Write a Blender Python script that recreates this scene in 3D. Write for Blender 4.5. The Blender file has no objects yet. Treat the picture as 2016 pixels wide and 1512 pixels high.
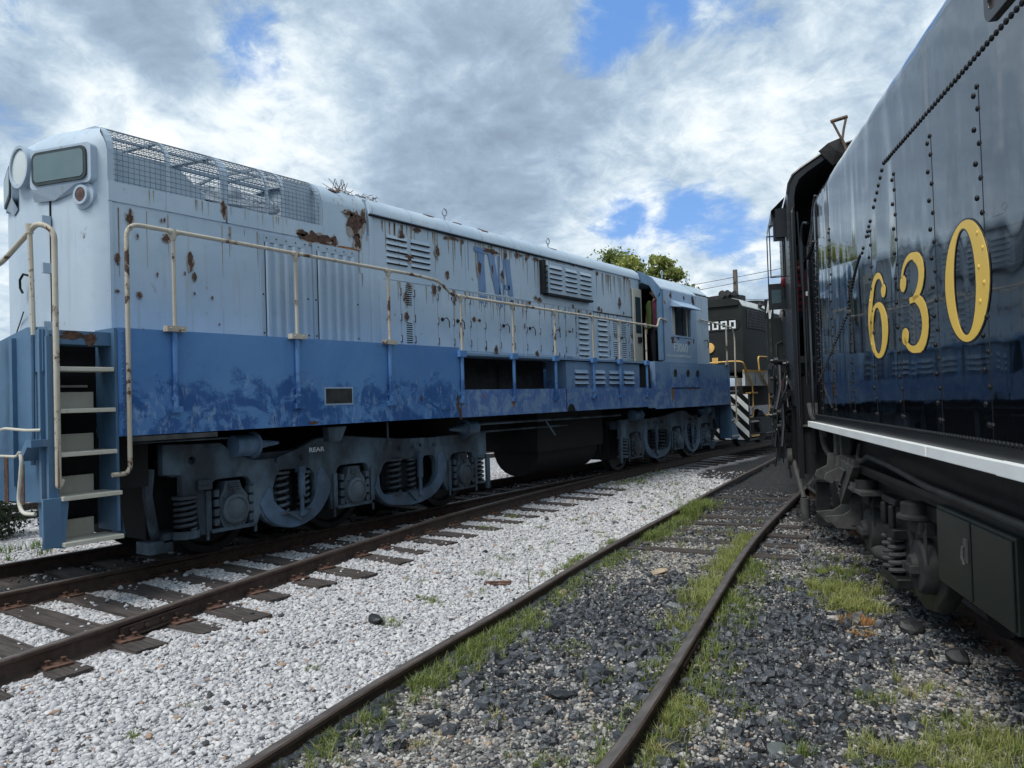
import bpy, bmesh, math, random
import numpy as np
from mathutils import Vector, Matrix
R = math.radians
random.seed(7); rng = np.random.default_rng(11)
SC = bpy.context.scene
COL = SC.collection

# ------------------------------------------------------------------ camera
cam = bpy.data.cameras.new('camera'); camo = bpy.data.objects.new('camera', cam); COL.objects.link(camo)
cam.sensor_width = 36; cam.lens = 36 * 1500 / 2016; cam.clip_end = 3000; cam.clip_start = .05
_y, _p, _r = R(35.55), R(1.2), R(1.8)
F0 = Vector((-math.sin(_y), math.cos(_y), 0)); R0 = Vector((math.cos(_y), math.sin(_y), 0)); U0 = Vector((0, 0, 1))
Fv = F0 * math.cos(_p) + U0 * math.sin(_p); Uv = U0 * math.cos(_p) - F0 * math.sin(_p)
Rv = R0 * math.cos(_r) - Uv * math.sin(_r); Uv = Uv * math.cos(_r) + R0 * math.sin(_r)
camo.matrix_world = Matrix(((Rv.x, Uv.x, -Fv.x, 0), (Rv.y, Uv.y, -Fv.y, 0), (Rv.z, Uv.z, -Fv.z, 1.93), (0, 0, 0, 1)))
SC.camera = camo

# ------------------------------------------------------------------ light and exposure
SUN_EL, SUN_AZ = 58, 172          # azimuth counted from +Y towards -X
SC.view_settings.view_transform = 'Standard'; SC.view_settings.look = 'None'
SC.view_settings.exposure = 0.95; SC.view_settings.gamma = 1
sl = bpy.data.lights.new('sun', 'SUN'); so = bpy.data.objects.new('sun', sl); COL.objects.link(so)
sl.energy = 1.45; sl.angle = R(26); sl.color = (1, .96, .9)
sd = Vector((-math.sin(R(SUN_AZ)) * math.cos(R(SUN_EL)), math.cos(R(SUN_AZ)) * math.cos(R(SUN_EL)), math.sin(R(SUN_EL))))
so.rotation_euler = sd.to_track_quat('Z', 'Y').to_euler()

world = bpy.data.worlds.new('World'); SC.world = world; world.use_nodes = True
class G:
    """small node-graph writer"""
    def __init__(s, tree): s.t = tree; s.n = tree.nodes; s.l = tree.links
    def new(s, typ, **kw):
        nd = s.n.new(typ)
        for k, v in kw.items(): setattr(nd, k, v)
        return nd
    def put(s, sock, v):
        if v is None: return
        if isinstance(v, bpy.types.NodeSocket): s.l.new(v, sock)
        else:
            if sock.type == 'RGBA' and len(v) == 3: v = (*v, 1)
            sock.default_value = v
    def math(s, op, a, b=None, c=None, clamp=False):
        nd = s.new('ShaderNodeMath', operation=op, use_clamp=clamp)
        for i, v in enumerate((a, b, c)): s.put(nd.inputs[i], v)
        return nd.outputs[0]
    def vec(s, op, a, b=None, scale=None):
        nd = s.new('ShaderNodeVectorMath', operation=op)
        s.put(nd.inputs[0], a); s.put(nd.inputs[1], b)
        if scale is not None: s.put(nd.inputs['Scale'], scale)
        return nd.outputs['Value'] if op in ('DOT_PRODUCT', 'LENGTH', 'DISTANCE') else nd.outputs['Vector']
    def noise(s, v, scale=5, detail=4, rough=.5, dist=0, col=False):
        nd = s.new('ShaderNodeTexNoise'); s.put(nd.inputs['Vector'], v)
        nd.inputs['Scale'].default_value = scale; nd.inputs['Detail'].default_value = detail
        nd.inputs['Roughness'].default_value = rough; nd.inputs['Distortion'].default_value = dist
        return nd.outputs['Color' if col else 'Fac']
    def vor(s, v, scale, feature='F1', out='Color', rnd=1):
        nd = s.new('ShaderNodeTexVoronoi', feature=feature); s.put(nd.inputs['Vector'], v)
        nd.inputs['Scale'].default_value = scale; nd.inputs['Randomness'].default_value = rnd
        return nd.outputs[out]
    def rng(s, v, a, b, c=0, d=1, smooth=True):
        nd = s.new('ShaderNodeMapRange', interpolation_type='SMOOTHSTEP' if smooth else 'LINEAR')
        for i, q in enumerate((v, a, b, c, d)): s.put(nd.inputs[i], q)
        return nd.outputs[0]
    def mix(s, f, a, b, typ='MIX'):
        nd = s.new('ShaderNodeMix', data_type='RGBA', blend_type=typ)
        s.put(nd.inputs[0], f); s.put(nd.inputs[6], a); s.put(nd.inputs[7], b)
        return nd.outputs[2]
    def ramp(s, f, pts):
        nd = s.new('ShaderNodeValToRGB'); cr = nd.color_ramp
        while len(cr.elements) < len(pts): cr.elements.new(.5)
        for e, (p, c) in zip(cr.elements, pts): e.position = p; e.color = (*c, 1)
        s.put(nd.inputs[0], f); return nd.outputs[0]
    def mapping(s, v, scale=(1, 1, 1), loc=(0, 0, 0), rot=(0, 0, 0)):
        nd = s.new('ShaderNodeMapping'); s.put(nd.inputs[0], v)
        nd.inputs['Location'].default_value = loc; nd.inputs['Rotation'].default_value = rot; nd.inputs['Scale'].default_value = scale
        return nd.outputs[0]

g = G(world.node_tree); g.n.clear()
out = g.new('ShaderNodeOutputWorld'); bg = g.new('ShaderNodeBackground'); g.l.new(bg.outputs[0], out.inputs[0])
sky = g.new('ShaderNodeTexSky', sky_type='NISHITA'); sky.sun_disc = False
sky.sun_elevation = R(SUN_EL); sky.sun_rotation = R(-SUN_AZ)
skyc = g.vec('SCALE', sky.outputs[0], scale=.1)
tc = g.new('ShaderNodeTexCoord').outputs['Generated']
zz = g.new('ShaderNodeSeparateXYZ'); g.put(zz.inputs[0], tc); z = zz.outputs[2]
inv = g.math('DIVIDE', 1.0, g.math('ADD', g.math('MAXIMUM', z, 0), .28))
P = g.vec('SCALE', tc, scale=inv)
wob = g.vec('SUBTRACT', g.noise(P, 2.2, 4, .55, col=True), (.5, .5, .5))
D = g.vec('NORMALIZE', g.vec('ADD', tc, g.vec('SCALE', wob, scale=.14)))
def blob(d, r0, r1, w):
    v = Vector(d).normalized()
    return g.rng(g.vec('DOT_PRODUCT', D, tuple(v)), math.cos(R(r1 * 1.3)), 1.0, 0, w)
def total(items):
    s = None
    for it in items:
        b = blob(*it); s = b if s is None else g.math('ADD', s, b)
    return s
P = g.vec('MULTIPLY', g.mix(.45, tc, P), (1, 1, 1.7)); Pw = g.vec('ADD', P, g.vec('SCALE', g.vec('SUBTRACT', g.noise(P, 6, 3, .5, col=True), (.5, .5, .5)), scale=.10))
n1 = g.noise(Pw, 4.2, 9, .56, .2); n2 = g.noise(Pw, 9, 9, .6, .1); n3 = g.noise(P, 1.3, 3, .5)
holes = total([((-.741, .531, .411), 0, 4.2, .36), ((-.418, .797, .440), 0, 2.6, .46), ((-.375, .812, .455), 0, 3.6, .30), ((-.31, .825, .47), 0, 4, .25), ((-.404, .887, .224), 0, 3.4, .46),
               ((-.455, .865, .218), 0, 2.8, .35), ((-.34, .914, .225), 0, 3.0, .4), ((-.24, .87, .44), 0, 7, .22), ((-.288, .94, .182), 0, 3.2, .32),
               ((-.86, .30, .42), 0, 3, .2), ((-.90, .335, .27), 0, 4, .2)])
n4 = g.noise(Pw, 17, 10, .66, .1)
cover = g.rng(g.math('SUBTRACT', g.math('ADD', g.math('MULTIPLY', n2, .9), g.math('MULTIPLY', n4, .8)), g.math('MULTIPLY', holes, 1.05)), .16, .66)
bright = total([((-.85, .35, .40), 0, 13, .34), ((-.846, .41, .34), 0, 12, .30), ((-.723, .572, .375), 0, 9, .26), ((-.786, .507, .35), 0, 11, .26),
                ((-.450, .811, .373), 0, 3.5, .34), ((-.368, .864, .343), 0, 6, .20), ((-.321, .901, .293), 0, 7, .30), ((-.40, .885, .285), 0, 5, .26),
                ((-.413, .89, .185), 0, 5.5, .30), ((-.459, .866, .188), 0, 5, .30), ((-.34, .92, .175), 0, 5, .24), ((-.803, .456, .375), 0, 7, .15), ((-.25, .94, .25), 0, 6, .2)])
dark = total([((-.815, .40, .43), 0, 7.5, .42), ((-.77, .46, .44), 0, 6, .36), ((-.62, .687, .40), 0, 13, .17), ((-.553, .78, .293), 0, 10, .16), ((-.66, .67, .30), 0, 9, .10),
              ((-.339, .911, .245), 0, 4.5, .26), ((-.891, .345, .315), 0, 3.6, .40), ((-.35, .80, .40), 0, 9, .05)])
lum = g.math('ADD', g.math('ADD', g.math('MULTIPLY', n1, .95), g.math('ADD', g.math('MULTIPLY', n4, .75), g.math('MULTIPLY', n2, .55))), g.math('SUBTRACT', g.math('MULTIPLY', bright, .40), g.math('ADD', g.math('MULTIPLY', dark, .78), .635)))
cloud = g.ramp(lum, [(.0, (.145, .19, .25)), (.28, (.19, .25, .32)), (.46, (.255, .322, .39)), (.62, (.355, .415, .465)), (.78, (.475, .515, .54)), (.95, (.56, .58, .585))])
blue = g.mix(.7, skyc, (.07, .18, .43))
skyfin = g.mix(cover, blue, cloud)
low = g.rng(z, -.02, .05, 0, 1)
skyfin = g.mix(low, (.10, .12, .13), skyfin)
g.put(bg.inputs[0], skyfin); bg.inputs[1].default_value = 1.0

# ------------------------------------------------------------------ materials
def mat(name, fn):
    m = bpy.data.materials.new(name); m.use_nodes = True
    gg = G(m.node_tree); gg.n.clear()
    o = gg.new('ShaderNodeOutputMaterial'); b = gg.new('ShaderNodeBsdfPrincipled'); gg.l.new(b.outputs[0], o.inputs[0])
    gg.b = b; gg.co = gg.new('ShaderNodeTexCoord').outputs['Object']; gg.pos = gg.new('ShaderNodeNewGeometry').outputs['Position']
    def S(k, v): gg.put(b.inputs[k], v)
    gg.S = S
    def bump(h, st=.3, d=.01):
        nd = gg.new('ShaderNodeBump'); nd.inputs['Strength'].default_value = st; nd.inputs['Distance'].default_value = d
        gg.put(nd.inputs['Height'], h); gg.put(b.inputs['Normal'], nd.outputs[0])
    gg.bump = bump
    fn(gg); return m
def plain(name, col, rough=.6, metal=0, var=.25, scale=6, bump=.15):
    def f(q):
        n = q.noise(q.co, scale, 6, .6)
        q.S('Base Color', q.mix(q.rng(n, .3, .7), tuple(c * (1 - var) for c in col), tuple(min(1, c * (1 + var)) for c in col)))
        q.S('Roughness', rough); q.S('Metallic', metal)
        q.bump(q.noise(q.co, scale * 8, 4, .6), bump, .004)
    return mat(name, f)
def weathered(name, c1, c2, rust=.08, streak=.3, rough=.5, scrub=None, chips=.72, grime=None, ribs=False):
    def f(q):
        big = q.noise(q.co, .9, 5, .6, .4); fine = q.noise(q.co, 7, 6, .65)
        base = q.mix(q.rng(big, .3, .7), c1, c2)
        base = q.mix(q.rng(fine, .52, .8, 0, .35), base, tuple(c * .72 for c in c1))
        st = q.noise(q.mapping(q.co, (9, 9, .55)), 1, 5, .6)
        base = q.mix(q.rng(st, .56, .74, 0, streak), base, (.36, .33, .27))
        st2 = q.noise(q.mapping(q.co, (17, 17, .35), (3, 1, 0)), 1, 4, .6)
        base = q.mix(q.rng(st2, .64, .72, 0, rust * 6), base, (.21, .12, .07))
        if grime:
            base = q.mix(q.rng(q.noise(q.mapping(q.co, (2, 2, 1.2), (5, 2, 1)), 1, 6, .6), .45 - .14 * (grime > .6), .75 - .16 * (grime > .6), 0, grime), base, (.022, .032, .044))
        if scrub:
            sep = q.new('ShaderNodeSeparateXYZ'); q.put(sep.inputs[0], q.pos)
            hz = q.math('ADD', sep.outputs[2], q.math('MULTIPLY', q.math('SUBTRACT', q.noise(q.co, 2.6, 6, .65, .6), .5), 1.15))
            patch = q.rng(hz, scrub[0], scrub[0] + .16, 1, 0)
            tex = q.rng(q.noise(q.mapping(q.co, (3.0, 3.0, 3.6)), 1, 9, .74, .7), .44, .53)
            base = q.mix(q.math('MULTIPLY', patch, q.math('MULTIPLY', tex, scrub[3])), base, scrub[1])
            tex2 = q.rng(q.noise(q.mapping(q.co, (9, 12, 4), (2, 7, 1)), 1, 7, .75, .5), .53, .62, 0, .55)
            base = q.mix(q.math('MULTIPLY', patch, tex2), base, scrub[2])
        ch = q.noise(q.co, 3.4, 9, .68, .3)
        base = q.mix(q.rng(ch, chips - .055, chips, 0, .55), base, (.26, .19, .13))
        hf = q.noise(q.co, 26, 6, .62, .2); area = q.rng(q.noise(q.mapping(q.co, (1, 1, 1.4), (8, 3, 2)), 1.1, 4, .6), .50, .66)
        cm = q.math('MAXIMUM', q.rng(ch, chips, chips + .012), q.math('MULTIPLY', area, q.rng(hf, chips - .015, chips)))
        base = q.mix(cm, base, q.mix(q.noise(q.co, 30, 3), (.035, .02, .014), (.12, .055, .032)))
        q.S('Base Color', base); q.S('Roughness', q.math('ADD', rough, q.math('MULTIPLY', q.math('SUBTRACT', fine, .5), .25)))
        q.bump(q.math('ADD', q.math('MULTIPLY', q.noise(q.co, 2.2, 3, .5), .5), q.math('ADD', q.math('MULTIPLY', fine, .12), q.math('MULTIPLY', cm, -.08))), .35, .02)
    return mat(name, f)
M = {}
M['hood'] = weathered('faded_pale_blue_paint', (.41, .515, .615), (.50, .595, .68), .13, .38, .5, chips=.70)
M['hood2'] = weathered('faded_grey_blue_paint', (.345, .44, .53), (.43, .52, .61), .07, .28, .5, chips=.73)
M['cab'] = weathered('faded_medium_blue_paint', (.25, .365, .51), (.32, .435, .58), .06, .2, .5, chips=.71)
M['skirt'] = weathered('blue_sill_paint', (.075, .205, .46), (.115, .265, .53), .03, .10, .5, scrub=(2.10, (.018, .085, .27), (.28, .40, .58), .9), chips=.74)
M['skirt2'] = weathered('chalky_blue_sill_paint', (.155, .265, .43), (.21, .325, .49), .04, .12, .5, scrub=(2.25, (.05, .13, .38), (.29, .40, .60), .75), chips=.75)
M['endblue'] = weathered('dark_end_blue_paint', (.055, .13, .23), (.095, .185, .30), .06, .18, .55, grime=.35, chips=.73)
M['truckblue'] = weathered('grimy_truck_blue_paint', (.065, .115, .16), (.13, .20, .27), .08, .25, .65, grime=.97, chips=.71)
M['loopblue'] = weathered('truck_loop_blue_paint', (.075, .15, .255), (.12, .205, .32), .05, .12, .55, grime=.7, chips=.72)
M['cream'] = weathered('aged_cream_paint', (.50, .475, .39), (.60, .58, .50), .06, .35, .55, chips=.70)
M['rail_paint'] = weathered('chipped_cream_handrail_paint', (.42, .37, .29), (.55, .51, .42), .3, .6, .6, chips=.60)
M['rust'] = plain('brown_rust', (.095, .050, .034), .9, 0, .55, 22, .5)
M['orange_rust'] = plain('orange_rust', (.30, .13, .05), .9, 0, .4, 25, .3)
M['under'] = plain('black_underframe_grime', (.0045, .005, .007), .8, 0, .4, 8)
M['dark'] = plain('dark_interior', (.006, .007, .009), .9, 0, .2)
M['slot'] = plain('dark_port_metal', (.03, .028, .03), .8, 0, .3)  # dark grey metal of the hatch ports
M['wiremesh'] = plain('dull_wire', (.15, .19, .235), .6, 0, .2, 12)
M['mesh'] = plain('painted_wire', (.40, .46, .52), .5, 0, .2, 12)
M['steel'] = plain('worn_tread_steel', (.16, .155, .15), .35, .7, .25, 20)
M['darksteel'] = plain('dark_wheel_steel', (.02, .02, .022), .55, .3, .4, 12)
def _rail(q):
    n = q.noise(q.co, 14, 6, .65)
    c = q.mix(q.rng(n, .3, .7), (.045, .028, .022), (.085, .055, .042))
    q.S('Base Color', c); q.S('Roughness', .75); q.bump(q.noise(q.co, 60, 4), .3, .003)
M['rail'] = mat('rusty_rail_side', _rail)
def _rt(q):
    n = q.noise(q.mapping(q.co, (6, 1.2, 6)), 3, 6, .6)
    q.S('Base Color', q.mix(q.rng(n, .35, .7), (.09, .076, .068), (.17, .148, .134))); q.S('Roughness', .5); q.S('Metallic', .25)
    q.bump(n, .1, .003)
M['railtop'] = mat('worn_rail_head', _rt)
def _rt2(q):
    n = q.noise(q.mapping(q.co, (6, 1.2, 6)), 3, 6, .6)
    q.S('Base Color', q.mix(q.rng(n, .35, .7), (.11, .11, .11), (.19, .19, .19))); q.S('Roughness', .35); q.S('Metallic', .6)
M['railshine'] = mat('used_rail_head', _rt2)
def _wood(q):
    gr = q.noise(q.mapping(q.co, (1.4, 26, 26)), 1.6, 6, .7, .4); n = q.noise(q.co, 5, 4)
    c = q.mix(q.rng(gr, .35, .68), (.026, .021, .020), (.10, .082, .074))
    q.S('Base Color', q.mix(q.rng(n, .45, .75, 0, .5), c, (.055, .042, .038))); q.S('Roughness', .9)
    q.bump(gr, .8, .012)
M['wood'] = mat('weathered_tie_wood', _wood)
def _gloss(q):
    w = q.noise(q.mapping(q.co, (1, 1.3, .45)), 1.1, 2, .4); w2 = q.noise(q.mapping(q.co, (1, 2.4, .5), (3, 0, 0)), 1.5, 1, .3)
    q.S('Base Color', (.0035, .0045, .0065)); q.S('Roughness', q.rng(q.noise(q.co, 1.5, 4), .3, .7, .035, .075)); q.S('IOR', 1.9)
    q.S('Coat Weight', .6); q.S('Coat Roughness', .02); q.S('Coat IOR', 1.6)
    q.bump(q.math('ADD', w, q.math('MULTIPLY', w2, .55)), .5, .06)
M['gloss'] = mat('glossy_black_paint', _gloss)
M['semi'] = plain('satin_black_paint', (.010, .011, .013), .32, 0, .3, 5, .05)
def _dgreen(q):
    n = q.noise(q.co, 2.5, 5)
    q.S('Base Color', q.mix(q.rng(n, .35, .7), (.004, .008, .007), (.008, .013, .011))); q.S('Roughness', .4); q.S('IOR', 1.55)
    q.bump(q.noise(q.co, 1.5, 3), .2, .02)
M['dgreen'] = mat('dark_green_black_paint', _dgreen)
M['blackpaint'] = plain('matt_black_green_paint', (.006, .009, .008), .75, 0, .4, 3, .1)
M['grime'] = plain('oily_black_iron', (.012, .012, .012), .5, 0, .5, 8, .4)
M['dusty'] = plain('dusty_black_iron', (.026, .026, .026), .75, 0, .45, 7, .3)
M['greyiron'] = plain('dusty_grey_iron', (.06, .06, .058), .8, 0, .35, 9, .3)
M['white'] = plain('white_stripe_paint', (.82, .84, .83), .5, 0, .05, 3, .05)
M['gold'] = plain('gold_lettering_paint', (.86, .56, .10), .42, 0, .05, 3, .03)
M['goldedge'] = plain('black_lettering_outline', (.004, .004, .005), .3, 0, .1)
M['yellow'] = plain('yellow_ochre_paint', (.78, .47, .14), .5, 0, .15, 6)
M['lightgrey'] = plain('light_grey_paint', (.62, .64, .62), .5, 0, .12, 4)
M['bluetext'] = weathered('faded_blue_lettering', (.09, .19, .38), (.15, .26, .45), .03, .1, .5, chips=.7)
M['lighttext'] = weathered('faded_white_lettering', (.66, .73, .78), (.58, .66, .72), .0, .05, .5, chips=.80)
def _glass(q):
    q.S('Base Color', (.03, .06, .07)); q.S('Roughness', .08); q.S('IOR', 1.5)
M['glass'] = mat('dirty_window_glass', _glass)
def _nglass(q):
    n = q.noise(q.co, 3, 4)
    q.S('Base Color', q.mix(n, (.09, .15, .16), (.17, .24, .26))); q.S('Roughness', .2)
M['nglass'] = mat('milky_number_glass', _nglass)
def _lens(q): q.S('Base Color', (.60, .66, .66)); q.S('Roughness', .25)
M['lens'] = mat('frosted_lamp_lens', _lens)
M['redlens'] = plain('brown_red_lens', (.12, .06, .05), .25, 0, .5, 14)
M['rubber'] = plain('black_rubber_gasket', (.03, .045, .05), .6)
M['spring'] = weathered('blue_grey_spring', (.05, .08, .105), (.11, .15, .185), .05, .2, .55, grime=.9, chips=.72)
M['skin'] = plain('skin', (.42, .26, .19), .5, 0, .06, 8, .05)
M['maroon'] = plain('maroon_shirt_cloth', (.07, .012, .035), .9, 0, .2, 20)
M['rivet'] = plain('dull_black_rivet_paint', (.006, .007, .009), .5, 0, .2, 5, .05)
M['rivet'].node_tree.nodes['Principled BSDF'].inputs['IOR'].default_value = 1.35
M['vest'] = plain('hi_vis_vest_cloth', (.05, .08, .016), .8, 0, .1, 20)
M['trousers'] = plain('dark_trouser_cloth', (.012, .014, .02), .9)
M['hair'] = plain('dark_hair', (.02, .014, .01), .7)
def _plaid(q):
    s = q.new('ShaderNodeSeparateXYZ'); q.put(s.inputs[0], q.co)
    a = q.math('GREATER_THAN', q.math('SINE', q.math('MULTIPLY', s.outputs[2], 70)), 0)
    b = q.math('GREATER_THAN', q.math('SINE', q.math('MULTIPLY', q.math('ADD', s.outputs[0], s.outputs[1]), 50)), 0)
    q.S('Base Color', q.mix(q.math('MULTIPLY', q.math('ADD', a, b), .5), (.30, .02, .03), (.012, .006, .01))); q.S('Roughness', .9)
M['plaid'] = mat('red_black_plaid_flannel', _plaid)
M['capcloth'] = plain('black_cap_cloth', (.02, .022, .026), .9)
M['glove'] = plain('grey_work_glove', (.22, .21, .20), .9)
M['handlewood'] = plain('worn_handle_wood', (.115, .075, .05), .6, 0, .35, 12)
M['polewood'] = plain('grey_utility_pole_wood', (.17, .14, .115), .9, 0, .3, 8)
M['wire'] = plain('black_wire', (.02, .02, .025), .7)
M['bark'] = plain('tree_bark', (.09, .07, .05), .9, 0, .3, 8)
def leafmat(name, a, b):
    def f(q):
        at = q.new('ShaderNodeAttribute'); at.attribute_name = 'tint'
        c = q.mix(at.outputs['Fac'], a, b)
        q.S('Base Color', c); q.S('Roughness', .6)
        tr = q.new('ShaderNodeBsdfTranslucent'); q.put(tr.inputs[0], c)
        ms = q.new('ShaderNodeMixShader'); ms.inputs[0].default_value = .3
        q.l.new(q.b.outputs[0], ms.inputs[1]); q.l.new(tr.outputs[0], ms.inputs[2])
        o = [n for n in q.n if n.type == 'OUTPUT_MATERIAL'][0]; q.l.new(ms.outputs[0], o.inputs[0])
    return mat(name, f)
M['leaf'] = leafmat('tree_leaves', (.15, .20, .05), (.42, .44, .13))
def _grass(q):
    at = q.new('ShaderNodeAttribute'); at.attribute_name = 'tint'
    c = q.ramp(at.outputs['Fac'], [(0, (.09, .15, .04)), (.4, (.24, .29, .075)), (.7, (.42, .41, .16)), (.86, (.42, .29, .12)), (1, (.50, .20, .07))])
    q.S('Base Color', c); q.S('Roughness', .6)
    tr = q.new('ShaderNodeBsdfTranslucent'); q.put(tr.inputs[0], c)
    ms = q.new('ShaderNodeMixShader'); ms.inputs[0].default_value = .3
    q.l.new(q.b.outputs[0], ms.inputs[1]); q.l.new(tr.outputs[0], ms.inputs[2])
    o = [n for n in q.n if n.type == 'OUTPUT_MATERIAL'][0]; q.l.new(ms.outputs[0], o.inputs[0])
M['grass'] = mat('grass_blades', _grass)

# ------------------------------------------------------------------ mesh helpers
class MB:
    def __init__(s): s.v = []; s.f = []; s.m = []; s.sm = []
    def add(s, vs, fs, mi=0, smooth=False):
        o = len(s.v); s.v += [tuple(v) for v in vs]
        for f in fs: s.f.append([i + o for i in f]); s.m.append(mi); s.sm.append(smooth)
        return s
    def box(s, x0, x1, y0, y1, z0, z1, mi=0):
        if x0 > x1: x0, x1 = x1, x0
        if y0 > y1: y0, y1 = y1, y0
        if z0 > z1: z0, z1 = z1, z0
        vs = [(x, y, z) for x in (x0, x1) for y in (y0, y1) for z in (z0, z1)]
        return s.add(vs, [(0, 1, 3, 2), (4, 6, 7, 5), (0, 4, 5, 1), (2, 3, 7, 6), (0, 2, 6, 4), (1, 5, 7, 3)], mi)
    def obox(s, c, ax, ay, az, mi=0):
        c, ax, ay, az = map(Vector, (c, ax, ay, az))
        vs = [c + ax * i + ay * j + az * k for i in (-1, 1) for j in (-1, 1) for k in (-1, 1)]
        return s.add(vs, [(0, 1, 3, 2), (4, 6, 7, 5), (0, 4, 5, 1), (2, 3, 7, 6), (0, 2, 6, 4), (1, 5, 7, 3)], mi)
    def bar(s, a, b, w, h, mi=0, up=(0, 0, 1)):
        a, b = Vector(a), Vector(b); d = (b - a); L = d.length; d.normalize()
        side = d.cross(Vector(up))
        if side.length < 1e-4: side = d.cross(Vector((1, 0, 0)))
        side.normalize(); u2 = side.cross(d)
        return s.obox((a + b) / 2, d * L / 2, side * w / 2, u2 * h / 2, mi)
    def tube(s, pts, r, n=10, mi=0, cap=True, closed=False, radii=None):
        pts = [Vector(p) for p in pts]; N = len(pts); vs = []; prev = None
        for i, p in enumerate(pts):
            if closed: t = pts[(i + 1) % N] - pts[i - 1]
            else: t = pts[min(i + 1, N - 1)] - pts[max(i - 1, 0)]
            t.normalize()
            if prev is None:
                a = t.cross(Vector((0, 0, 1)))
                if a.length < .1: a = t.cross(Vector((1, 0, 0)))
            else: a = prev - t * prev.dot(t)
            a.normalize(); prev = a; b = t.cross(a); rr = radii[i] if radii else r
            vs += [p + (a * math.cos(q * math.tau / n) + b * math.sin(q * math.tau / n)) * rr for q in range(n)]
        fs = []
        for i in range(N if closed else N - 1):
            j = (i + 1) % N
            fs += [(i * n + q, i * n + (q + 1) % n, j * n + (q + 1) % n, j * n + q) for q in range(n)]
        s.add(vs, fs, mi, True)
        if cap and not closed:
            o = len(s.v) - len(vs)
            for base, rev in ((0, True), ((N - 1) * n, False)):
                f = [o + base + q for q in range(n)]
                s.f.append(f[::-1] if rev else f); s.m.append(mi); s.sm.append(False)
        return s
    def cyl(s, a, b, r, n=20, mi=0, r2=None): return s.tube([a, b], r, n, mi, radii=[r, r if r2 is None else r2])
    def prism(s, poly, axis, a0, a1, mi=0, smooth=False):
        """poly of 2D points extruded along axis 0/1/2"""
        def P3(p, a): return {0: (a, p[0], p[1]), 1: (p[0], a, p[1]), 2: (p[0], p[1], a)}[axis]
        n = len(poly); o = len(s.v)
        s.v += [P3(p, a0) for p in poly] + [P3(p, a1) for p in poly]
        for i in range(n):
            j = (i + 1) % n; s.f.append([o + i, o + j, o + n + j, o + n + i]); s.m.append(mi); s.sm.append(smooth)
        s.f.append([o + i for i in range(n)][::-1]); s.f.append([o + n + i for i in range(n)])
        s.m += [mi, mi]; s.sm += [False, False]; return s
    def lathe(s, c, axis, prof, n=24, mi=0):
        """prof list of (along, radius)"""
        c, ax = Vector(c), Vector(axis).normalized()
        a = ax.cross(Vector((0, 0, 1)));
        if a.length < .1: a = ax.cross(Vector((1, 0, 0)))
        a.normalize(); b = ax.cross(a); vs = []
        for h, r in prof: vs += [c + ax * h + (a * math.cos(q * math.tau / n) + b * math.sin(q * math.tau / n)) * r for q in range(n)]
        fs = [(i * n + q, i * n + (q + 1) % n, (i + 1) * n + (q + 1) % n, (i + 1) * n + q) for i in range(len(prof) - 1) for q in range(n)]
        o = len(s.v); s.add(vs, fs, mi, True)
        s.f.append([o + q for q in range(n)][::-1]); s.f.append([o + (len(prof) - 1) * n + q for q in range(n)]); s.m += [mi, mi]; s.sm += [False, False]
        return s
    def dome(s, c, nrm, r, h=None, n=8, mi=0):
        h = r * .6 if h is None else h
        return s.lathe(c, nrm, [(-.002, r), (h * .45, r * .88), (h * .85, r * .5), (h, r * .12)], n, mi)
    def helix(s, c, r, h, turns, w, n=16, seg=8, mi=0):
        pts = [(c[0] + r * math.cos(t * math.tau / n), c[1] + r * math.sin(t * math.tau / n), c[2] + h * t / (turns * n)) for t in range(int(turns * n) + 1)]
        return s.tube(pts, w, seg, mi)
    def mesh(s, name, mats):
        me = bpy.data.meshes.new(name); me.from_pydata(s.v, [], s.f)
        for m in mats: me.materials.append(M[m] if isinstance(m, str) else m)
        me.polygons.foreach_set('material_index', s.m); me.polygons.foreach_set('use_smooth', s.sm)
        me.update()
        bm = bmesh.new(); bm.from_mesh(me); bmesh.ops.recalc_face_normals(bm, faces=bm.faces[:]); bm.to_mesh(me); bm.free()
        if any(s.sm): me.set_sharp_from_angle(angle=R(38))
        return me
def tag(o, label=None, cat=None, group=None, kind=None):
    for k, v in (('label', label), ('category', cat), ('group', group), ('kind', kind)):
        if v: o[k] = v
    return o
ROOTS = {}
def thing(name, label, cat, loc=(0, 0, 0), rz=0, group=None, rot=None):
    o = bpy.data.objects.new(name, None); COL.objects.link(o); o.empty_display_size = .3
    o.location = loc; o.rotation_euler = rot or (0, 0, rz); return tag(o, label, cat, group)
def put(name, mb, mats, parent=None, bevel=0, label=None, off=None, world=None):
    """link a mesh; vertices are in the parent's frame (or world coordinates when world is the parent's location)"""
    mats = [mats] if isinstance(mats, str) else mats
    me = mb.mesh(name, mats) if isinstance(mb, MB) else mb
    if not isinstance(mb, MB) and not me.materials:
        for m in mats: me.materials.append(M[m])
    if world is not None: me.transform(Matrix.Translation(-Vector(world)))
    o = bpy.data.objects.new(name, me); COL.objects.link(o)
    if parent: o.parent = parent
    if off: o.location = off
    if bevel:
        b = o.modifiers.new('bevel', 'BEVEL'); b.width = bevel; b.segments = 2; b.limit_method = 'ANGLE'; b.angle_limit = R(40)
    if label: o['label'] = label
    return o
def base(o):
    """move a single-mesh thing's origin to the base of its shape"""
    me = o.data; co = np.empty(len(me.vertices) * 3); me.vertices.foreach_get('co', co); co = co.reshape(-1, 3)
    c = Vector(((co[:, 0].min() + co[:, 0].max()) / 2, (co[:, 1].min() + co[:, 1].max()) / 2, co[:, 2].min()))
    me.transform(Matrix.Translation(-c)); o.location = o.location + c; return o
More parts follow.
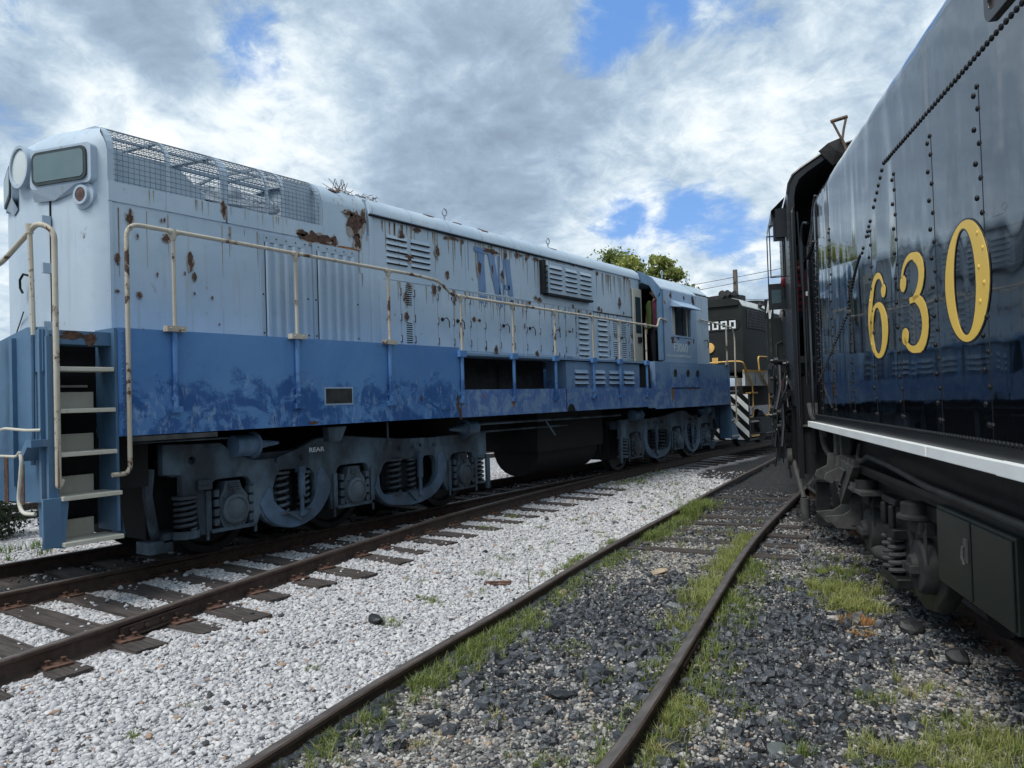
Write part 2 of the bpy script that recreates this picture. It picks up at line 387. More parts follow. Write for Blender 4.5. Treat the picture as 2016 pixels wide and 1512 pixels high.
AX = {'yz': Matrix(((0, 0, 1, 0), (1, 0, 0, 0), (0, 1, 0, 0), (0, 0, 0, 1))),      # (a,b) -> y,z facing +x
      'xz': Matrix(((1, 0, 0, 0), (0, 0, -1, 0), (0, 1, 0, 0), (0, 0, 0, 1)))}     # (a,b) -> x,z facing -y
def plate(loops, plane, at, ext, bevel=.004, mirror=False):
    """closed 2D loops (outline and holes) filled and extruded; returns a mesh"""
    cu = bpy.data.curves.new('plate', 'CURVE'); cu.dimensions = '2D'; cu.fill_mode = 'BOTH'; cu.extrude = max(ext - bevel, 0.0005); cu.bevel_depth = bevel; cu.bevel_resolution = 1
    for lp in loops:
        sp = cu.splines.new('POLY'); sp.points.add(len(lp) - 1); sp.use_cyclic_u = True
        for p, q in zip(sp.points, lp): p.co = (q[0], q[1], 0, 1)
    ob = bpy.data.objects.new('tmp', cu); me = bpy.data.meshes.new_from_object(ob); bpy.data.objects.remove(ob); bpy.data.curves.remove(cu)
    m = AX[plane].copy(); T = Vector((at, 0, 0)) if plane == 'yz' else Vector((0, at, 0))
    me.transform(Matrix.Translation(T) @ m); me.materials.clear(); return me
def text(s, size, plane, org, ext=.002, sx=1, flip=False):
    cu = bpy.data.curves.new('t', 'FONT'); cu.body = s; cu.size = size; cu.extrude = ext; cu.resolution_u = 3; cu.offset = size * .03
    ob = bpy.data.objects.new('tmp', cu); me = bpy.data.meshes.new_from_object(ob); bpy.data.objects.remove(ob); bpy.data.curves.remove(cu)
    me.transform(Matrix.Translation(Vector(org)) @ AX[plane] @ Matrix.Scale(sx, 4, (1, 0, 0))); me.materials.clear(); return me
def join(*parts):
    """parts: (mesh, material index) -> one mesh with verts merged into a MB"""
    mb = MB()
    for me, mi in parts:
        mb.add([v.co[:] for v in me.vertices], [list(p.vertices) for p in me.polygons], mi)
    return mb
def arc(cx, cy, r, a0, a1, n=8, ry=None):
    ry = r if ry is None else ry
    return [(cx + r * math.cos(R(a0 + (a1 - a0) * i / n)), cy + ry * math.sin(R(a0 + (a1 - a0) * i / n))) for i in range(n + 1)]
def rrect(x0, x1, y0, y1, r, n=5):
    return arc(x1 - r, y1 - r, r, 0, 90, n) + arc(x0 + r, y1 - r, r, 90, 180, n) + arc(x0 + r, y0 + r, r, 180, 270, n) + arc(x1 - r, y0 + r, r, 270, 360, n)
# ------------------------------------------------------------------ ground
def sstep(x, a, b): t = np.clip((x - a) / (b - a), 0, 1); return t * t * (3 - 2 * t)
MID1 = [(-2.9, -.6), (-3.10, 1.0), (-3.31, 2.25), (-3.56, 3.40), (-3.87, 5.25), (-4.30, 7.63), (-4.81, 11.09), (-5.40, 15.05), (-6.30, 21.5), (-7.6, 28.5)]
MID2 = [(-1.40, -.6), (-1.58, 1.0), (-1.78, 2.90), (-1.95, 3.95), (-2.45, 6.30), (-2.82, 8.05), (-3.13, 9.75), (-3.55, 12.56), (-3.98, 15.6), (-4.9, 20.5)]
RAILB = [(-5.05, -1.0), (-5.34, .6), (-5.64, 2.1), (-5.93, 3.3), (-6.16, 4.2), (-6.62, 6.2), (-6.98, 8.0), (-7.22, 10.0), (-7.40, 12.0), (-7.55, 14.5), (-7.62, 17.0), (-7.66, 19.0)]
def smooth(pts, n=6):
    pts = [np.array(p, float) for p in pts]; out = []
    P = [2 * pts[0] - pts[1]] + pts + [2 * pts[-1] - pts[-2]]
    for i in range(1, len(P) - 2):
        for k in range(n):
            t = k / n
            out.append(.5 * ((2 * P[i]) + (-P[i - 1] + P[i + 1]) * t + (2 * P[i - 1] - 5 * P[i] + 4 * P[i + 1] - P[i + 2]) * t * t + (-P[i - 1] + 3 * P[i] - 3 * P[i + 1] + P[i + 2]) * t ** 3))
    out.append(pts[-1]); return [tuple(map(float, p)) for p in out]
mid1 = smooth(MID1); mid2 = smooth(MID2); railb = smooth(RAILB)
def xat(curve, y): return np.interp(y, [p[1] for p in curve], [p[0] for p in curve])
def gh(x, y):
    x = np.asarray(x, float); y = np.asarray(y, float)
    d = x - xat(mid1, y)                         # >0 : right of the first siding rail
    left = .135 + .055 * sstep(-d, .6, 1.9)
    h = left * (1 - sstep(d, -.05, .05)) + .055 * sstep(d, -.05, .05)
    far = sstep(-x, 7.7, 8.1) * (1 - sstep(-x, 8.9, 9.4))
    h = h - .02 * far
    h = h - .10 * sstep(-x, 10.6, 12.5)
    tv = np.abs((x - 2.717) * .9212 + (y - 1.148) * .3891); h = h - .02 * (1 - sstep(tv, .8, 1.3)) * sstep(d, .5, 1.5)
    return h + .012 * np.sin(x * 2.3 + y * 1.1) * np.cos(y * 1.7 - x * .8)
def coalness(x, y):
    d = x - xat(mid1, y)
    c = sstep(d, -.04, .10)
    far = sstep(y, 13.5, 17.5) * sstep(x, -7.5, -6.0)
    far2 = np.maximum(sstep(y, 19, 24), sstep(-x, 17.5, 21)); return np.maximum(np.maximum(c, far), far2)
def darkness(x, y):
    """how thick the spilled coal lies between and beside the siding rails"""
    c = .5 + .5 * np.exp(-(((x + 3.2) / .75) ** 2 + ((y - 5.6) / 1.5) ** 2)) + .5 * np.exp(-(((x + 1.7) / .75) ** 2 + ((y - 5.6) / 1.4) ** 2))
    c = c - .35 * np.exp(-(((x + 2.9) / .9) ** 2 + ((y - 2.9) / .9) ** 2)) - .30 * np.exp(-(((x + .7) / .5) ** 2 + ((y - 5.3) / .8) ** 2)) - .4 * np.exp(-(((x + 3.7) / .7) ** 2 + ((y - 8.4) / 1.1) ** 2))
    c = c + .45 * sstep(y, 10.5, 13) + .3 * sstep(x, -1.6, -.8) * sstep(y, 6.5, 8)
    c = c + .6 * np.maximum(sstep(y, 19, 24), sstep(-x, 17.5, 21))
    return np.clip(c, 0, 1)
def axis(lo, hi, a, b, fine, coarse):
    v = list(np.arange(lo, a, coarse)) + list(np.arange(a, b, fine)) + list(np.arange(b, hi + coarse, coarse)); return np.array(v)
xs = np.concatenate([[-900, -300, -120, -60], np.arange(-40, -11, 1.5), np.arange(-11, 4, .07), np.arange(4, 30, 2), [60, 150, 900]])
ys = np.concatenate([[-900, -200, -60, -20], np.arange(-8, 0, 1), np.arange(0, 18, .09), np.arange(18, 40, 1), [60, 120, 300, 1200]])
XX, YY = np.meshgrid(xs, ys); ZZ = gh(XX, YY); nx, ny = len(xs), len(ys)
me = bpy.data.meshes.new('ground'); vs = np.stack([XX, YY, ZZ], -1).reshape(-1, 3)
ii = np.arange(nx * ny).reshape(ny, nx); fs = np.stack([ii[:-1, :-1], ii[:-1, 1:], ii[1:, 1:], ii[1:, :-1]], -1).reshape(-1, 4)
me.from_pydata(vs.tolist(), [], fs.tolist()); me.polygons.foreach_set('use_smooth', [True] * len(fs))
at = me.attributes.new('coal', 'FLOAT', 'POINT'); at.data.foreach_set('value', coalness(XX, YY).reshape(-1))
at = me.attributes.new('thick', 'FLOAT', 'POINT'); at.data.foreach_set('value', darkness(XX, YY).reshape(-1))
def _ground(q):
    cn = q.new('ShaderNodeAttribute'); cn.attribute_name = 'coal'; coal = cn.outputs['Fac']
    tn = q.new('ShaderNodeAttribute'); tn.attribute_name = 'thick'; thick = tn.outputs['Fac']
    w = q.vec('ADD', q.pos, q.vec('SCALE', q.noise(q.pos, 30, 2, .5, col=True), scale=.02))
    cell = q.vor(w, 52); cs = q.new('ShaderNodeSeparateColor'); q.put(cs.inputs[0], cell)
    edge = q.vor(w, 52, 'DISTANCE_TO_EDGE', 'Distance')
    white = q.ramp(cs.outputs[0], [(0, (.18, .18, .19)), (.12, (.36, .36, .38)), (.5, (.50, .50, .51)), (.9, (.64, .63, .63)), (.97, (.10, .10, .11))])
    cell2 = q.vor(w, 26); c2 = q.new('ShaderNodeSeparateColor'); q.put(c2.inputs[0], cell2)
    edge2 = q.vor(w, 26, 'DISTANCE_TO_EDGE', 'Distance')
    mixed = q.ramp(c2.outputs[1], [(0, (.09, .09, .09)), (.4, (.22, .215, .205)), (.8, (.36, .35, .34)), (1, (.30, .24, .18))])
    coalc = q.ramp(c2.outputs[0], [(0, (.010, .011, .013)), (.7, (.028, .030, .034)), (1, (.055, .057, .062))])
    big = q.noise(q.pos, 2.2, 6, .65)
    sel = q.rng(q.math('ADD', thick, q.math('MULTIPLY', q.math('SUBTRACT', c2.outputs[2], .5), .9)), .25, .62)
    rightc = q.mix(sel, mixed, coalc)
    dirt = q.rng(q.math('SUBTRACT', q.noise(q.pos, 1.4, 6, .6), .0), .50, .70, 0, .5)
    rightc = q.mix(dirt, rightc, (.035, .032, .030))
    mask = q.rng(q.math('ADD', coal, q.math('MULTIPLY', q.math('SUBTRACT', big, .5), .5)), .35, .65)
    sp = q.new('ShaderNodeSeparateXYZ'); q.put(sp.inputs[0], q.pos)
    loco_shade = q.math('MULTIPLY', q.rng(sp.outputs[0], -9.35, -9.0), q.rng(sp.outputs[0], -7.75, -8.0))  # shade under the locomotive, painted into the gravel between its rails
    white = q.mix(q.math('MULTIPLY', loco_shade, q.rng(big, .25, .6, .75, .97)), white, (.018, .017, .018))
    white = q.mix(q.rng(q.noise(q.pos, 9, 4), .62, .8, 0, .3), white, (.15, .14, .13))
    q.S('Base Color', q.mix(mask, white, rightc)); q.S('Roughness', .85)
    hh = q.mix(mask, q.rng(edge, 0, .25), q.rng(edge2, 0, .25))
    q.bump(hh, .9, .012)
me.materials.append(mat('ground_stone_mix', _ground))
go = bpy.data.objects.new('ground', me); COL.objects.link(go); tag(go, kind='structure')

# ------------------------------------------------------------------ rails
def rail_section(h=.168):
    hw, bw, w = .036, .066, .009
    right = [(bw, 0), (bw, .010), (w + .004, .026), (w, .05), (w, h - .045), (hw - .004, h - .034), (hw, h - .026), (hw, h - .008), (hw - .010, h)]
    return right + [(-x, z) for x, z in right[::-1]]
def rail(name, label, pts, top, mats=('rail', 'railtop'), joints=(), jmat='rail', group='rails of the yard tracks'):
    sec = rail_section(); mb = MB(); N = len(pts); n = len(sec); vs = []
    for i, p in enumerate(pts):
        a, b = pts[max(i - 1, 0)], pts[min(i + 1, N - 1)]
        d = Vector((b[0] - a[0], b[1] - a[1], 0)).normalized(); s = Vector((d.y, -d.x, 0)); t = top(p[1]) if callable(top) else top
        vs += [(p[0] + s.x * q[0], p[1] + s.y * q[0], t - .168 + q[1]) for q in sec]
    o = 0; mb.v = vs
    for i in range(N - 1):
        for k in range(n):
            j = (k + 1) % n; mb.f.append([i * n + k, i * n + j, (i + 1) * n + j, (i + 1) * n + k])
            mb.m.append(1 if k == 8 else 0); mb.sm.append(False)
    mb.f += [list(range(n))[::-1], [(N - 1) * n + k for k in range(n)]]; mb.m += [0, 0]; mb.sm += [False, False]
    o = put(name, mb, list(mats)); base(o); tag(o, label, 'rail', group)
    for (y, side) in joints:
        x = float(xat(pts, y)); e = .02; d = Vector((float(xat(pts, y + e)) - x, e, 0)).normalized(); s = Vector((d.y, -d.x, 0)) * side
        t = top(y) if callable(top) else top; jb = MB(); c = Vector((x, y, t - .085))
        jb.obox(c + s * .022, d * .31, s * .011, Vector((0, 0, .030)))
        jb.obox(c + s * .034 - Vector((0, 0, .042)), d * .31, s * .020, Vector((0, 0, .008)))
        jb.obox(c + s * .028 + Vector((0, 0, .033)), d * .31, s * .014, Vector((0, 0, .006)))
        for k in (-.22, -.08, .08, .22): jb.cyl(c + d * k + s * .03, c + d * k + s * .055, .017, 6, 0)
        jo = put('joint_bar', jb, jmat, o); jo.data.transform(Matrix.Translation(-Vector(o.location)))
    return o
rail('steel_rail', 'brown rail carrying the blue locomotive on its side nearest the camera', [(-7.75, y) for y in (-2, 3, 8, 14, 20, 27, 34)], .35, joints=((4.55, 1), (8.6, 1)))
rail('steel_rail', 'rail on the far side of the blue locomotive, seen under it', [(-9.22, y) for y in (-2, 3, 8, 14, 20, 27, 34)], .35, group='rails of the yard tracks')
rail('steel_rail', 'rusty brown rail curving along the dark tie ends in the white gravel', railb, .35, joints=((3.25, 1),), mats=('rail', 'railtop'))
rail('steel_rail', 'long rail dividing the white gravel from the black coal', mid1, .18)
rail('steel_rail', 'thin worn rail with grass on both sides, ending at the bottom centre of the photo', mid2, .18, joints=((5.05, 1),))
TA = R(22.9); Tn = Vector((math.cos(TA), math.sin(TA), 0)); Tu = Vector((-math.sin(TA), math.cos(TA), 0)); T0 = Tn * 2.95
def tp(u, v, z=0): p = T0 + Tu * u + Tn * v; return (p.x, p.y, z)
rail('steel_rail', 'rail under the black tender nearest the camera, at the lower right edge', [tp(u, -.785)[:2] for u in (-3, 3, 8, 12, 15)], .18, mats=('rail', 'railshine'))
rail('steel_rail', 'rail under the far side of the black tender', [tp(u, .72)[:2] for u in (-3, 3, 8, 12, 15, 22)], .18, mats=('rail', 'railshine'))
rail('steel_rail', 'nearer rail of the track beyond the blue locomotive', [(-14.9, y) for y in (-5, 10, 25, 60)], .22)
rail('steel_rail', 'farther rail of the track beyond the blue locomotive', [(-16.4, y) for y in (-5, 10, 25, 60)], .22)

# ------------------------------------------------------------------ ties
def tie_mesh(L, W, H, seed):
    r = random.Random(seed); mb = MB(); n = 8
    vs = []
    for i in range(n + 1):
        x = -L / 2 + L * i / n
        for (y, z) in ((-W / 2, -H), (-W / 2, 0), (-W / 6, .004), (W / 5, -.003), (W / 2, 0), (W / 2, -H)):
            e = .012 if i in (0, n) else 0
            vs.append((x + r.uniform(-e, e), y + r.uniform(-.006, .006), z + r.uniform(-.004, .003)))
    m = 6; fs = []
    for i in range(n):
        for k in range(m): j = (k + 1) % m; fs.append((i * m + k, i * m + j, (i + 1) * m + j, (i + 1) * m + k))
    fs += [tuple(range(m))[::-1], tuple(n * m + k for k in range(m))]
    return mb.add(vs, fs, 0)
tie_me = [tie_mesh(1, 1, 1, 0)]
def plate_mb():
    mb = MB(); mb.box(-.16, .16, -.09, .09, 0, .014)
    for sx in (-.085, .085):
        for sy in (-.05, .05): mb.box(sx - .012, sx + .012, sy - .01, sy + .01, .014, .042); mb.box(sx - .02, sx + .02, sy - .015, sy + .015, .036, .046)
    return mb.mesh('tie_plate', ['rust'])
plate_me = plate_mb()
ordw = ['first', 'second', 'third', 'fourth', 'fifth', 'sixth', 'seventh', 'eighth', 'ninth', 'tenth', 'eleventh', 'twelfth', 'thirteenth', 'fourteenth']
def tie(x0, x1, y, top, W=.22, rz=0, plates=(), label='', group='', seed=0):
    L = x1 - x0; mb = tie_mesh(L, W, .16, seed)
    o = put('railroad_tie', mb, 'wood'); o.location = ((x0 + x1) / 2, y, top); o.rotation_euler = (0, 0, rz); tag(o, label, 'railroad tie', group)
    for px in plates:
        p = bpy.data.objects.new('tie_plate', plate_me); COL.objects.link(p); p.parent = o; p.location = (px - (x0 + x1) / 2, 0, .001); p.rotation_euler = (0, 0, random.uniform(-.05, .05))
    return o
YT = [1.45, 1.93, 2.43, 2.95, 3.44, 3.92, 4.42, 4.95, 5.44, 6.06, 6.55, 7.1, 7.6, 8.15, 8.75, 9.3, 9.95, 10.6, 11.3, 12.0, 12.7]
EN = [-5.30, -5.30, -5.36, -5.43, -5.43, -5.37, -5.77, -5.80, -5.70, -5.80, -6.0, -6.06, -6.1, -6.12, -6.2, -6.3, -6.35, -6.4, -6.45, -6.5, -6.6]
for i, (y, e) in enumerate(zip(YT, EN)):
    rb = float(xat(railb, y)); k = i - 1
    lab = ('%s dark tie end from the left in the white gravel beside the curving rail' % ordw[k]) if 0 <= k < 13 else 'dark tie under the blue locomotive and the curving rail, end almost buried in gravel'
    tie(-9.95, e, y, .214 - (.008 if i % 3 == 1 else 0) - (.008 if i > 13 else 0), W=.225 + .03 * random.random(), rz=random.uniform(-.03, .03), plates=(-7.75, rb), label=lab, group='dark ties under the turnout beside the blue locomotive', seed=i)
y = 13.3
while y < 26: tie(-9.8, -6.9, y, .185, plates=(), label='dark tie beneath the far half of the blue locomotive', group='dark ties under the turnout beside the blue locomotive', seed=int(y * 10)); y += .62
for i, y in enumerate((8.6, 9.25, 9.9, 10.6, 11.2, 12.2, 13.4)):
    a = float(xat(mid1, y)); b = float(xat(mid2, y)); c = Vector(((a + b) / 2, y, .075))
    mb = tie_mesh(2.5, .2, .1, 50 + i); o = put('railroad_tie', mb, 'wood'); o.location = c; o.rotation_euler = (0, 0, R(8 + random.uniform(-1, 1)))
    tag(o, 'half buried grey tie between the two grassy siding rails', 'railroad tie', 'half buried ties of the middle siding')
for i, u in enumerate(np.arange(2.0, 13.5, .58)):
    mb = tie_mesh(2.6, .21, .15, 80 + i); o = put('railroad_tie', mb, 'wood'); o.location = tp(u, -.1, .05 + random.uniform(-.012, .008)); o.rotation_euler = (0, 0, TA + random.uniform(-.02, .02))
    tag(o, 'black greasy tie under the rails of the black tender', 'railroad tie', 'ties under the black tender')
    p = bpy.data.objects.new('tie_plate', plate_me); COL.objects.link(p); p.parent = o; p.location = (-.652, 0, -.05 + .05)
# rail anchors / spikes sticking out beside the tender rail
for i, u in enumerate(np.arange(4.3, 10.2, .42)):
    mb = MB(); mb.bar((0, 0, 0), (-.17, .03, .035), .02, .03); mb.bar((0, 0, 0), (0, 0, .06), .02, .03)
    o = put('rail_anchor', mb, 'greyiron'); o.location = tp(u, -.86, .03); o.rotation_euler = (0, 0, TA + random.uniform(-.25, .25))
    tag(o, 'rusty bar sticking out beside the rail under the tender', 'rail anchor', 'rail anchors along the tender rail')
mb = MB(); mb.box(-.06, .06, -.05, .05, 0, .10); mb.cyl((-.06, .02, .06), (-.1, .02, .06), .02, 8); mb.cyl((-.06, -.03, .04), (-.1, -.03, .04), .015, 8)
o = put('rail_clamp', mb, 'semi', bevel=.008); o.location = tp(4.75, -.84, .05); o.rotation_euler = (0, 0, TA); tag(o, 'small dark steel clamp fixed on the rail in front of the green cabinet', 'rail clamp')
# ------------------------------------------------------------------ blue locomotive
BL = (-8.47, 11.2, .35)
loco = thing('diesel_locomotive', 'long faded light blue diesel locomotive with a dark blue sill, rust patches and TVA lettering', 'locomotive', BL)
def W(o=BL): return o
def P(name, mb, mats, parent=None, bevel=0, label=None):
    """part of the blue locomotive, vertices in world coordinates"""
    me = mb.mesh(name, [mats] if isinstance(mats, str) else mats) if isinstance(mb, MB) else mb
    if not isinstance(mb, MB): me.materials.append(M[mats])
    me.transform(Matrix.Translation(-Vector(BL)))
    o = bpy.data.objects.new(name, me); COL.objects.link(o); o.parent = parent or loco
    if bevel:
        b = o.modifiers.new('bevel', 'BEVEL'); b.width = bevel; b.segments = 2; b.limit_method = 'ANGLE'; b.angle_limit = R(40)
    if label: o['label'] = label
    return o
HX = -7.47; CX = -8.47; SX = -6.95
def rag(cy, cz, ry, rz, n=13, seed=0, j=.5):
    r = random.Random(seed); return [(cy + ry * math.cos(i * math.tau / n) * (1 + r.uniform(-j, j)), cz + rz * math.sin(i * math.tau / n) * (1 + r.uniform(-j, j))) for i in range(n)]
def flakes(mb, x, items, mi, th=.002):
    for k, (cy, cz, ry, rz) in enumerate(items):
        if mi == 2: mb.prism(rag(cy, cz - rz * .12, ry * 1.12, rz * 1.18, 19, seed=int(cy * 57 + cz * 11), j=.4), 0, x - .004, x + th * .5, 4)
        mb.prism(rag(cy, cz, ry * .9, rz * .9, 17, seed=int(cy * 97 + cz * 31)), 0, x - .004, x + th, mi)
# hood body, engine section
hood = MB()
prof = [(HX, 2.60), (HX, 4.50), (HX + .03, 4.505), (HX + .03, 4.52)] + [(CX + .74 + .29 * math.cos(R(a)), 4.50 + .27 * math.sin(R(a))) for a in range(6, 91, 12)] + [(CX, 4.82)]
full = prof + [(2 * CX - x, z) for x, z in prof[::-1][1:]]
hood.prism(full, 1, 7.24, 15.40, 0, True)
# radiator section walls
hood.box(HX - .05, HX, 3.78, 7.24, 2.60, 4.20)
hood.box(2 * CX - HX, 2 * CX - HX + .05, 3.78, 7.24, 2.60, 4.20)
hood.box(HX, HX + .014, 3.76, 5.055, 4.005, 4.20); hood.box(HX, HX + .014, 5.075, 6.60, 4.005, 4.20)
rp = [(HX, 4.0), (HX, 4.52)] + [(CX + .70 + .30 * math.cos(R(a)), 4.50 + .30 * math.sin(R(a))) for a in range(6, 91, 14)] + [(CX, 4.86)]
rfull = rp + [(2 * CX - x, z) for x, z in rp[::-1][1:]]
rdg = [(HX - .003 if x > CX else x, z) for x, z in rfull]
hood.prism([(HX - .003, 4.0)] + rfull[1:-1] + [(2 * CX - HX + .003, 4.0)], 1, 6.42, 7.20, 0, True)
hood.box(CX - .95, CX + .95, 7.18, 7.26, 2.6, 4.7, 0)
hood.box(HX - .9, HX - .06, 3.9, 7.1, 3.35, 3.40, 1)      # floor below the grille
# gutter strip and small seams
hood.box(HX, HX + .045, 7.24, 13.36, 4.478, 4.492, 1)
hood.box(HX, HX + .016, 7.24, 7.30, 2.62, 4.47, 0)
hood.box(HX, HX + .010, 7.50, 13.3, 3.655, 3.675, 0)
hood.box(HX, HX + .02, 13.3, 15.36, 3.63, 3.65, 1)
for y in (7.06, 9.30, 11.36, 13.28): hood.box(HX, HX + .007, y, y + .045, 3.68, 4.47, 0)
flk = [(6.33, 4.03, .24, .075), (6.10, 4.06, .08, .04), (6.62, 4.02, .05, .07), (6.98, 4.30, .12, .16), (7.13, 4.42, .05, .12), (7.02, 4.08, .07, .10), (6.9, 4.44, .10, .04), (5.03, 4.15, .035, .09),
       (3.97, 3.86, .035, .08), (4.62, 3.52, .03, .10), (4.66, 3.36, .02, .05), (4.05, 3.10, .03, .03), (4.08, 2.72, .03, .04), (3.84, 3.45, .022, .045), (3.83, 3.12, .02, .015), (4.35, 3.72, .04, .04),
       (7.86, 4.30, .06, .07), (8.62, 4.18, .05, .08), (8.84, 3.86, .04, .06), (8.52, 3.60, .05, .07), (8.98, 3.52, .06, .08), (9.64, 4.06, .055, .12), (9.98, 4.07, .03, .09), (10.27, 4.01, .04, .08),
       (10.36, 4.36, .04, .08), (9.98, 4.37, .20, .045), (7.93, 3.42, .05, .10), (7.92, 3.16, .05, .06), (9.14, 2.98, .04, .12), (10.02, 2.72, .05, .10), (11.25, 2.72, .04, .06), (8.0, 4.0, .09, .05),
       (11.36, 3.70, .08, .04), (14.45, 3.92, .06, .10), (12.0, 4.44, .04, .02), (13.0, 4.43, .05, .02), (9.0, 4.44, .12, .02), (10.7, 4.42, .05, .05), (11.3, 4.42, .09, .025), (8.2, 4.44, .06, .03)]
flakes(hood, HX + .0145, flk[:8], 2); flakes(hood, HX + .011, flk[8:16], 2); flakes(hood, HX + .012, flk[16:], 2)
hood.prism(rag(6.85, 3.965, .20, .03, 12, 5, .2), 0, HX, HX + .012, 3); hood.prism(rag(6.98, 3.80, .07, .13, 12, 9, .2), 0, HX, HX + .006, 3)
for (y, a) in ((7.05, 70), (6.75, 60), (8.6, 62), (9.3, 65), (9.9, 58), (12.1, 66), (6.6, 75)):
    c = Vector((CX + .74 + .292 * math.cos(R(a)), y, 4.50 + .272 * math.sin(R(a)))); nn = Vector((math.cos(R(a)), 0, math.sin(R(a))))
    pts = rag(0, 0, .10, .05, 11, int(y * 13)); t1 = Vector((0, 1, 0)); t2 = nn.cross(t1)
    hood.add([c + t1 * p + t2 * q + nn * .004 for p, q in pts] + [c + t1 * p + t2 * q - nn * .02 for p, q in pts], [tuple(range(11))] + [(i, (i + 1) % 11, 11 + (i + 1) % 11, 11 + i) for i in range(11)], 2)
M['halo'] = weathered('rust_edge_primer', (.24, .19, .15), (.36, .33, .30), .2, .3, .7, chips=.60)
extra = random.Random(77)
flakes(hood, HX + .013, [(extra.uniform(7.5, 15.2), extra.choice([4.45, 4.42, 3.70, 3.62, 2.74, 3.2]) + extra.uniform(-.03, .03), extra.uniform(.012, .05), extra.uniform(.015, .05)) for _ in range(46)], 2)
flakes(hood, HX + .0145, [(extra.uniform(3.9, 5.4), extra.uniform(2.75, 3.95), extra.uniform(.005, .012), extra.uniform(.01, .03)) for _ in range(10)], 2)
hoodo = P('hood', hood, ['hood', 'under', 'rust', 'orange_rust', 'halo'])
def streaks(mb, x, ys, zt, mi, w=.012, l=(.15, .6)):
    for y in ys:
        r = random.Random(int(y * 1000)); L = r.uniform(*l); ww = w * r.uniform(.5, 1.5)
        mb.prism([(y - ww, zt), (y + ww, zt), (y + ww * .5, zt - L * .6), (y, zt - L), (y - ww * .7, zt - L * .5)], 0, x - .003, x + .0015, mi)
M['streak'] = plain('rust_run_stain', (.20, .125, .07), .8, 0, .4, 20, .1)
M['streak2'] = plain('pale_rust_run_stain', (.33, .27, .19), .8, 0, .3, 20, .1)
sk = MB(); rr = random.Random(3)
streaks(sk, HX + .002, [rr.uniform(7.4, 15) for _ in range(60)], 4.46, 0, .007, (.08, .5)); streaks(sk, HX + .002, [rr.uniform(7.4, 15) for _ in range(60)], 4.46, 1, .014, (.1, .6))
streaks(sk, HX + .0115, [rr.uniform(7.6, 15) for _ in range(36)], 3.64, 1, .012, (.1, .5)); streaks(sk, HX + .0115, [rr.uniform(7.6, 15) for _ in range(26)], 3.64, 0, .006, (.1, .35))
streaks(sk, HX + .001, [extra.uniform(3.8, 7.2) for _ in range(9)], 3.97, 1, .006, (.06, .6)); streaks(sk, HX + .0145, [extra.uniform(3.8, 7.2) for _ in range(18)], 4.19, 1, .006, (.05, .17)); streaks(sk, HX + .003, [6.85, 6.92, 7.1, 3.86, 6.3, 6.45], 3.95, 0, .009, (.3, .7)); streaks(sk, HX + .003, [6.97, 7.03], 4.0, 0, .03, (.4, .6))
P('rust_runs', sk, ['streak', 'streak2'], hoodo)
# grille over the radiator bay: frames, wires
gr = MB()
def hoop(y, w=.05, r=0.0):
    gr.add([(x, y - w / 2, z) for x, z in rfull] + [(x, y + w / 2, z) for x, z in rfull] + [(CX + (x - CX) * .975, y - w / 2, z - .025) for x, z in rfull] + [(CX + (x - CX) * .975, y + w / 2, z - .025) for x, z in rfull],
           [(i, i + 1, n_ + i + 1, n_ + i) for i in range(n_ - 1)] + [(2 * n_ + i, 2 * n_ + i + 1, 3 * n_ + i + 1, 3 * n_ + i) for i in range(n_ - 1)] + [(i, i + 1, 2 * n_ + i + 1, 2 * n_ + i) for i in range(n_ - 1)] + [(n_ + i, n_ + i + 1, 3 * n_ + i + 1, 3 * n_ + i) for i in range(n_ - 1)], 0)
n_ = len(rfull)
for y, w in ((3.80, .07), (4.40, .035), (5.03, .035), (5.075, .05), (5.85, .035), (6.40, .07), (5.62, .03)): hoop(y, w)
gr.bar((CX, 3.8, 4.83), (CX, 6.42, 4.83), .06, .03); gr.bar((CX + .62, 3.8, 4.76), (CX + .62, 6.42, 4.76), .04, .02)
gr.bar((CX - .95, 3.8, 4.40), (CX - .95, 6.42, 4.40), .05, .05); gr.bar((CX - .6, 3.8, 4.30), (CX - .6, 6.42, 4.30), .07, .1)
gf = P('radiator_grille', gr, 'hood2')
wr = MB()
def path_at(s):
    acc = 0
    for (a, b) in zip(rfull[:-1], rfull[1:]):
        L = math.dist(a, b)
        if s <= acc + L: t = (s - acc) / L; return (a[0] + (b[0] - a[0]) * t, a[1] + (b[1] - a[1]) * t)
        acc += L
    return rfull[-1]
TOT = sum(math.dist(a, b) for a, b in zip(rfull[:-1], rfull[1:]))
s = .22
while s < TOT - .2:
    x, z = path_at(s); wr.tube([(x, 3.82, z), (x, 6.40, z)], .0035, 4, 0, False); s += .052
y = 3.86
pp = [path_at(q) for q in np.linspace(.2, TOT - .2, 26)]
while y < 6.4:
    wr.tube([(x, y, z) for x, z in pp], .0032, 4, 0, False); y += .056
P('wire_mesh', wr, 'wiremesh', gf)
pan = MB()                                     # inclined panels, duct and an added dark backing inside the bay
pan.add([(HX - .05, 3.84, 4.02), (HX - .05, 5.0, 4.02), (HX - .10, 5.0, 4.10), (CX + .2, 3.84, 4.52), (HX - .10, 3.84, 4.52)], [(0, 1, 2, 3), (0, 3, 4)], 0)
pan.add([(HX - .10, 3.84, 4.05), (HX - .10, 4.95, 4.05), (HX - .10, 4.86, 4.30), (HX - .10, 4.60, 4.50), (HX - .10, 3.84, 4.56)], [(0, 1, 2, 3, 4)]); pan.box(CX - .9, HX - .16, 4.1, 6.3, 4.02, 4.10, 1); pan.box(HX - .14, HX - .12, 5.95, 6.4, 4.0, 4.72)
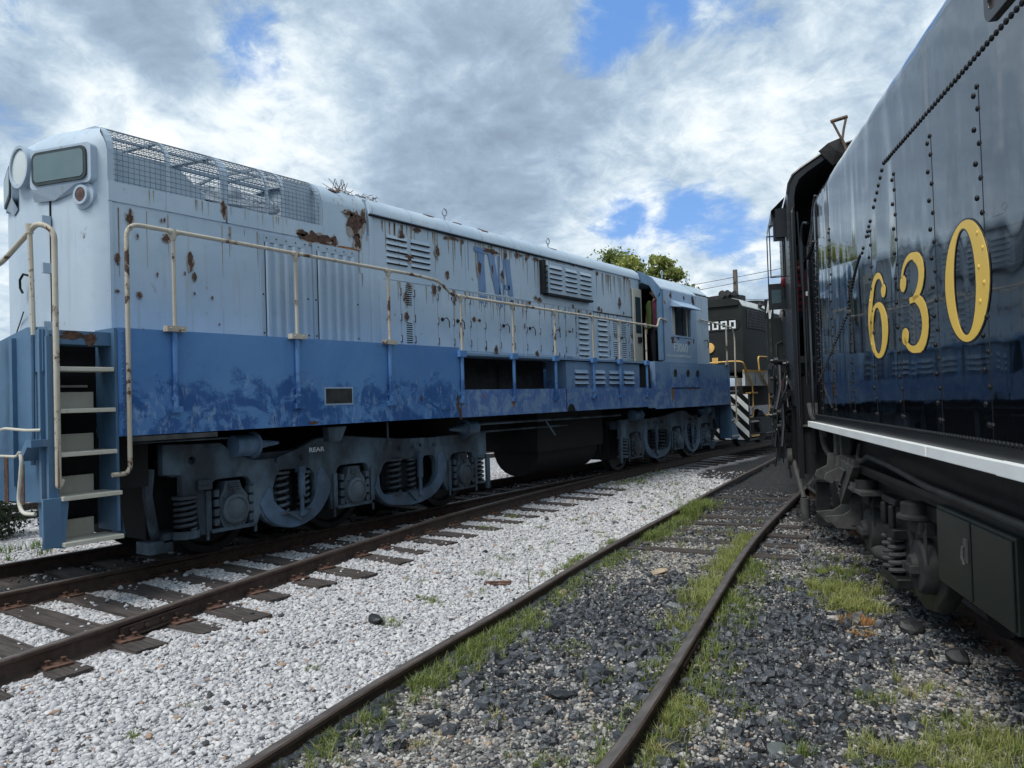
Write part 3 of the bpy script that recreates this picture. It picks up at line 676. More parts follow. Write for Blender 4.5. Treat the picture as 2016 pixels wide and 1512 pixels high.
pan.box(CX - .96, CX - .9, 3.84, 6.4, 4.0, 4.32); pan.box(CX - .9, HX - .16, 3.84, 6.4, 3.98, 4.0, 1)
pan.box(CX - .1, CX - .05, 4.9, 6.3, 4.0, 4.66, 1); pan.box(HX - .5, HX - .45, 4.95, 6.3, 3.98, 4.16, 1)  # near-black sheet added behind the fan as the shade inside the bay
P('bay_panel', pan, ['hood', 'dark'], gf)
fan = MB(); fc = Vector((HX - .60, 5.50, 4.50)); fn = Vector((.40, -.10, .90)).normalized()
fa = fn.cross(Vector((0, 1, 0))).normalized(); fb = fn.cross(fa)
def ringp(r, off=0, n=40): return [fc + fn * off + (fa * math.cos(i * math.tau / n) * min(r * .8, .50) + fb * math.sin(i * math.tau / n) * r) for i in range(n)]
for r_ in (.24, .32, .40, .48, .56, .62): fan.tube(ringp(r_, .0), .011, 6, 0, closed=True)
fan.tube(ringp(.64, -.06), .028, 8, 0, closed=True)
for k in range(16):
    a = k * math.tau / 16; fan.tube([fc + (fa * math.cos(a) * .14 + fb * math.sin(a) * .14), fc + (fa * math.cos(a) * .49 + fb * math.sin(a) * .78)], .008, 5)
fan.lathe(fc - fn * .10, fn, [(0, .16), (.12, .17), (.2, .13), (.24, .05)], 20)
for k in range(6):
    a = k * math.tau / 6 + .3; d1 = fa * math.cos(a) + fb * math.sin(a); d2 = fa * -math.sin(a) + fb * math.cos(a)
    fan.obox(fc - fn * .12 + d1 * .36, d1 * .22, d2 * .085 + fn * .03, fn * .008)
fan.tube([fc + fn * .12, fc + fn * .10 + Vector((.12, -.20, -.12)), fc + Vector((.2, -.26, -.22))], .03, 10)
P('cooling_fan', fan, 'mesh')
# end of the hood (domed face with headlight, number boards)
ef = MB(); NA = 24; rows = []
def endy(x, z):
    t = abs(x - CX); y = 3.45 + max(0, t - .16) / .80 * .23 + max(0, t - .94) * 1.2
    if z > 4.52: y += .30 * ((z - 4.52) / .34) ** 2.4
    return y
zs = [2.60, 3.2, 3.7, 4.1, 4.35, 4.5, 4.56, 4.62, 4.67, 4.71, 4.745, 4.775, 4.80, 4.82, 4.84, 4.852, 4.861]
def halfw(z): return 1.0 if z <= 4.5 else max(.0, .70 + math.sqrt(max(0, .09 - (z - 4.5) ** 2))) if z < 4.795 else max(.02, .70 * (4.865 - z) / .07)
for z_ in zs:
    hw = halfw(z_); rows.append([(CX + hw * q_ * (1.12 if q_ < 0 else 1), min(3.86, endy(CX + hw * q_, z_)), z_) for q_ in [-1 + 2 * i / NA for i in range(NA + 1)]])
ef.add([p for r_ in rows for p in r_], [(j * (NA + 1) + i, j * (NA + 1) + i + 1, (j + 1) * (NA + 1) + i + 1, (j + 1) * (NA + 1) + i) for j in range(len(zs) - 1) for i in range(NA)], 0, True)
ef.box(HX - .004, HX + .012, 3.765, 3.80, 2.65, 4.0, 0)
eo = P('hood_end', ef, ['hood', 'rust'])
def onend(x, z, off=0): return Vector((x, min(3.80, endy(x, z)) - off, z))
hl = MB(); c0 = onend(CX + .02, 4.44); c0.y = 3.50
hl.lathe(c0, (0, -1, 0), [(-.1, .20), (.06, .20), (.10, .215), (.14, .215), (.14, .185), (.10, .18)], 32); ho = P('headlight', hl, 'hood2')
ln = MB(); ln.lathe(c0, (0, -1, 0), [(.08, .182), (.122, .176), (.13, .10), (.132, .01)], 32); P('lamp_lens', ln, 'lens', ho)
for sgn in (1, -1):
    a = Vector((CX + sgn * .20, 3.42, 0)); b = Vector((CX + sgn * .955, 3.65, 0)); d = (b - a); L = d.length; d.normalize(); nn = Vector((d.y, -d.x, 0)) * (1 if sgn > 0 else -1)
    if nn.y > 0: nn = -nn
    def on(s, z, off): p = a + d * s; return (p.x + nn.x * off, p.y + nn.y * off, z)
    nb = MB()
    def sheet(loop, o0, o1, mi=0, mbx=None):
        t = mbx or nb; n = len(loop); t.add([on(p[0], p[1], o0) for p in loop] + [on(p[0], p[1], o1) for p in loop], [tuple(range(n, 2 * n))] + [(i, (i + 1) % n, n + (i + 1) % n, n + i) for i in range(n)], mi)
    sheet(rrect(0, L, 4.17, 4.56, .05), -.10, .03); nb.add([on(0, 4.17, .03), on(.75 * L, 4.17, .03), on(L, 4.17, -.05), on(0, 4.06, -.02), on(.35 * L, 4.05, -.01)], [(0, 4, 3), (0, 1, 4), (1, 2, 4)], 0)
    no = P('number_board', nb, 'hood2')
    gk = MB(); sheet(rrect(.045, L - .045, 4.20, 4.53, .07), .02, .048, 0, gk); P('gasket', gk, 'rubber', no)
    gl = MB(); sheet(rrect(.075, L - .075, 4.23, 4.50, .05), .03, .052, 0, gl); P('glass', gl, 'nglass', no)
mk = MB(); c1 = onend(-7.66, 4.06); c1.y = 3.63; dv = Vector((.25, -1, 0)).normalized()
mk.lathe(c1, dv, [(-.04, .14), (.012, .135), (.02, .10), (.05, .095), (.05, .07), (.03, .068)], 28); mo = P('marker_light', mk, 'hood2')
ml = MB(); ml.lathe(c1, dv, [(.02, .07), (.044, .066), (.048, .02)], 24); P('lamp_lens', ml, 'redlens', mo)
dr = MB(); xd = -8.10
for (z0, z1) in ((2.62, 4.10),): dr.bar(onend(xd, z0, .004), onend(xd, z1, .004), .012, .02)
hd = P('end_door', dr, 'under')
for z_ in (2.80, 3.38, 3.85): hg = MB(); hg.box(xd - .02, xd + .025, 3.42, 3.50, z_ - .05, z_ + .05); P('hinge', hg, 'hood2', hd)
lt = MB(); lt.tube([onend(-8.36, 3.33, .03), onend(-8.42, 3.35, .07), onend(-8.50, 3.30, .07), onend(-8.52, 3.22, .06), onend(-8.49, 3.17, .05)], .012, 8); P('latch', lt, 'under', hd)
lt = MB(); lt.tube([onend(-8.95, 2.72, .05), onend(-8.50, 2.98, .04)], .006, 6); P('cable', lt, 'under', hd)
# corrugated panels
for (y0, y1) in ((5.49, 6.20), (6.26, 7.02)):
    cp = MB(); n = 42; w0 = y0 + .06; w1 = y1 - .06; pts = []
    for i in range(n + 1):
        t = i / n; pts.append((w0 + (w1 - w0) * t, .019 * max(-1, min(1, 1.8 * math.sin(t * math.tau * 4.5)))))
    cp.add([(HX + .035 + o_, y_, 2.71) for y_, o_ in pts] + [(HX + .035 + o_, y_, 3.86) for y_, o_ in pts], [(i, i + 1, n + 2 + i, n + 1 + i) for i in range(n)], 0)
    cp.box(HX, HX + .018, y0, w0, 2.71, 3.96); cp.box(HX, HX + .018, w1, y1, 2.71, 3.96); cp.box(HX, HX + .03, w0, w1, 3.865, 3.96)
    cp.box(HX, HX + .004, w0, w1, 2.71, 3.87, 1)
    for z_ in (2.80, 3.25): cp.dome((HX + .018, y0 + .03, z_), (1, 0, 0), .012, .012, 6, 1); cp.dome((HX + .018, y1 - .03, z_), (1, 0, 0), .012, .012, 6, 1)
    for q in range(5): cp.dome((HX + .03, y0 + .08 + q * .14, 3.915), (1, 0, 0), .010, .010, 6, 1)
    P('corrugated_panel', cp, ['hood2', 'under'])
# louvres
def louvres(name, y0, y1, z0, z1, rows, x=HX, d=.028, base_m='hood', parent=None, frame=False, box=0, cols=1, gap=.04, label=None):
    lv = MB(); X0 = x
    if box: lv.box(x, x + box, y0 - .05, y1 + .05, z0 - .06, z1 + .06, 0); X0 = x + box
    elif frame: lv.box(x, x + .012, y0 - .03, y1 + .03, z0 - .03, z1 + .03, 0); X0 = x + .012
    cw = (y1 - y0 - gap * (cols - 1)) / cols; h = (z1 - z0) / rows
    for c in range(cols):
        a = y0 + c * (cw + gap); b = a + cw
        for r_ in range(rows):
            zt = z1 - r_ * h; zb = zt - h * .70
            lv.add([(X0, a, zt), (X0, b, zt), (X0 + d, b - .012, zb), (X0 + d, a + .012, zb), (X0, a, zb), (X0, b, zb)], [(0, 1, 2, 3), (0, 3, 4), (1, 5, 2)], 0)
            lv.box(X0 - .001, X0 + d * .82, a + .012, b - .012, zb - .014, zb - .001, 1)
    return P(name, lv, [base_m, 'dark'], parent, label=label)
louvres('louvre_panel', 7.56, 8.46, 3.86, 4.29, 5, cols=2, gap=.07, frame=False)
louvres('louvre_box', 11.60, 13.10, 3.90, 4.36, 5, cols=3, gap=.13, box=.09, base_m='hood2', label='louvred box standing proud of the hood side')
bx = MB(); bx.box(HX, HX + .10, 11.40, 11.47, 3.82, 4.42); bx.box(HX, HX + .11, 11.50, 13.15, 3.80, 3.838, 0)
for q in range(5): bx.box(HX + .02, HX + .12, 11.44, 11.50, 3.90 + q * .10, 3.925 + q * .10)
P('hinge_strip', bx, 'under')
for (a, b) in ((3.33, 3.63), (2.79, 3.10)): louvres('slat_vent', 7.905, 8.045, a, b, 10, d=.018, label='small rusty slat vent')
for (a, b, z0, z1, rw) in ((12.70, 13.06, 2.62, 3.56, 9), (13.46, 13.84, 2.62, 3.55, 9)): louvres('louvred_door', a, b, z0, z1, rw, d=.035, frame=True, base_m='hood')
for (a, b) in ((14.10, 14.30), (14.48, 14.70), (14.88, 15.05)):
    for (z0, z1) in ((3.24, 3.57), (2.76, 3.10)): louvres('slat_vent', a, b, z0, z1, 8, d=.018, label='small rusty slat vent')
for (z0, z1) in ((3.08, 3.42), (2.70, 3.04)):
    sc_ = MB(); sc_.box(HX, HX + .006, 12.27, 12.43, z0, z1, 1)
    for q in range(9): sc_.box(HX + .006, HX + .010, 12.27 + q * .02, 12.273 + q * .02, z0, z1, 0)
    for q in range(17): sc_.box(HX + .006, HX + .011, 12.27, 12.43, z0 + q * .02, z0 + .003 + q * .02, 0)
    P('screen_vent', sc_, ['hood2', 'dark'])
# hood doors
dl = [7.40, 7.81, 8.09, 8.60, 8.96, 9.37, 9.75, 10.155, 10.56, 10.93, 11.35, 11.75, 12.22, 12.60, 13.22, 13.95, 14.40, 14.80, 15.12]
for i, (a, b) in enumerate(zip(dl[:-1], dl[1:])):
    if i in (1,): zt = 3.66
    d_ = MB(); d_.box(HX, HX + .0085 + (.002 if i % 3 == 0 else 0), a + .009, b - .009, 2.715, 3.640)
    if i not in (13, 14): do = P('hood_door', d_, ['hood'], bevel=.003)
    else: do = P('door_frame', d_, ['hood'], bevel=.003)
    hn = MB()
    for z_ in (2.84, 3.14, 3.50): hn.box(HX + .008, HX + .026, b - .02, b + .012, z_ - .035, z_ + .035); hn.cyl((HX + .024, b - .004, z_ - .05), (HX + .024, b - .004, z_ + .05), .009, 6, 1)
    P('hinge', hn, ['hood', 'rust'], do)
    if i in (3, 7, 9, 11, 4, 16):
        lh = MB(); yc = a + .09; lh.lathe((HX + .008, yc, 3.17), (1, 0, 0), [(0, .03), (.02, .026), (.03, .01)], 12, 0)
        lh.tube([(HX + .03, yc, 3.17), (HX + .05, yc + .06, 3.20), (HX + .055, yc + .11, 3.15), (HX + .05, yc + .12, 3.05)], .008, 6, 0); P('latch', lh, ['under'], do)
# TVA letters: faded blue strokes
tv = MB(); X0, X1 = HX + .0105, HX + .0135
def stroke(pts): tv.prism(pts, 0, X0, X1, 0)
stroke([(9.52, 4.40), (9.80, 4.38), (9.80, 4.30), (9.52, 4.32)]); stroke([(9.60, 4.32), (9.76, 4.31), (9.80, 3.69), (9.62, 3.69)])
stroke([(9.86, 4.36), (10.02, 4.35), (10.20, 3.69), (10.06, 3.69)]); stroke([(10.15, 4.33), (10.19, 4.33), (10.20, 3.69), (10.16, 3.69)])
stroke([(10.30, 4.30), (10.34, 4.30), (10.30, 3.69), (10.27, 3.69)]); stroke([(10.34, 4.31), (10.47, 4.30), (10.56, 3.69), (10.43, 3.69)]); stroke([(10.29, 3.86), (10.46, 3.86), (10.46, 3.79), (10.29, 3.79)])
tl = [[(9.63, 3.63), (9.81, 3.63), (9.81, 3.50), (9.63, 3.50)], [(10.07, 3.63), (10.22, 3.63), (10.25, 3.48), (10.12, 3.48)], [(10.44, 3.63), (10.57, 3.63), (10.58, 3.46), (10.46, 3.46)], [(10.285, 3.63), (10.31, 3.63), (10.31, 3.5), (10.285, 3.5)]]
for q in tl: stroke(q)
P('lettering', tv, 'bluetext', label='tall faded blue TVA letters')
# roof fittings
for (y, x) in ((9.0, -7.62), (11.95, -7.62), (17.0, -7.62), (18.55, -7.65)):
    e = MB(); c = Vector((x, y, 4.74)); e.tube([c, c + Vector((0, 0, .08))], .014, 8); e.tube([c + Vector((0, .055 * math.cos(a * math.tau / 16), .13 + .055 * math.sin(a * math.tau / 16))) for a in range(16)], .012, 8, closed=True)
    P('lifting_eye', e, 'mesh')
for y in (7.27, 8.05, 8.9, 9.7, 10.6, 11.4, 12.4, 13.4, 14.5): st = MB(); st.prism([(x + (.006 if x > CX else -.006), z + .006) for x, z in full[4:-4]], 1, y, y + .02, 0); P('roof_seam', st, 'hood2')
# cab: hollow, with side window and rear door opening
cb = MB(); cy0, cy1 = 15.50, 17.45; xs_ = SX - .03
cb.prism([(cy0, 2.66), (cy1, 2.66), (cy1, 3.28), (cy0, 3.28)], 0, xs_ - .04, xs_); cb.prism([(cy0, 3.28), (16.02, 3.28), (16.02, 3.96), (cy0, 3.96)], 0, xs_ - .04, xs_)
cb.prism([(17.08, 3.28), (cy1, 3.28), (cy1, 3.96), (17.08, 3.96)], 0, xs_ - .04, xs_); cb.prism([(cy0, 3.96), (cy1, 3.96), (cy1, 4.28), (cy0, 4.28)], 0, xs_ - .04, xs_)
xf = 2 * CX - xs_
for (a, b, z0, z1) in ((cy0, cy1, 2.66, 3.28), (cy0, 16.02, 3.28, 3.96), (17.08, cy1, 3.28, 3.96), (cy0, cy1, 3.96, 4.28)): cb.box(xf, xf + .04, a, b, z0, z1)
roofp = [(xs_, 4.26), (xs_ - .02, 4.32), (xs_ - .22, 4.50), (xs_ - .48, 4.66), (xs_ - .85, 4.78), (CX, 4.84)]
rfull2 = roofp + [(2 * CX - x, z) for x, z in roofp[::-1][1:]]
inner = [(CX + (x - CX) * .965, z - .04) for x, z in rfull2]
nn2 = len(rfull2)
for (ya, yb) in ((15.50, 17.50),):
    vs = [(x, ya, z) for x, z in rfull2] + [(x, yb, z) for x, z in rfull2] + [(x, ya, z) for x, z in inner] + [(x, yb, z) for x, z in inner]
    cb.add(vs, [(i, i + 1, nn2 + i + 1, nn2 + i) for i in range(nn2 - 1)] + [(2 * nn2 + i, 2 * nn2 + i + 1, 3 * nn2 + i + 1, 3 * nn2 + i) for i in range(nn2 - 1)] + [(i, i + 1, 2 * nn2 + i + 1, 2 * nn2 + i) for i in range(nn2 - 1)] + [(nn2 + i, nn2 + i + 1, 3 * nn2 + i + 1, 3 * nn2 + i) for i in range(nn2 - 1)], 2, False)
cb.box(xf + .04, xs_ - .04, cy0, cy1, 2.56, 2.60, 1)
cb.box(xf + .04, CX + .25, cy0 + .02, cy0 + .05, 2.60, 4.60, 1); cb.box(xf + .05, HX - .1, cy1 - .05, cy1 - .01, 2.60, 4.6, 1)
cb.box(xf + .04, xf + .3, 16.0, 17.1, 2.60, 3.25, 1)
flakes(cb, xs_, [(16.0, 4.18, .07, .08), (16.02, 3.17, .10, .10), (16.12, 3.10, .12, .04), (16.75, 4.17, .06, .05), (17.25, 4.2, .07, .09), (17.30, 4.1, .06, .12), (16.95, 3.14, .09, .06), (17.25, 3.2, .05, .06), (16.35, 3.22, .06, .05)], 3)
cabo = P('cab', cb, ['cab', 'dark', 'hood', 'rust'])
ce = MB()                                        # blue edge frame of the cab's rear wall, with the sloping corner
ce.box(xs_ - .005, xs_ + .02, cy0 - .035, cy0 + .05, 2.70, 4.25); ce.box(xs_ - .10, xs_ - .002, cy0 - .03, cy0 - .002, 2.70, 4.10)
ce.prism([(xs_ + .02, 4.24), (xs_ - .10, 4.05), (xs_ - .26, 4.36), (xs_ - .50, 4.48), (HX, 4.50), (HX - .05, 4.72), (xs_ - .45, 4.69), (xs_ - .20, 4.53)], 1, cy0 - .035, cy0 - .001)
P('door_frame', ce, 'endblue', cabo)
wf = MB()
for (a, b, z0, z1) in ((15.99, 17.11, 3.24, 3.28), (15.99, 17.11, 3.96, 3.99), (15.99, 16.03, 3.28, 3.96), (17.07, 17.11, 3.28, 3.96)): wf.box(xs_ - .01, xs_ + .015, a, b, z0, z1)
wo = P('window', wf, 'cab', cabo)
w2 = MB(); w2.box(xs_ - .06, xs_ - .045, 16.05, 16.30, 3.29, 3.94, 0); w2.box(xs_ - .05, xs_ - .03, 16.30, 16.33, 3.29, 3.95, 1); w2.box(xs_ - .05, xs_ - .03, 16.70, 16.73, 3.29, 3.95, 1); w2.box(xs_ - .05, xs_ - .03, 16.95, 16.98, 3.29, 3.95, 0)
P('sash', w2, ['cream', 'under'], wo)
aw = MB(); aw.add([(xs_, 15.96, 4.07), (xs_, 17.14, 4.07), (xs_ + .27, 17.14, 3.90), (xs_ + .27, 15.96, 3.90), (xs_, 15.96, 3.92), (xs_, 17.14, 3.92), (xs_ + .27, 15.96, 3.885), (xs_ + .27, 17.14, 3.885)],
                  [(0, 1, 2, 3), (0, 3, 6, 4), (1, 5, 7, 2), (3, 2, 7, 6), (4, 6, 7, 5)], 0); P('awning', aw, 'cab', wo)
t_ = text('F3060', .27, 'yz', (xs_ + .004, 16.05, 2.91), .0015, 1.22); P('lettering', t_, 'lighttext', cabo, label='faded F3060 number')
t_ = text('GALLATIN STEAM PLANT', .085, 'yz', (xs_ + .003, 15.66, 2.775), .0015, 1.46); P('lettering', t_, 'lighttext', cabo, label='small faded line of letters under the number')
dd = MB(); dd.box(HX + .02, HX + .06, 15.0, 15.40, 2.62, 4.28); dd.box(HX + .055, HX + .065, 15.08, 15.34, 3.30, 4.10, 1); dd.box(HX + .06, HX + .10, 15.15, 15.30, 3.10, 3.22, 2)
P('cab_door', dd, ['cream', 'glass', 'under'], cabo, .01)
# short hood beyond the cab
sh = MB(); hx2 = SX - .10; sp = [(hx2, 2.64), (hx2, 4.30), (hx2 - .03, 4.40), (hx2 - .25, 4.60), (hx2 - .6, 4.72), (CX, 4.80)]
sh.prism(sp + [(2 * CX - x, z) for x, z in sp[::-1]], 1, 17.52, 18.42, 0)
sh.box(hx2, hx2 + .012, 17.52, 17.56, 2.68, 4.30); sh.box(hx2, hx2 + .02, 17.5, 18.42, 4.34, 4.36, 1); sh.box(hx2, hx2 + .010, 17.98, 18.0, 2.68, 4.28, 0)
so_ = P('short_hood', sh, ['hood', 'under'])
lh = MB(); lh.tube([(hx2 + .02, 18.05, 3.24), (hx2 + .06, 18.13, 3.26), (hx2 + .06, 18.22, 3.18), (hx2 + .05, 18.20, 3.06)], .012, 6); P('latch', lh, 'under', so_)
# sills
sa = MB(); sa.box(SX - .02, SX, 3.56, 8.45, 1.71, 2.705); sa.box(CX - 1.5, SX - .02, 3.56, 8.45, 2.62, 2.66, 0)
sa.box(SX - .02, SX + .004, 5.40, 5.42, 1.75, 2.69, 0); sa.box(SX, SX + .006, 3.57, 3.60, 1.72, 2.69)
sa.box(CX - 1.5, CX - 1.48, 3.56, 19.5, 1.71, 2.66, 0)
for q in range(14): sa.dome((SX, 8.36, 1.80 + q * .066), (1, 0, 0), .009, .008, 6); sa.dome((SX + .006, 3.60, 1.78 + q * .068), (1, 0, 0), .009, .008, 6)
flakes(sa, SX, [(8.39, 1.93, .05, .13), (8.44, 1.77, .04, .08), (5.80, 1.74, .10, .02), (7.62, 2.0, .015, .06), (8.20, 2.02, .02, .05)], 1)
sao = P('side_sill', sa, ['skirt', 'rust'])
op = MB(); op.box(SX, SX + .006, 5.955, 6.40, 1.935, 2.15, 0); op.box(SX + .004, SX + .008, 5.975, 6.38, 1.955, 2.13, 1); P('access_opening', op, ['cab', 'dusty'], sao)
ht = plate([[(7.61, 2.26), (7.61, 2.02), (8.0, 1.82), (8.33, 1.83), (8.33, 2.14), (7.88, 2.26)]], 'yz', SX + .002, .004, .001); P('access_hatch', ht, 'skirt', sao)
sb_ = MB(); sb_.box(SX - .02, SX, 8.47, 14.62, 1.70, 2.10); sb_.box(SX - .5, SX + .012, 8.47, 11.36, 2.60, 2.635); sb_.box(SX - .52, SX - .5, 8.47, 11.40, 2.08, 2.62, 2); sb_.box(SX - .5, SX - .02, 8.47, 14.62, 2.06, 2.08, 2)
sb_.box(SX - .5, SX - .02, 8.46, 8.48, 2.1, 2.6, 0); sb_.box(SX, SX + .003, 11.34, 11.36, 1.73, 2.09, 1); sb_.box(SX - .505, SX - .49, 8.9, 9.0, 2.1, 2.35, 3); sb_.box(SX - .505, SX - .49, 10.0, 10.06, 2.1, 2.5, 3)
sb_.prism(arc(11.50, 1.70, .13, 0, 180, 12), 0, SX - .001, SX + .003, 1)
flakes(sb_, SX, [(9.75, 1.90, .045, .08), (9.0, 2.0, .02, .04)], 4)
P('side_sill', sb_, ['skirt2', 'dark', 'dusty', 'under', 'orange_rust'])
bt = MB(); bt.box(SX - .45, SX - .035, 11.42, 14.30, 2.08, 2.585); bt.box(SX - .5, SX + .012, 11.36, 14.62, 2.60, 2.635, 0); bt.box(SX - .45, SX - .08, 14.30, 14.9, 2.0, 2.6, 1); bto = P('battery_box', bt, ['skirt2', 'dark'])
for (a, b) in ((11.70, 12.16), (12.34, 12.80), (12.98, 13.44), (13.58, 14.02)): louvres('louvre', a, b, 2.15, 2.44, 3, x=SX - .035, d=.04, base_m='cab', parent=bto)
sc2 = MB(); sc2.box(SX - .02, SX + .002, 14.98, 19.48, 1.64, 2.66); sc2.box(CX - 1.5, SX - .02, 17.45, 19.48, 2.58, 2.62, 0); sc2.box(SX - .02, SX, 14.62, 14.98, 1.67, 2.08); sc2.box(SX - .5, SX - .02, 14.97, 14.99, 2.0, 2.66)
sc2.box(SX - .06, SX + .012, 19.44, 19.50, 1.72, 2.66, 0)
flakes(sc2, SX + .002, [(15.85, 1.98, .06, .18), (16.8, 2.05, .12, .02), (17.2, 2.04, .04, .03)], 1)
sco = P('side_sill', sc2, ['skirt2', 'orange_rust'])
hb = MB(); hb.box(SX + .002, SX + .014, 15.80, 17.46, 2.09, 2.60); ho_ = P('access_hatch', hb, 'skirt2', sco, .004)
hb = MB(); hb.box(SX + .003, SX + .012, 15.79, 17.47, 2.075, 2.09, 0); [hb.lathe((SX + .014, y, 2.42), (1, 0, 0), [(0, .085), (.012, .085), (.013, .06), (.002, .055)], 20, 1) for y in (16.0, 16.72, 17.3)]; P('hatch_port', hb, ['under', 'slot'], ho_)
# side handrail
hr = MB()
def bend(pts, r=.12, n=6):
    out = [Vector(pts[0])]
    for a, b, c in zip(pts[:-2], pts[1:-1], pts[2:]):
        a, b, c = map(Vector, (a, b, c)); d1 = (a - b); d2 = (c - b); rr_ = min(r, d1.length * .48, d2.length * .48); p0 = b + d1.normalized() * rr_; p1 = b + d2.normalized() * rr_
        for i in range(n + 1): t = i / n; out.append((p0 * (1 - t) + b * t) * (1 - t) + (b * (1 - t) + p1 * t) * t)
    out.append(Vector(pts[-1])); return out
hx = SX + .035
hr.tube(bend([(hx, 3.47, 1.37), (hx, 3.60, 1.37), (hx, 3.635, 1.42), (hx, 3.645, 3.67), (hx, 7.5, 3.64), (hx, 8.02, 3.61), (hx, 8.28, 3.44), (hx, 8.5, 3.44), (hx, 14.95, 3.40), (hx, 15.1, 3.40), (hx, 15.2, 3.60), (hx, 15.62, 3.56), (hx - .05, 15.66, 3.55)], .13), .021, 10)
for y, z in ((4.10, 3.66), (5.56, 3.65), (7.02, 3.635), (8.47, 3.44), (9.75, 3.43), (10.98, 3.425), (12.29, 3.42), (13.33, 3.41), (14.52, 3.405)):
    hr.tube([(hx, y, 2.72 if y < 8 else 2.66), (hx, y, z)], .019, 8); hr.lathe((hx, y, z - .05), (0, 0, 1), [(-.03, .024), (0, .032), (.05, .034), (.075, .03)], 10); hr.lathe((hx, y - .05, z), (0, 1, 0), [(0, .030), (.1, .030)], 10)
    if y < 8: hr.box(SX + .002, SX + .075, y - .10, y + .10, 2.69, 2.745); hr.dome((SX + .07, y - .06, 2.72), (1, 0, 0), .012, .015, 6); hr.dome((SX + .07, y + .06, 2.72), (1, 0, 0), .012, .015, 6)
hro = P('handrail', hr, 'rail_paint')
for y in (4.10, 5.56, 7.02, 8.47, 9.75, 10.98, 12.29, 13.33, 14.52):
    lo = MB(); zt = 2.69 if y < 8 else 2.64; zb = 1.93; lo.tube([(hx - .005, y, zt), (hx - .005, y, zb + .02)], .026, 8); lo.box(SX, SX + .05, y - .05, y + .06, zb - .02, zb + .04)
    lo.dome((SX + .05, y, zb + .12), (1, 0, 0), .012, .02, 6); lo.box(SX, SX + .05, y - .03, y + .03, zb + .1, zb + .14)
    if y > 8: lo.box(SX, SX + .065, y - .075, y + .075, zt - .07, zt + .02)
    P('stanchion', lo, 'skirt', hro, label='blue painted lower half of a handrail post')
# near end: pilot sheet, steps
pe = MB(); py = 2.98
sheetp = plate([[(-9.98, 1.10), (-6.97, 1.18), (-6.97, 2.62), (-7.02, 2.68), (-7.35, 2.70), (-7.9, 2.62), (-8.9, 2.62), (-9.9, 2.7), (-9.98, 2.62)]], 'xz', py, .012, .003)
for v in sheetp.vertices: pass
pe = join((sheetp, 0))
pe.box(-7.06, -7.02, py - .05, py - .012, 1.2, 2.66); pe.box(-7.62, -7.56, py - .05, py - .012, 1.3, 2.62); pe.box(-8.5, -8.44, py - .06, py - .012, 1.25, 2.6); pe.box(-6.99, -6.955, py - .02, py + .06, .86, 2.60)
pe.box(-7.25, -7.0, py - .03, py - .014, 2.30, 2.66, 0)
for q in range(5): pe.dome((-7.10, py - .014, 2.35 + q * .07), (0, -1, 0), .02, .02, 6, 0)
pe.box(-7.50, -7.44, py - .018, py - .012, 1.14, 1.5, 1); pe.box(-7.85, -7.77, py - .018, py - .012, 1.14, 1.55, 1)
P('end_sheet', pe, ['endblue', 'rust'])
stp = MB(); stp.box(SX - .35, SX, 3.53, 3.555, .86, 2.70); stp.box(SX - .35, SX, 3.02, 3.04, .86, 2.62, 0)
stp.add([(SX - .003, 3.53, 1.2), (SX - .003, 3.60, .82), (SX - .25, 3.60, .82), (SX - .25, 3.53, 1.2)], [(0, 1, 2, 3)], 0)
stp.box(SX - .40, SX - .36, 3.04, 3.53, .9, 2.66, 1); stp.box(SX - .30, SX - .06, 3.04, 3.53, 2.54, 2.66, 0)
flakes(stp, SX - .059, [(3.2, 2.62, .09, .03), (3.35, 2.60, .05, .05)], 2)
for za, zb in ((2.36, 1.99), (1.99, 1.61), (1.61, 1.24), (1.24, .84)): pass
sto = P('stairwell', stp, ['endblue', 'under', 'rust'])
for k, z_ in enumerate((2.34, 1.975, 1.60, 1.225, .835)):
    t = MB(); e = .03 * k; t.box(SX - .22 - e * .4, SX + .005 + e * .5, 3.045, 3.525 + (.03 if k > 2 else 0), z_ - .038, z_)
    if k: t.box(SX - .26 - e * .4, SX - .24 - e * .4, 3.045, 3.46, z_ - .03, z_ + .15)
    P('stair_tread', t, 'cream', sto, .006)
t = MB(); t.box(SX - .36, SX - .34, 3.05, 3.45, 2.17, 2.19); P('stair_edge', t, 'cream', sto)
lf = MB(); lf.box(SX - .01, SX + .02, 2.90, 3.05, .80, 1.22); lf.obox((SX + .01, 3.0, 1.0), (.006, 0, 0), (0, .09, -.02), (0, .02, .2)); P('step_foot', lf, 'endblue', sto, .004)
eh = MB(); ex = SX + .03
eh.tube(bend([(ex - .02, 3.06, 1.37), (ex, 3.02, 1.30), (ex + .01, 3.02, 3.50), (ex - .13, 2.95, 3.58), (-7.75, 2.92, 3.30), (-8.9, 2.90, 3.30), (-9.8, 2.92, 3.58), (-9.95, 3.0, 3.4), (-9.95, 3.0, 2.2)], .17, 8), .024, 10)
eh.tube([(-7.17, 2.95, 2.62), (-7.17, 2.935, 3.54)], .022, 8); eh.lathe((-7.17, 2.935, 3.50), (0, 0, 1), [(0, .03), (.08, .034)], 10); eh.tube([(-7.17, 2.93, 1.5), (-7.17, 2.94, 2.62)], .020, 8, 1)
P('end_handrail', eh, ['rail_paint', 'endblue'])
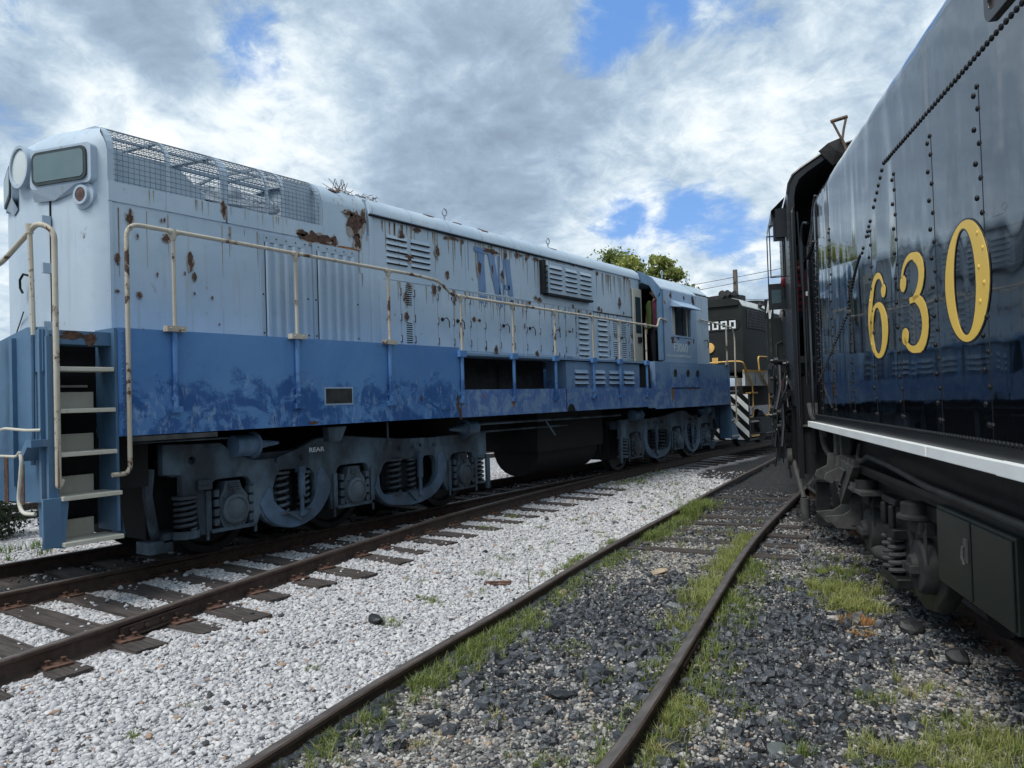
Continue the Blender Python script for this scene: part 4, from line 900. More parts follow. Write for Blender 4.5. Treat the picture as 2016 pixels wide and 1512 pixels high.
for q in (0,):
    g_ = MB(); g_.tube(bend([(-7.02, 2.93, 1.80), (-7.10, 2.86, 1.80), (-7.5, 2.84, 1.82), (-7.9, 2.84, 1.76), (-8.6, 2.84, 1.76)], .05), .013, 8); P('grab_iron', g_, 'cream')
    g_ = MB(); g_.tube(bend([(-8.6, 2.80, 1.58), (-7.22, 2.82, 1.58), (-7.16, 2.82, 1.62)], .05), .012, 8); g_.tube(bend([(-7.14, 2.82, 1.60), (-7.12, 2.82, 1.55), (-7.20, 2.82, 1.2), (-7.12, 2.82, 1.10), (-6.98, 2.86, 1.10)], .06), .016, 8); P('uncoupling_lever', g_, 'cream')
    g_ = MB(); g_.add([(-7.22, 2.83, 1.56), (-7.06, 2.83, 1.72), (-6.96, 2.83, 1.72), (-6.96, 2.83, 1.66), (-7.04, 2.83, 1.66), (-7.16, 2.83, 1.54), (-7.22, 2.97, 1.56), (-7.06, 2.97, 1.72), (-6.96, 2.97, 1.72), (-6.96, 2.97, 1.66), (-7.04, 2.97, 1.66), (-7.16, 2.97, 1.54)], [(0, 1, 2, 3, 4, 5)] + [(i, (i + 1) % 6, 6 + (i + 1) % 6, 6 + i) for i in range(6)], 0); P('bracket', g_, 'endblue')
hs = MB(); hs.tube([(-7.78, 2.86, 2.72), (-7.74, 2.80, 2.60), (-7.76, 2.78, 2.2), (-7.86, 2.80, 1.9)], .035, 10); P('air_hose', hs, 'rust')
cp_ = MB(); cp_.box(-8.62, -8.32, 2.35, 2.95, 1.05, 1.35); cp_.box(-8.68, -8.26, 2.2, 2.45, 1.0, 1.42); P('coupler', cp_, 'rust', bevel=.03)
# far end stairs
fs_ = MB(); fs_.box(SX - .3, SX, 19.50, 19.53, .75, 2.5); fs_.box(SX - .32, SX - .3, 19.5, 20.1, .8, 2.6, 1); fs_.add([(SX, 19.5, 1.6), (SX, 20.12, .75), (SX, 20.0, .72), (SX, 19.5, .72)], [(0, 1, 2, 3)], 0); fs_.box(CX - 1.4, SX - .3, 19.5, 19.56, 1.0, 2.6, 0)
fso = P('stairwell', fs_, ['endblue', 'under'])
for z_ in (2.38, 2.0, 1.62, 1.24, .82): t = MB(); t.box(SX - .2, SX + .03, 19.54, 20.05, z_ - .03, z_); P('stair_tread', t, 'cream', fso)
fh = MB(); fh.tube(bend([(ex, 19.65, 1.15), (ex, 19.85, 1.18), (ex, 19.92, 3.45), (ex, 19.75, 3.66), (hx2 + .05, 17.75, 3.74)], .15), .02, 8); fh.tube([(ex, 19.30, 2.66), (ex, 19.30, 3.66)], .022, 8); fh.box(ex - .04, ex + .02, 19.25, 19.38, 2.66, 2.74)
P('end_handrail', fh, 'rail_paint')
# underframe
uf = MB(); uf.box(CX - .45, CX + .45, 3.0, 19.5, 1.30, 1.72); uf.box(CX - .2, CX + 1.05, 11.1, 13.45, 1.0, 1.68); uf.box(CX - 1.40, SX - .04, 3.6, 19.4, 1.72, 1.76); uf.box(CX - 1.2, CX + 1.2, 3.1, 4.0, 1.2, 1.7)
uf.prism(arc(0, 0, .36, 0, 360, 18)[:-1], 1, 9.0, 9.01); P('underframe', uf, 'under')
tk = MB(); tk.cyl((CX + .50, 11.2, 1.05), (CX + .50, 13.3, 1.05), .50, 24); P('fuel_tank', tk, 'under')
pi = MB(); pi.tube([(SX - .25, 8.7, 1.58), (SX - .25, 13.8, 1.56)], .022, 8); pi.tube([(SX - .4, 9.0, 1.45), (SX - .4, 12.0, 1.44)], .018, 8); pi.tube([(SX - .15, 10.9, 1.55), (SX - .1, 11.1, 1.30)], .015, 6); pi.tube([(SX - .3, 3.8, 1.63), (SX - .3, 4.9, 1.62)], .012, 6)
P('brake_pipe', pi, 'truckblue')
wl = MB(); wl.box(SX - .03, SX + .01, 3.66, 4.55, 1.655, 1.70); P('sill_strip', wl, 'greyiron')
bk = MB(); bk.prism([(6.04, 1.68), (6.34, 1.68), (6.24, 1.50), (6.06, 1.50)], 0, SX - .16, SX - .05); bk.tube([(SX - .08, 7.05, 1.70), (SX - .08, 7.05, 1.48), (SX - .08, 7.07, 1.42)], .018, 6); bk.box(SX - .1, SX - .05, 7.02, 7.10, 1.41, 1.44)
P('bracket', bk, 'truckblue', bevel=.01)
# trucks, built around y=0 = middle axle at 6.66 for the near one
def build_truck(mirror):
    yc = 6.66 if not mirror else 23.40 - 6.66
    fx = -7.32
    A = [(4.16, 1.58), (4.16, 1.30), (4.36, 1.28), (4.36, 1.02), (4.50, 1.02), (4.56, .64), (4.66, .64), (4.66, 1.08)] + arc(4.76, 1.10, .10, 180, 90, 4) + arc(5.07, 1.10, .10, 90, 0, 4) + [(5.17, .66), (5.23, .66), (5.28, .78)] + \
        [(5.34, .68), (5.48, .59), (5.66, .55), (5.86, .56), (6.05, .63), (6.18, .74), (6.28, .92), (6.31, .68), (6.38, .67), (6.38, 1.08)] + arc(6.48, 1.10, .10, 180, 90, 4) + arc(6.84, 1.10, .10, 90, 0, 4) + [(6.94, .70), (7.00, .70), (7.04, .78), (7.14, .66), (7.34, .57), (7.70, .55), (8.0, .58), (8.22, .66), (8.38, .80), (8.48, .66), (8.55, .655), (8.55, 1.06)] + \
        arc(8.65, 1.08, .10, 180, 90, 4) + arc(9.0, 1.08, .10, 90, 0, 4) + [(9.10, .67), (9.17, .67), (9.20, 1.06), (9.42, 1.10), (9.42, 1.44), (9.0, 1.45), (8.2, 1.42), (7.6, 1.44), (7.0, 1.49), (6.5, 1.545), (6.1, 1.53), (5.8, 1.42), (5.5, 1.34), (5.2, 1.34), (4.95, 1.45), (4.8, 1.56)]
    H1 = [(5.44, 1.02)] + arc(5.60, 1.10, .12, 150, 90, 3) + arc(5.92, 1.08, .14, 90, 0, 4) + [(6.07, .84), (5.98, .73), (5.86, .70), (5.70, .68), (5.55, .74), (5.46, .84)]
    H2 = [(7.10, .98)] + arc(7.28, 1.05, .12, 160, 90, 4) + arc(8.12, 1.06, .14, 90, 0, 4) + [(8.26, .90), (8.18, .78), (8.02, .72), (7.6, .70), (7.22, .71), (7.13, .78)]
    H3 = arc(4.47, 1.41, .055, 0, 350, 14); H4 = arc(7.92, 1.34, .025, 0, 350, 10)
    fr = join((plate([A, H1, H2, H3, H4], 'yz', fx, .05, .014), 0))
    # raised rims round the loops
    U1 = [(5.27, .86), (5.34, .72), (5.46, .615), (5.66, .545), (5.86, .555), (6.05, .63), (6.18, .75), (6.28, .93), (6.22, 1.10), (6.12, 1.18), (6.07, .98), (6.02, .82), (5.92, .735), (5.74, .70), (5.58, .75), (5.46, .86), (5.40, 1.02), (5.34, .96)]
    U2 = [(7.02, .84), (7.12, .70), (7.30, .595), (7.70, .545), (8.0, .575), (8.22, .66), (8.38, .82), (8.45, 1.05), (8.38, 1.20), (8.28, 1.16), (8.26, .92), (8.16, .79), (8.0, .735), (7.6, .715), (7.24, .72), (7.12, .82), (7.09, 1.0)]
    rim1 = plate([smooth(U1 + [U1[0]], 3)[:-1]], 'yz', fx + .055, .010, .005); rim2 = plate([smooth(U2 + [U2[0]], 3)[:-1]], 'yz', fx + .055, .010, .005)
    f2 = join((rim1, 0), (rim2, 0))
    fr.box(fx + .04, fx + .085, 4.66, 5.17, .635, .672); fr.box(fx + .04, fx + .085, 6.38, 6.94, .66, .70); fr.box(fx + .04, fx + .085, 8.55, 9.10, .63, .665)
    for (a, b, z0, z1) in ((4.60, 4.66, .66, 1.08), (5.17, 5.22, .66, 1.10), (6.32, 6.38, .68, 1.1), (6.94, 7.0, .70, 1.1), (8.49, 8.55, .66, 1.08), (9.10, 9.16, .67, 1.06)): fr.box(fx + .045, fx + .075, a, b, z0, z1)
    fr.box(fx + .05, fx + .10, 4.50, 4.66, 1.10, 1.20)
    for y in (4.545, 4.60): fr.dome((fx + .10, y, 1.15), (1, 0, 0), .012, .01, 6)
    for y in (5.50, 5.86, 7.5, 7.76, 8.2): fr.cyl((fx + .04, y, 1.33), (fx + .10, y, 1.33), .028, 10)
    for y in (4.62, 5.20, 6.34, 6.98, 8.52, 9.14): fr.cyl((fx + .06, y, .57), (fx + .06, y, .66), .016, 8)
    fr.box(fx - .4, fx - .02, 4.3, 9.3, 1.25, 1.42); fr.box(-9.6, fx - .2, 5.5, 5.9, .75, 1.1); fr.box(-9.6, fx - .2, 7.4, 7.9, .75, 1.1)
    fr.box(fx + .02, fx + .06, 9.42, 9.50, .57, 1.10)
    fr.box(-9.3, -7.62, 4.15, 9.35, .62, 1.30, 1)  # black box added behind the frame so its openings look dark
    far_ = join((plate([A, H1, H2], 'yz', 2 * CX - fx, .05, .014), 0))
    org = Vector((CX, yc if not mirror else 6.66, .35))
    def TP(name, mb, mats, parent, bevel=0, label=None):
        me = mb.mesh(name, [mats] if isinstance(mats, str) else mats); me.transform(Matrix.Translation(-Vector((CX, 6.66, .35))))
        o = bpy.data.objects.new(name, me); COL.objects.link(o); o.parent = parent
        if label: o['label'] = label
        return o
    to = TP('truck', fr, ['truckblue', 'under'], loco); to.location = Vector((CX, yc, .35)) - Vector(BL)
    if mirror: to.scale = (1, -1, 1)
    TP('loop_rim', join((rim1, 0)), 'loopblue', to); TP('loop_rim', join((rim2, 0)), 'loopblue', to); TP('side_frame', far_, 'truckblue', to)
    for i, y in enumerate((4.925, 6.66, 8.83)):
        z_ = .858; w = MB()
        for x_, sg in ((-7.75, 1), (-9.19, -1)):
            w.lathe((x_ - sg * .075, y, z_), (sg, 0, 0), [(0, .47), (0, .545), (.025, .55), (.04, .508), (.14, .502), (.14, .43), (.09, .40), (.09, .16), (.16, .14), (.20, .10)], 40)
        w.cyl((-9.3, y, z_), (-7.5, y, z_), .09, 14); TP('wheelset', w, 'darksteel', to)
        j = MB(); jx = fx + .045
        oct_ = [(y - .17, z_ - .10), (y - .12, z_ - .19), (y + .12, z_ - .19), (y + .17, z_ - .10), (y + .17, z_ + .13), (y + .10, z_ + .22), (y + .07, z_ + .30), (y - .10, z_ + .30), (y - .12, z_ + .22), (y - .17, z_ + .13)]
        j.prism(oct_, 0, jx - .12, jx + .035); j.lathe((jx + .03, y, z_), (1, 0, 0), [(0, .165), (.05, .16), (.06, .15), (.065, .125), (.055, .12), (.06, .10), (.085, .06), (.09, .02)], 32)
        tri = [(y + .085 * math.cos(R(a)), z_ + .085 * math.sin(R(a))) for a in (90, 210, 330)]; j.prism(tri, 0, jx + .08, jx + .105)
        for a in range(8): j.dome((jx + .035, y + .19 * math.cos(a * math.tau / 8) * .85, z_ + .19 * math.sin(a * math.tau / 8)), (1, 0, 0), .016, .02, 6)
        for q in range(4): j.box(jx - .02, jx + .05, y - .07, y + .07, z_ + .215 + q * .022, z_ + .228 + q * .022)
        for sy in (-.21, .21):
            for q in range(4): j.box(jx - .03, jx + .045, y + sy - .028, y + sy + .028, z_ - .15 + q * .10, z_ - .08 + q * .10)
        TP('journal_box', j, 'loopblue' if False else 'spring', to)
    for (y, r_, z0, z1) in ((5.60, .085, .73, 1.16), (5.93, .06, .73, 1.14), (7.44, .095, .74, 1.16), (7.78, .06, .74, 1.14), (4.42, .10, .70, 1.02), (9.28, .085, .70, 1.06)):
        sp_ = MB(); xx = fx - .02; sp_.helix((xx, y, z0), r_, z1 - z0, 5.5, .019, 14, 8); sp_.cyl((xx, y, z0 - .03), (xx, y, z0), r_ + .03, 18); sp_.cyl((xx, y, z1), (xx, y, z1 + .03), r_ + .03, 18); sp_.cyl((xx, y, z0), (xx, y, z1), r_ * .45, 12, 1)
        TP('spring', sp_, ['spring', 'under'], to)
    for (y, z0, z1) in ((5.82, .72, 1.17), (7.86, .72, 1.17)):
        ss = MB(); xx = fx + .09; ss.cyl((xx, y, z0 + .18), (xx, y, z1), .042, 14); ss.cyl((xx, y, z0), (xx, y, z0 + .2), .026, 12); ss.box(xx - .03, xx + .03, y - .05, y + .05, z0 - .06, z0); ss.box(xx - .06, xx + .03, y - .045, y + .045, z1, z1 + .06)
        TP('shock_absorber', ss, 'loopblue', to)
    dg = MB(); dg.prism([(5.60, .72), (5.96, .72), (5.80, .60)], 0, fx + .02, fx + .10); dg.prism([(7.62, .72), (7.96, .72), (7.78, .58)], 0, fx + .02, fx + .10); TP('spring_seat', dg, 'truckblue', to)
    for (y, sgn) in ((5.06, 1), (8.90, -1)):
        b = MB(); bc = Vector((fx + .12, y, 1.53)); ax_ = Vector((0, sgn, 0)); b.lathe(bc, ax_, [(-.17, .05), (-.16, .115), (.08, .12), (.09, .145), (.11, .145), (.12, .10), (.20, .05), (.30, .035), (.42, .02)], 22)
        TP('brake_cylinder', b, 'loopblue', to)
    sn = MB(); sn.tube([(fx - .02, 4.05, 1.35), (fx + .02, 4.0, 1.1), (fx - .1, 4.12, .75), (fx - .25, 4.25, .55)], .05, 8); sn.box(fx - .3, fx - .05, 4.05, 4.3, .50, .62); TP('sand_pipe', sn, 'truckblue', to)
    pl = MB(); pl.box(fx - .35, fx - .05, 4.2, 4.5, .60, .69); pl.cyl((fx - .02, 4.42, .62), (fx - .02, 4.42, .70), .14, 20); TP('spring_plank', pl, 'truckblue', to)
    if not mirror:
        t_ = text('REAR', .075, 'yz', (fx + .066, 5.96, 1.385), .001, 1.3); t_.materials.append(M['lighttext']); t_.transform(Matrix.Translation(-Vector((CX, 6.66, .35)))); o = bpy.data.objects.new('chalk_mark', t_); COL.objects.link(o); o.parent = to; o['label'] = 'REAR written in chalk'
build_truck(False); build_truck(True)
# ------------------------------------------------------------------ black tender (local frame: x across, y along the track, z up; side towards the camera at x=-1.5)
tender = thing('tender', 'huge glossy black steam locomotive tender with gold 630 and a white stripe', 'tender', tp(5, 0, .18), TA)
def TL(u, v, z): return (v, u - 5, z - .18)
def TPt(name, mb, mats, parent=None, bevel=0, label=None):
    """vertices given as (v, u, z) in track coordinates of the tender"""
    me = mb.mesh(name, [mats] if isinstance(mats, str) else mats) if isinstance(mb, MB) else mb
    if not isinstance(mb, MB): me.materials.append(M[mats])
    me.transform(Matrix.Translation((0, -5, -.18)))
    o = bpy.data.objects.new(name, me); COL.objects.link(o); o.parent = parent or tender
    if bevel:
        b = o.modifiers.new('bevel', 'BEVEL'); b.width = bevel; b.segments = 2; b.limit_method = 'ANGLE'; b.angle_limit = R(40)
    if label: o['label'] = label
    return o
# front outline of the side sheet (u rising towards the locomotive)
def zt_of(u): return 4.16
front = [(9.30, 1.64), (9.30, 3.40), (9.24, 3.58), (9.05, 3.68), (8.93, 3.74), (8.84, 3.90), (8.72, 4.02)] 
side = [(-3.5, 1.64)] + front
tb = MB(); V0 = -1.5
NU = 120
def uedge(z): return float(np.interp(z, [1.64, 3.40, 3.58, 3.68, 3.74, 3.90, 4.02, 4.10], [9.30, 9.30, 9.24, 9.05, 8.93, 8.84, 8.66, 8.50]))
prof = [(V0, z) for z in np.linspace(1.64, 3.95, 34)] + [(V0 + .16 - .16 * math.cos(R(a)), 3.95 + .17 * math.sin(R(a))) for a in range(10, 91, 10)] + [(V0 + .35, 4.125), (V0 + .7, 4.13)]
rows = []
for (v, z) in prof:
    ue = uedge(z) if v < V0 + .5 else 8.4
    if v > V0 + .02: ue = uedge(4.02 + (v - V0) * .5)
    rows.append([(v, u, z) for u in np.linspace(-3.5, ue, NU)])
tb.add([p for r_ in rows for p in r_], [(j * NU + i, j * NU + i + 1, (j + 1) * NU + i + 1, (j + 1) * NU + i) for j in range(len(rows) - 1) for i in range(NU - 1)], 0, True)
tb.box(-1.46, 1.5, -3.5, 9.1, 1.58, 1.62); tb.box(1.42, 1.5, -3.5, 7.5, 1.62, 4.0); tb.box(-1.4, 1.4, -3.5, 7.3, 3.0, 3.1); tb.box(-1.4, 1.4, 8.2, 8.26, 1.62, 3.7)
tb.box(-1.45, 1.45, -3.5, -3.4, 1.62, 4.1)
# seams on the side: butt strips are slight steps
def rv(u, z, r=.017, mi=1): tb.dome((V0 - .001, u, z), (-1, 0, 0), r, r * .62, 8, mi)
cols = [(-3.1, 3.38), (-2.35, 3.38), (-1.6, 3.38), (-.85, 3.38), (-.1, 3.38), (.65, 3.38), (1.4, 3.38), (2.15, 3.38), (2.9, 3.38), (3.5, 3.38), (4.14, 3.38), (4.87, 3.38), (5.65, 3.38), (6.37, 3.14), (7.15, 2.86), (7.98, 3.50), (8.72, 3.46)]
gold_rivets = []
dig = {'0': (4.05, 4.68), '3': (4.96, 5.62), '6': (5.88, 6.50)}
def ingold(u, z):
    if 4.03 < u < 4.69 and 2.157 < z < 2.783:
        q = ((u - 4.36) / .31) ** 2 + ((z - 2.47) / .313) ** 2; q2 = ((u - 4.375) / .175) ** 2 + ((z - 2.47) / .275) ** 2; return q < 1 and q2 > 1
    if 6.18 < u < 6.45 and 2.25 < z < 2.7: return .5 < ((u - 6.22) / .26) ** 2 + ((z - 2.45) / .3) ** 2 < 1.1 and u > 6.33
    return False
for u, zt in cols:
    z_ = zt; k = 0
    du = .030
    rvl = [(u - du, zt + .008), (u + du * .6, zt - .02)]
    z_ = zt - .10
    while z_ > 1.80:
        rvl.append((u + (du if k % 2 else -du), z_)); z_ -= .085; k += 1
    rvl += [(u, 1.735), (u - .045, 1.733)]
    for (a, b) in rvl: rv(a, b, .0155, 2 if ingold(a, b) else 1)
    tb.box(V0 - .0025, V0 + .001, u - du - .018, u - du - .015, 1.66, zt, 0)
def line(u0, z0, u1, z1, sp, r=.0165):
    n = max(1, int(math.hypot(u1 - u0, z1 - z0) / sp))
    for i in range(n + 1): t = i / n; rv(u0 + (u1 - u0) * t, z0 + (z1 - z0) * t, r)
line(-3.3, 3.535, 5.86, 3.535, .054); 
for (a, b) in ((5.92, 3.50), (5.97, 3.46), (6.03, 3.42), (6.08, 3.38), (6.14, 3.34), (6.20, 3.30)): rv(a, b)
line(6.32, 3.22, 6.46, 3.13, .055); line(6.58, 3.06, 6.62, 3.03, .05)
for t in np.linspace(0, 1, 17): rv(6.70 + .48 * t, 3.02 - .19 * t - .12 * t * t)
line(7.22, 2.70, 7.24, 2.60, .05); line(7.27, 2.60, 8.85, 2.03, .062)
line(8.85, 3.44, 8.85, 2.05, .062, .015)
line(-3.4, 1.652, 9.15, 1.652, .047, .015)
tbo = TPt('tank', tb, ['gloss', 'rivet', 'gold'])
ed = MB(); ed.tube([(V0, uedge(z), z) for z in (1.66, 2.5, 3.40, 3.49, 3.58, 3.63, 3.68, 3.74, 3.82, 3.90, 3.96, 4.02)], .014, 8); TPt('edge_bead', ed, 'gloss')
ed = MB(); ed.tube(bend([(V0 - .05, 9.34, 2.0), (V0 - .05, 9.36, 3.72), (V0 - .05, 9.22, 3.86), (V0 - .03, 9.0, 3.80)], .09), .016, 8); ed.tube([(V0 - .01, 9.24, 3.44), (V0 - .01, 8.82, 3.56)], .014, 8); TPt('grab_iron', ed, 'semi')
sp2 = MB(); sp2.box(V0 - .05, V0 - .006, -3.5, 3.95, 1.508, 1.578); sp2.box(V0 - .046, V0 - .006, 3.955, 5.0, 1.510, 1.576); sp2.box(V0 - .05, V0 - .006, 5.004, 9.42, 1.510, 1.576); TPt('stripe_board', sp2, 'white', bevel=.004, label='white painted running board edge')
sp2 = MB(); sp2.box(V0 - .004, V0 + .05, -3.5, 9.2, 1.52, 1.64); TPt('tank_footing', sp2, 'semi')
op = MB(); lp = rrect(3.05, 3.93, 3.60, 4.02, .07); 
op2 = join((plate([lp, rrect(3.09, 3.89, 3.64, 3.98, .05)], 'yz', V0 - .008, .012, .004), 0)); op2.box(V0 - .006, V0 - .003, 3.07, 3.91, 3.62, 4.0, 1); M['wine'] = plain('dark_wine_red_paint', (.045, .02, .028), .35); TPt('side_panel', op2, ['semi', 'wine'], label='dark wine red panel with rounded corners and black rim')
# digits as variable width strokes; readable from the camera side: text direction is towards falling u
def vstroke(pts):
    """pts: (x, z, half width) in digit space, x to the right as read; returns outline"""
    P_ = [Vector((p[0], p[1])) for p in pts]; L_, R_ = [], []
    for i, p in enumerate(P_):
        d = (P_[min(i + 1, len(P_) - 1)] - P_[max(i - 1, 0)]).normalized(); n = Vector((-d.y, d.x)) * pts[i][2]; L_.append(p + n); R_.append(p - n)
    return [tuple(q) for q in L_ + R_[::-1]]
def bez(a, b, c, d, n=12): return [tuple((1 - t) ** 3 * np.array(a) + 3 * (1 - t) ** 2 * t * np.array(b) + 3 * (1 - t) * t * t * np.array(c) + t ** 3 * np.array(d)) for t in np.linspace(0, 1, n)]
def digit_mesh(loopsets, u0, z0, w, h, depth, x):
    mb = MB()
    for loops in loopsets:
        me = plate([[(u0 - p[0] * w, z0 + p[1] * h) for p in lp] for lp in loops], 'yz', x, depth, .0008); mb = MB() if mb is None else mb
        mb.add([v.co[:] for v in me.vertices], [list(f.vertices) for f in me.polygons])
    return mb
def ell(cx, cy, rx, ry, n=44): return [(cx + rx * math.cos(i * math.tau / n), cy + ry * math.sin(i * math.tau / n)) for i in range(n)]
def with_outline(name, sets, sets2, u0, z0, w, h, lab):
    g_ = digit_mesh(sets, u0, z0, w, h, .0016, V0 - .0035); b_ = digit_mesh(sets2, u0, z0, w, h, .0010, V0 - .0022)
    o = TPt('numeral', g_, 'gold', label=lab); TPt('numeral_outline', b_, 'goldedge', o); return o
G0 = [[ell(.5, .5, .5, .5), ell(.47, .5, .255, .445)]]; G0b = [[ell(.5, .5, .525, .515), ell(.47, .5, .235, .43)]]
with_outline('zero', G0, G0b, 4.67, 2.157, .625, .626, 'gold numeral 0')
s6 = bez((.80, .73, .02), (.86, .99, .035), (.52, 1.08, .035), (.24, .80, .06), 12) + bez((.22, .78, .065), (.0, .55, .085), (.02, .20, .085), (.28, .05, .06), 12)[1:]
loop6 = [ell(.52, .335, .44, .335), ell(.47, .335, .22, .275)]
def th3(e):
    top = bez((.17, .80, .03 + e), (.20, .93, .03 + e), (.40, 1.0, .03 + e), (.56, .965, .035 + e), 9) + bez((.60, .95, .045 + e), (.90, .88, .10 + e), (.86, .60, .09 + e), (.52, .535, .025 + e), 12)
    bot = bez((.50, .535, .02 + e), (.93, .52, .10 + e), (.96, .12, .115 + e), (.66, .04, .06 + e), 12) + bez((.62, .035, .045 + e), (.45, .0, .03 + e), (.25, .04, .03 + e), (.17, .16, .03 + e), 9)[1:]
    return [[vstroke(top)], [vstroke(bot)], [ell(.195, .735, .105 + e, .085 + e)], [ell(.20, .175, .115 + e, .09 + e)], [[(.40, .56 + e), (.56, .56 + e), (.56, .50 - e), (.40, .50 - e)]]]
def six(e):
    l = [[ell(.54, .325, .44 + e, .33 + e), ell(.50, .325, .22 - e, .275 - e)]]
    a = bez((.84, .80, .02 + e), (.76, 1.0, .03 + e), (.52, 1.0, .035 + e), (.38, .88, .055 + e), 10) + bez((.36, .86, .06 + e), (.12, .62, .10 + e), (.12, .44, .10 + e), (.20, .28, .10 + e), 12)[1:]
    return l + [[vstroke(a)], [ell(.84, .755, .10 + e, .075 + e)]]
with_outline('three', th3(0), th3(.018), 5.62, 2.157, .66, .626, 'gold numeral 3')
with_outline('six', six(0), six(.018), 6.52, 2.16, .62, .635, 'gold numeral 6')
# underframe
bm_ = MB(); bm_.box(-1.40, -1.30, -3.5, 8.95, 1.16, 1.20, 0); bm_.box(-1.40, -1.36, -3.5, 8.95, 1.16, 1.24); bm_.box(-1.0, 1.0, -3.5, 9.2, 1.15, 1.5); bm_.box(-1.30, -1.22, -3.5, 8.95, 1.18, 1.50); TPt('side_beam', bm_, 'grime')
pi_ = MB(); pi_.tube(bend([(-1.42, 7.35, 1.44), (-1.45, 7.35, 1.30), (-1.45, 7.15, 1.30), (-1.45, 6.95, 1.36), (-1.45, 6.2, 1.34), (-1.44, 5.4, 1.285), (-1.43, 4.2, 1.27), (-1.43, 1.0, 1.27), (-1.43, -2, 1.27)], .06), .022, 8); TPt('air_pipe', pi_, 'dusty')
vb = MB(); vb.box(-1.42, -1.37, 8.05, 8.45, 1.0, 1.5); vb.box(-1.45, -1.42, 8.3, 8.45, 1.02, 1.48); vb.box(-1.45, -1.42, 8.05, 8.12, 1.02, 1.48); vb.box(-1.46, -1.1, 7.2, 8.45, .99, 1.02)
for q in range(4): vb.cyl((-1.44, 7.9 - q * .12, 1.02), (-1.44, 7.9 - q * .12, 1.07), .022, 8)
TPt('frame_bracket', vb, 'greyiron')
# cast step / poling bracket in front of the truck
hk = [(-1.52, 1.28), (-1.535, 1.16), (-1.64, 1.105), (-1.655, 1.05), (-1.585, 1.01), (-1.57, 1.04), (-1.50, 1.02), (-1.43, .96), (-1.40, .86), (-1.42, .75), (-1.49, .70), (-1.655, .685), (-1.56, .575), (-1.30, .56), (-1.28, .90), (-1.28, 1.28)]
hk2 = smooth(hk[:2], 1)[:1] + hk
st_ = join((plate([hk], 'xz', 8.36, .012, .004), 0), (plate([[(x + .03, z) for x, z in hk]], 'xz', 8.02, .012, .004), 0))
st_.box(-1.40, -1.30, 8.0, 8.38, .60, 1.26)
st_.prism([(7.45, 1.22), (8.30, 1.26), (8.28, .98), (8.08, .80)], 0, -1.47, -1.40); st_.prism([(7.75, 1.16), (8.2, 1.18), (8.1, .95)], 0, -1.49, -1.465)
for q in range(4): st_.box(-1.46, -1.40, 7.5 + q * .16, 7.6 + q * .16, 1.22, 1.28)
for (a, b, z_) in ((7.93, 8.12, 1.0), (7.97, 8.12, .95), (8.02, 8.12, .90)): st_.box(-1.497, -1.488, a, b, z_, z_ + .015)
TPt('step_casting', st_, 'greyiron', bevel=.004)
hp = MB(); hp.tube(bend([(-1.15, 7.75, .95), (-1.25, 7.72, .75), (-1.30, 7.62, .52), (-1.28, 7.35, .46), (-1.2, 7.1, .5)], .1), .062, 12); TPt('feed_pipe', hp, 'greyiron')
# truck
fr = join((plate([[(7.55, 1.04), (7.55, .85), (7.30, .78), (7.10, .62), (6.98, .44), (6.72, .40), (6.50, .36), (6.20, .30), (5.95, .34), (5.72, .52), (5.60, .80), (5.2, .95), (5.2, 1.12), (7.4, 1.12)],
                  [(6.42, 1.0), (6.55, .98), (6.60, .8), (6.50, .58), (6.40, .52), (6.36, .7)], [(6.98, .98), (7.3, .96), (7.25, .86), (7.05, .82), (6.98, .86)]], 'yz', -1.20, .06, .015), 0))
fr.box(-1.34, -1.10, 6.62, 7.02, .98, 1.04); fr.box(-1.36, -1.08, 6.55, 7.05, .34, .42); fr.box(-1.36, -1.15, 6.60, 7.0, .72, .80); fr.box(-1.3, -1.2, 5.15, 6.0, .99, 1.10)
for q in (6.70, 6.94): fr.cyl((-1.34, q, .80), (-1.34, q, .98), .03, 8)
tro = TPt('truck', fr, 'grime', bevel=.008)
for y, z0 in ((6.74, .42), (6.93, .42)):
    s_ = MB(); s_.helix((-1.28, y, .42), .075, .31, 5, .020, 14, 8); s_.cyl((-1.28, y, .42), (-1.28, y, .73), .035, 10, 1); TPt('spring', s_, ['greyiron', 'under'], tro)
for y in (6.03, 7.78, 4.3, 2.6):
    w = MB()
    for x_, sg in ((-.752, 1), (.752, -1)): w.lathe((x_ - sg * .075, y, .18 + .42), (sg, 0, 0), [(0, .40), (0, .445), (.025, .45), (.04, .42), (.14, .415), (.14, .35), (.09, .32), (.09, .14), (.2, .10)], 32)
    w.cyl((-1.2, y, .6), (1.2, y, .6), .08, 12); TPt('wheelset', w, 'darksteel', tro)
for y in (6.03, 7.55):
    j = MB(); j.box(-1.36, -1.15, y - .14, y + .14, .88, .98); j.cyl((-1.34, y, .98), (-1.34, y, 1.10), .10, 18); j.lathe((-1.32, y, .98), (0, 0, 1), [(0, .15), (.03, .15), (.04, .13)], 18); j.lathe((-1.22, y, .64), (-1, 0, 0), [(0, .20), (.10, .20), (.13, .18), (.14, .09), (.18, .08), (.18, .02)], 26)
    for a in range(3): j.box(-1.42, -1.34, y - .10 + a * .08, y - .05 + a * .08, .60, .66)
    j.add([(-1.33, y - .22, .98), (-1.33, y - .17, .98), (-1.33, y - .2, .62), (-1.36, y - .2, .9)], [(0, 1, 2), (0, 3, 2), (1, 3, 2)]); TPt('journal_box', j, 'dusty', tro, .006)
cbm = MB(); cbm.box(-1.44, -1.0, 4.06, 5.20, .73, 1.20); cbo = TPt('battery_cabinet', cbm, 'dgreen', bevel=.006)
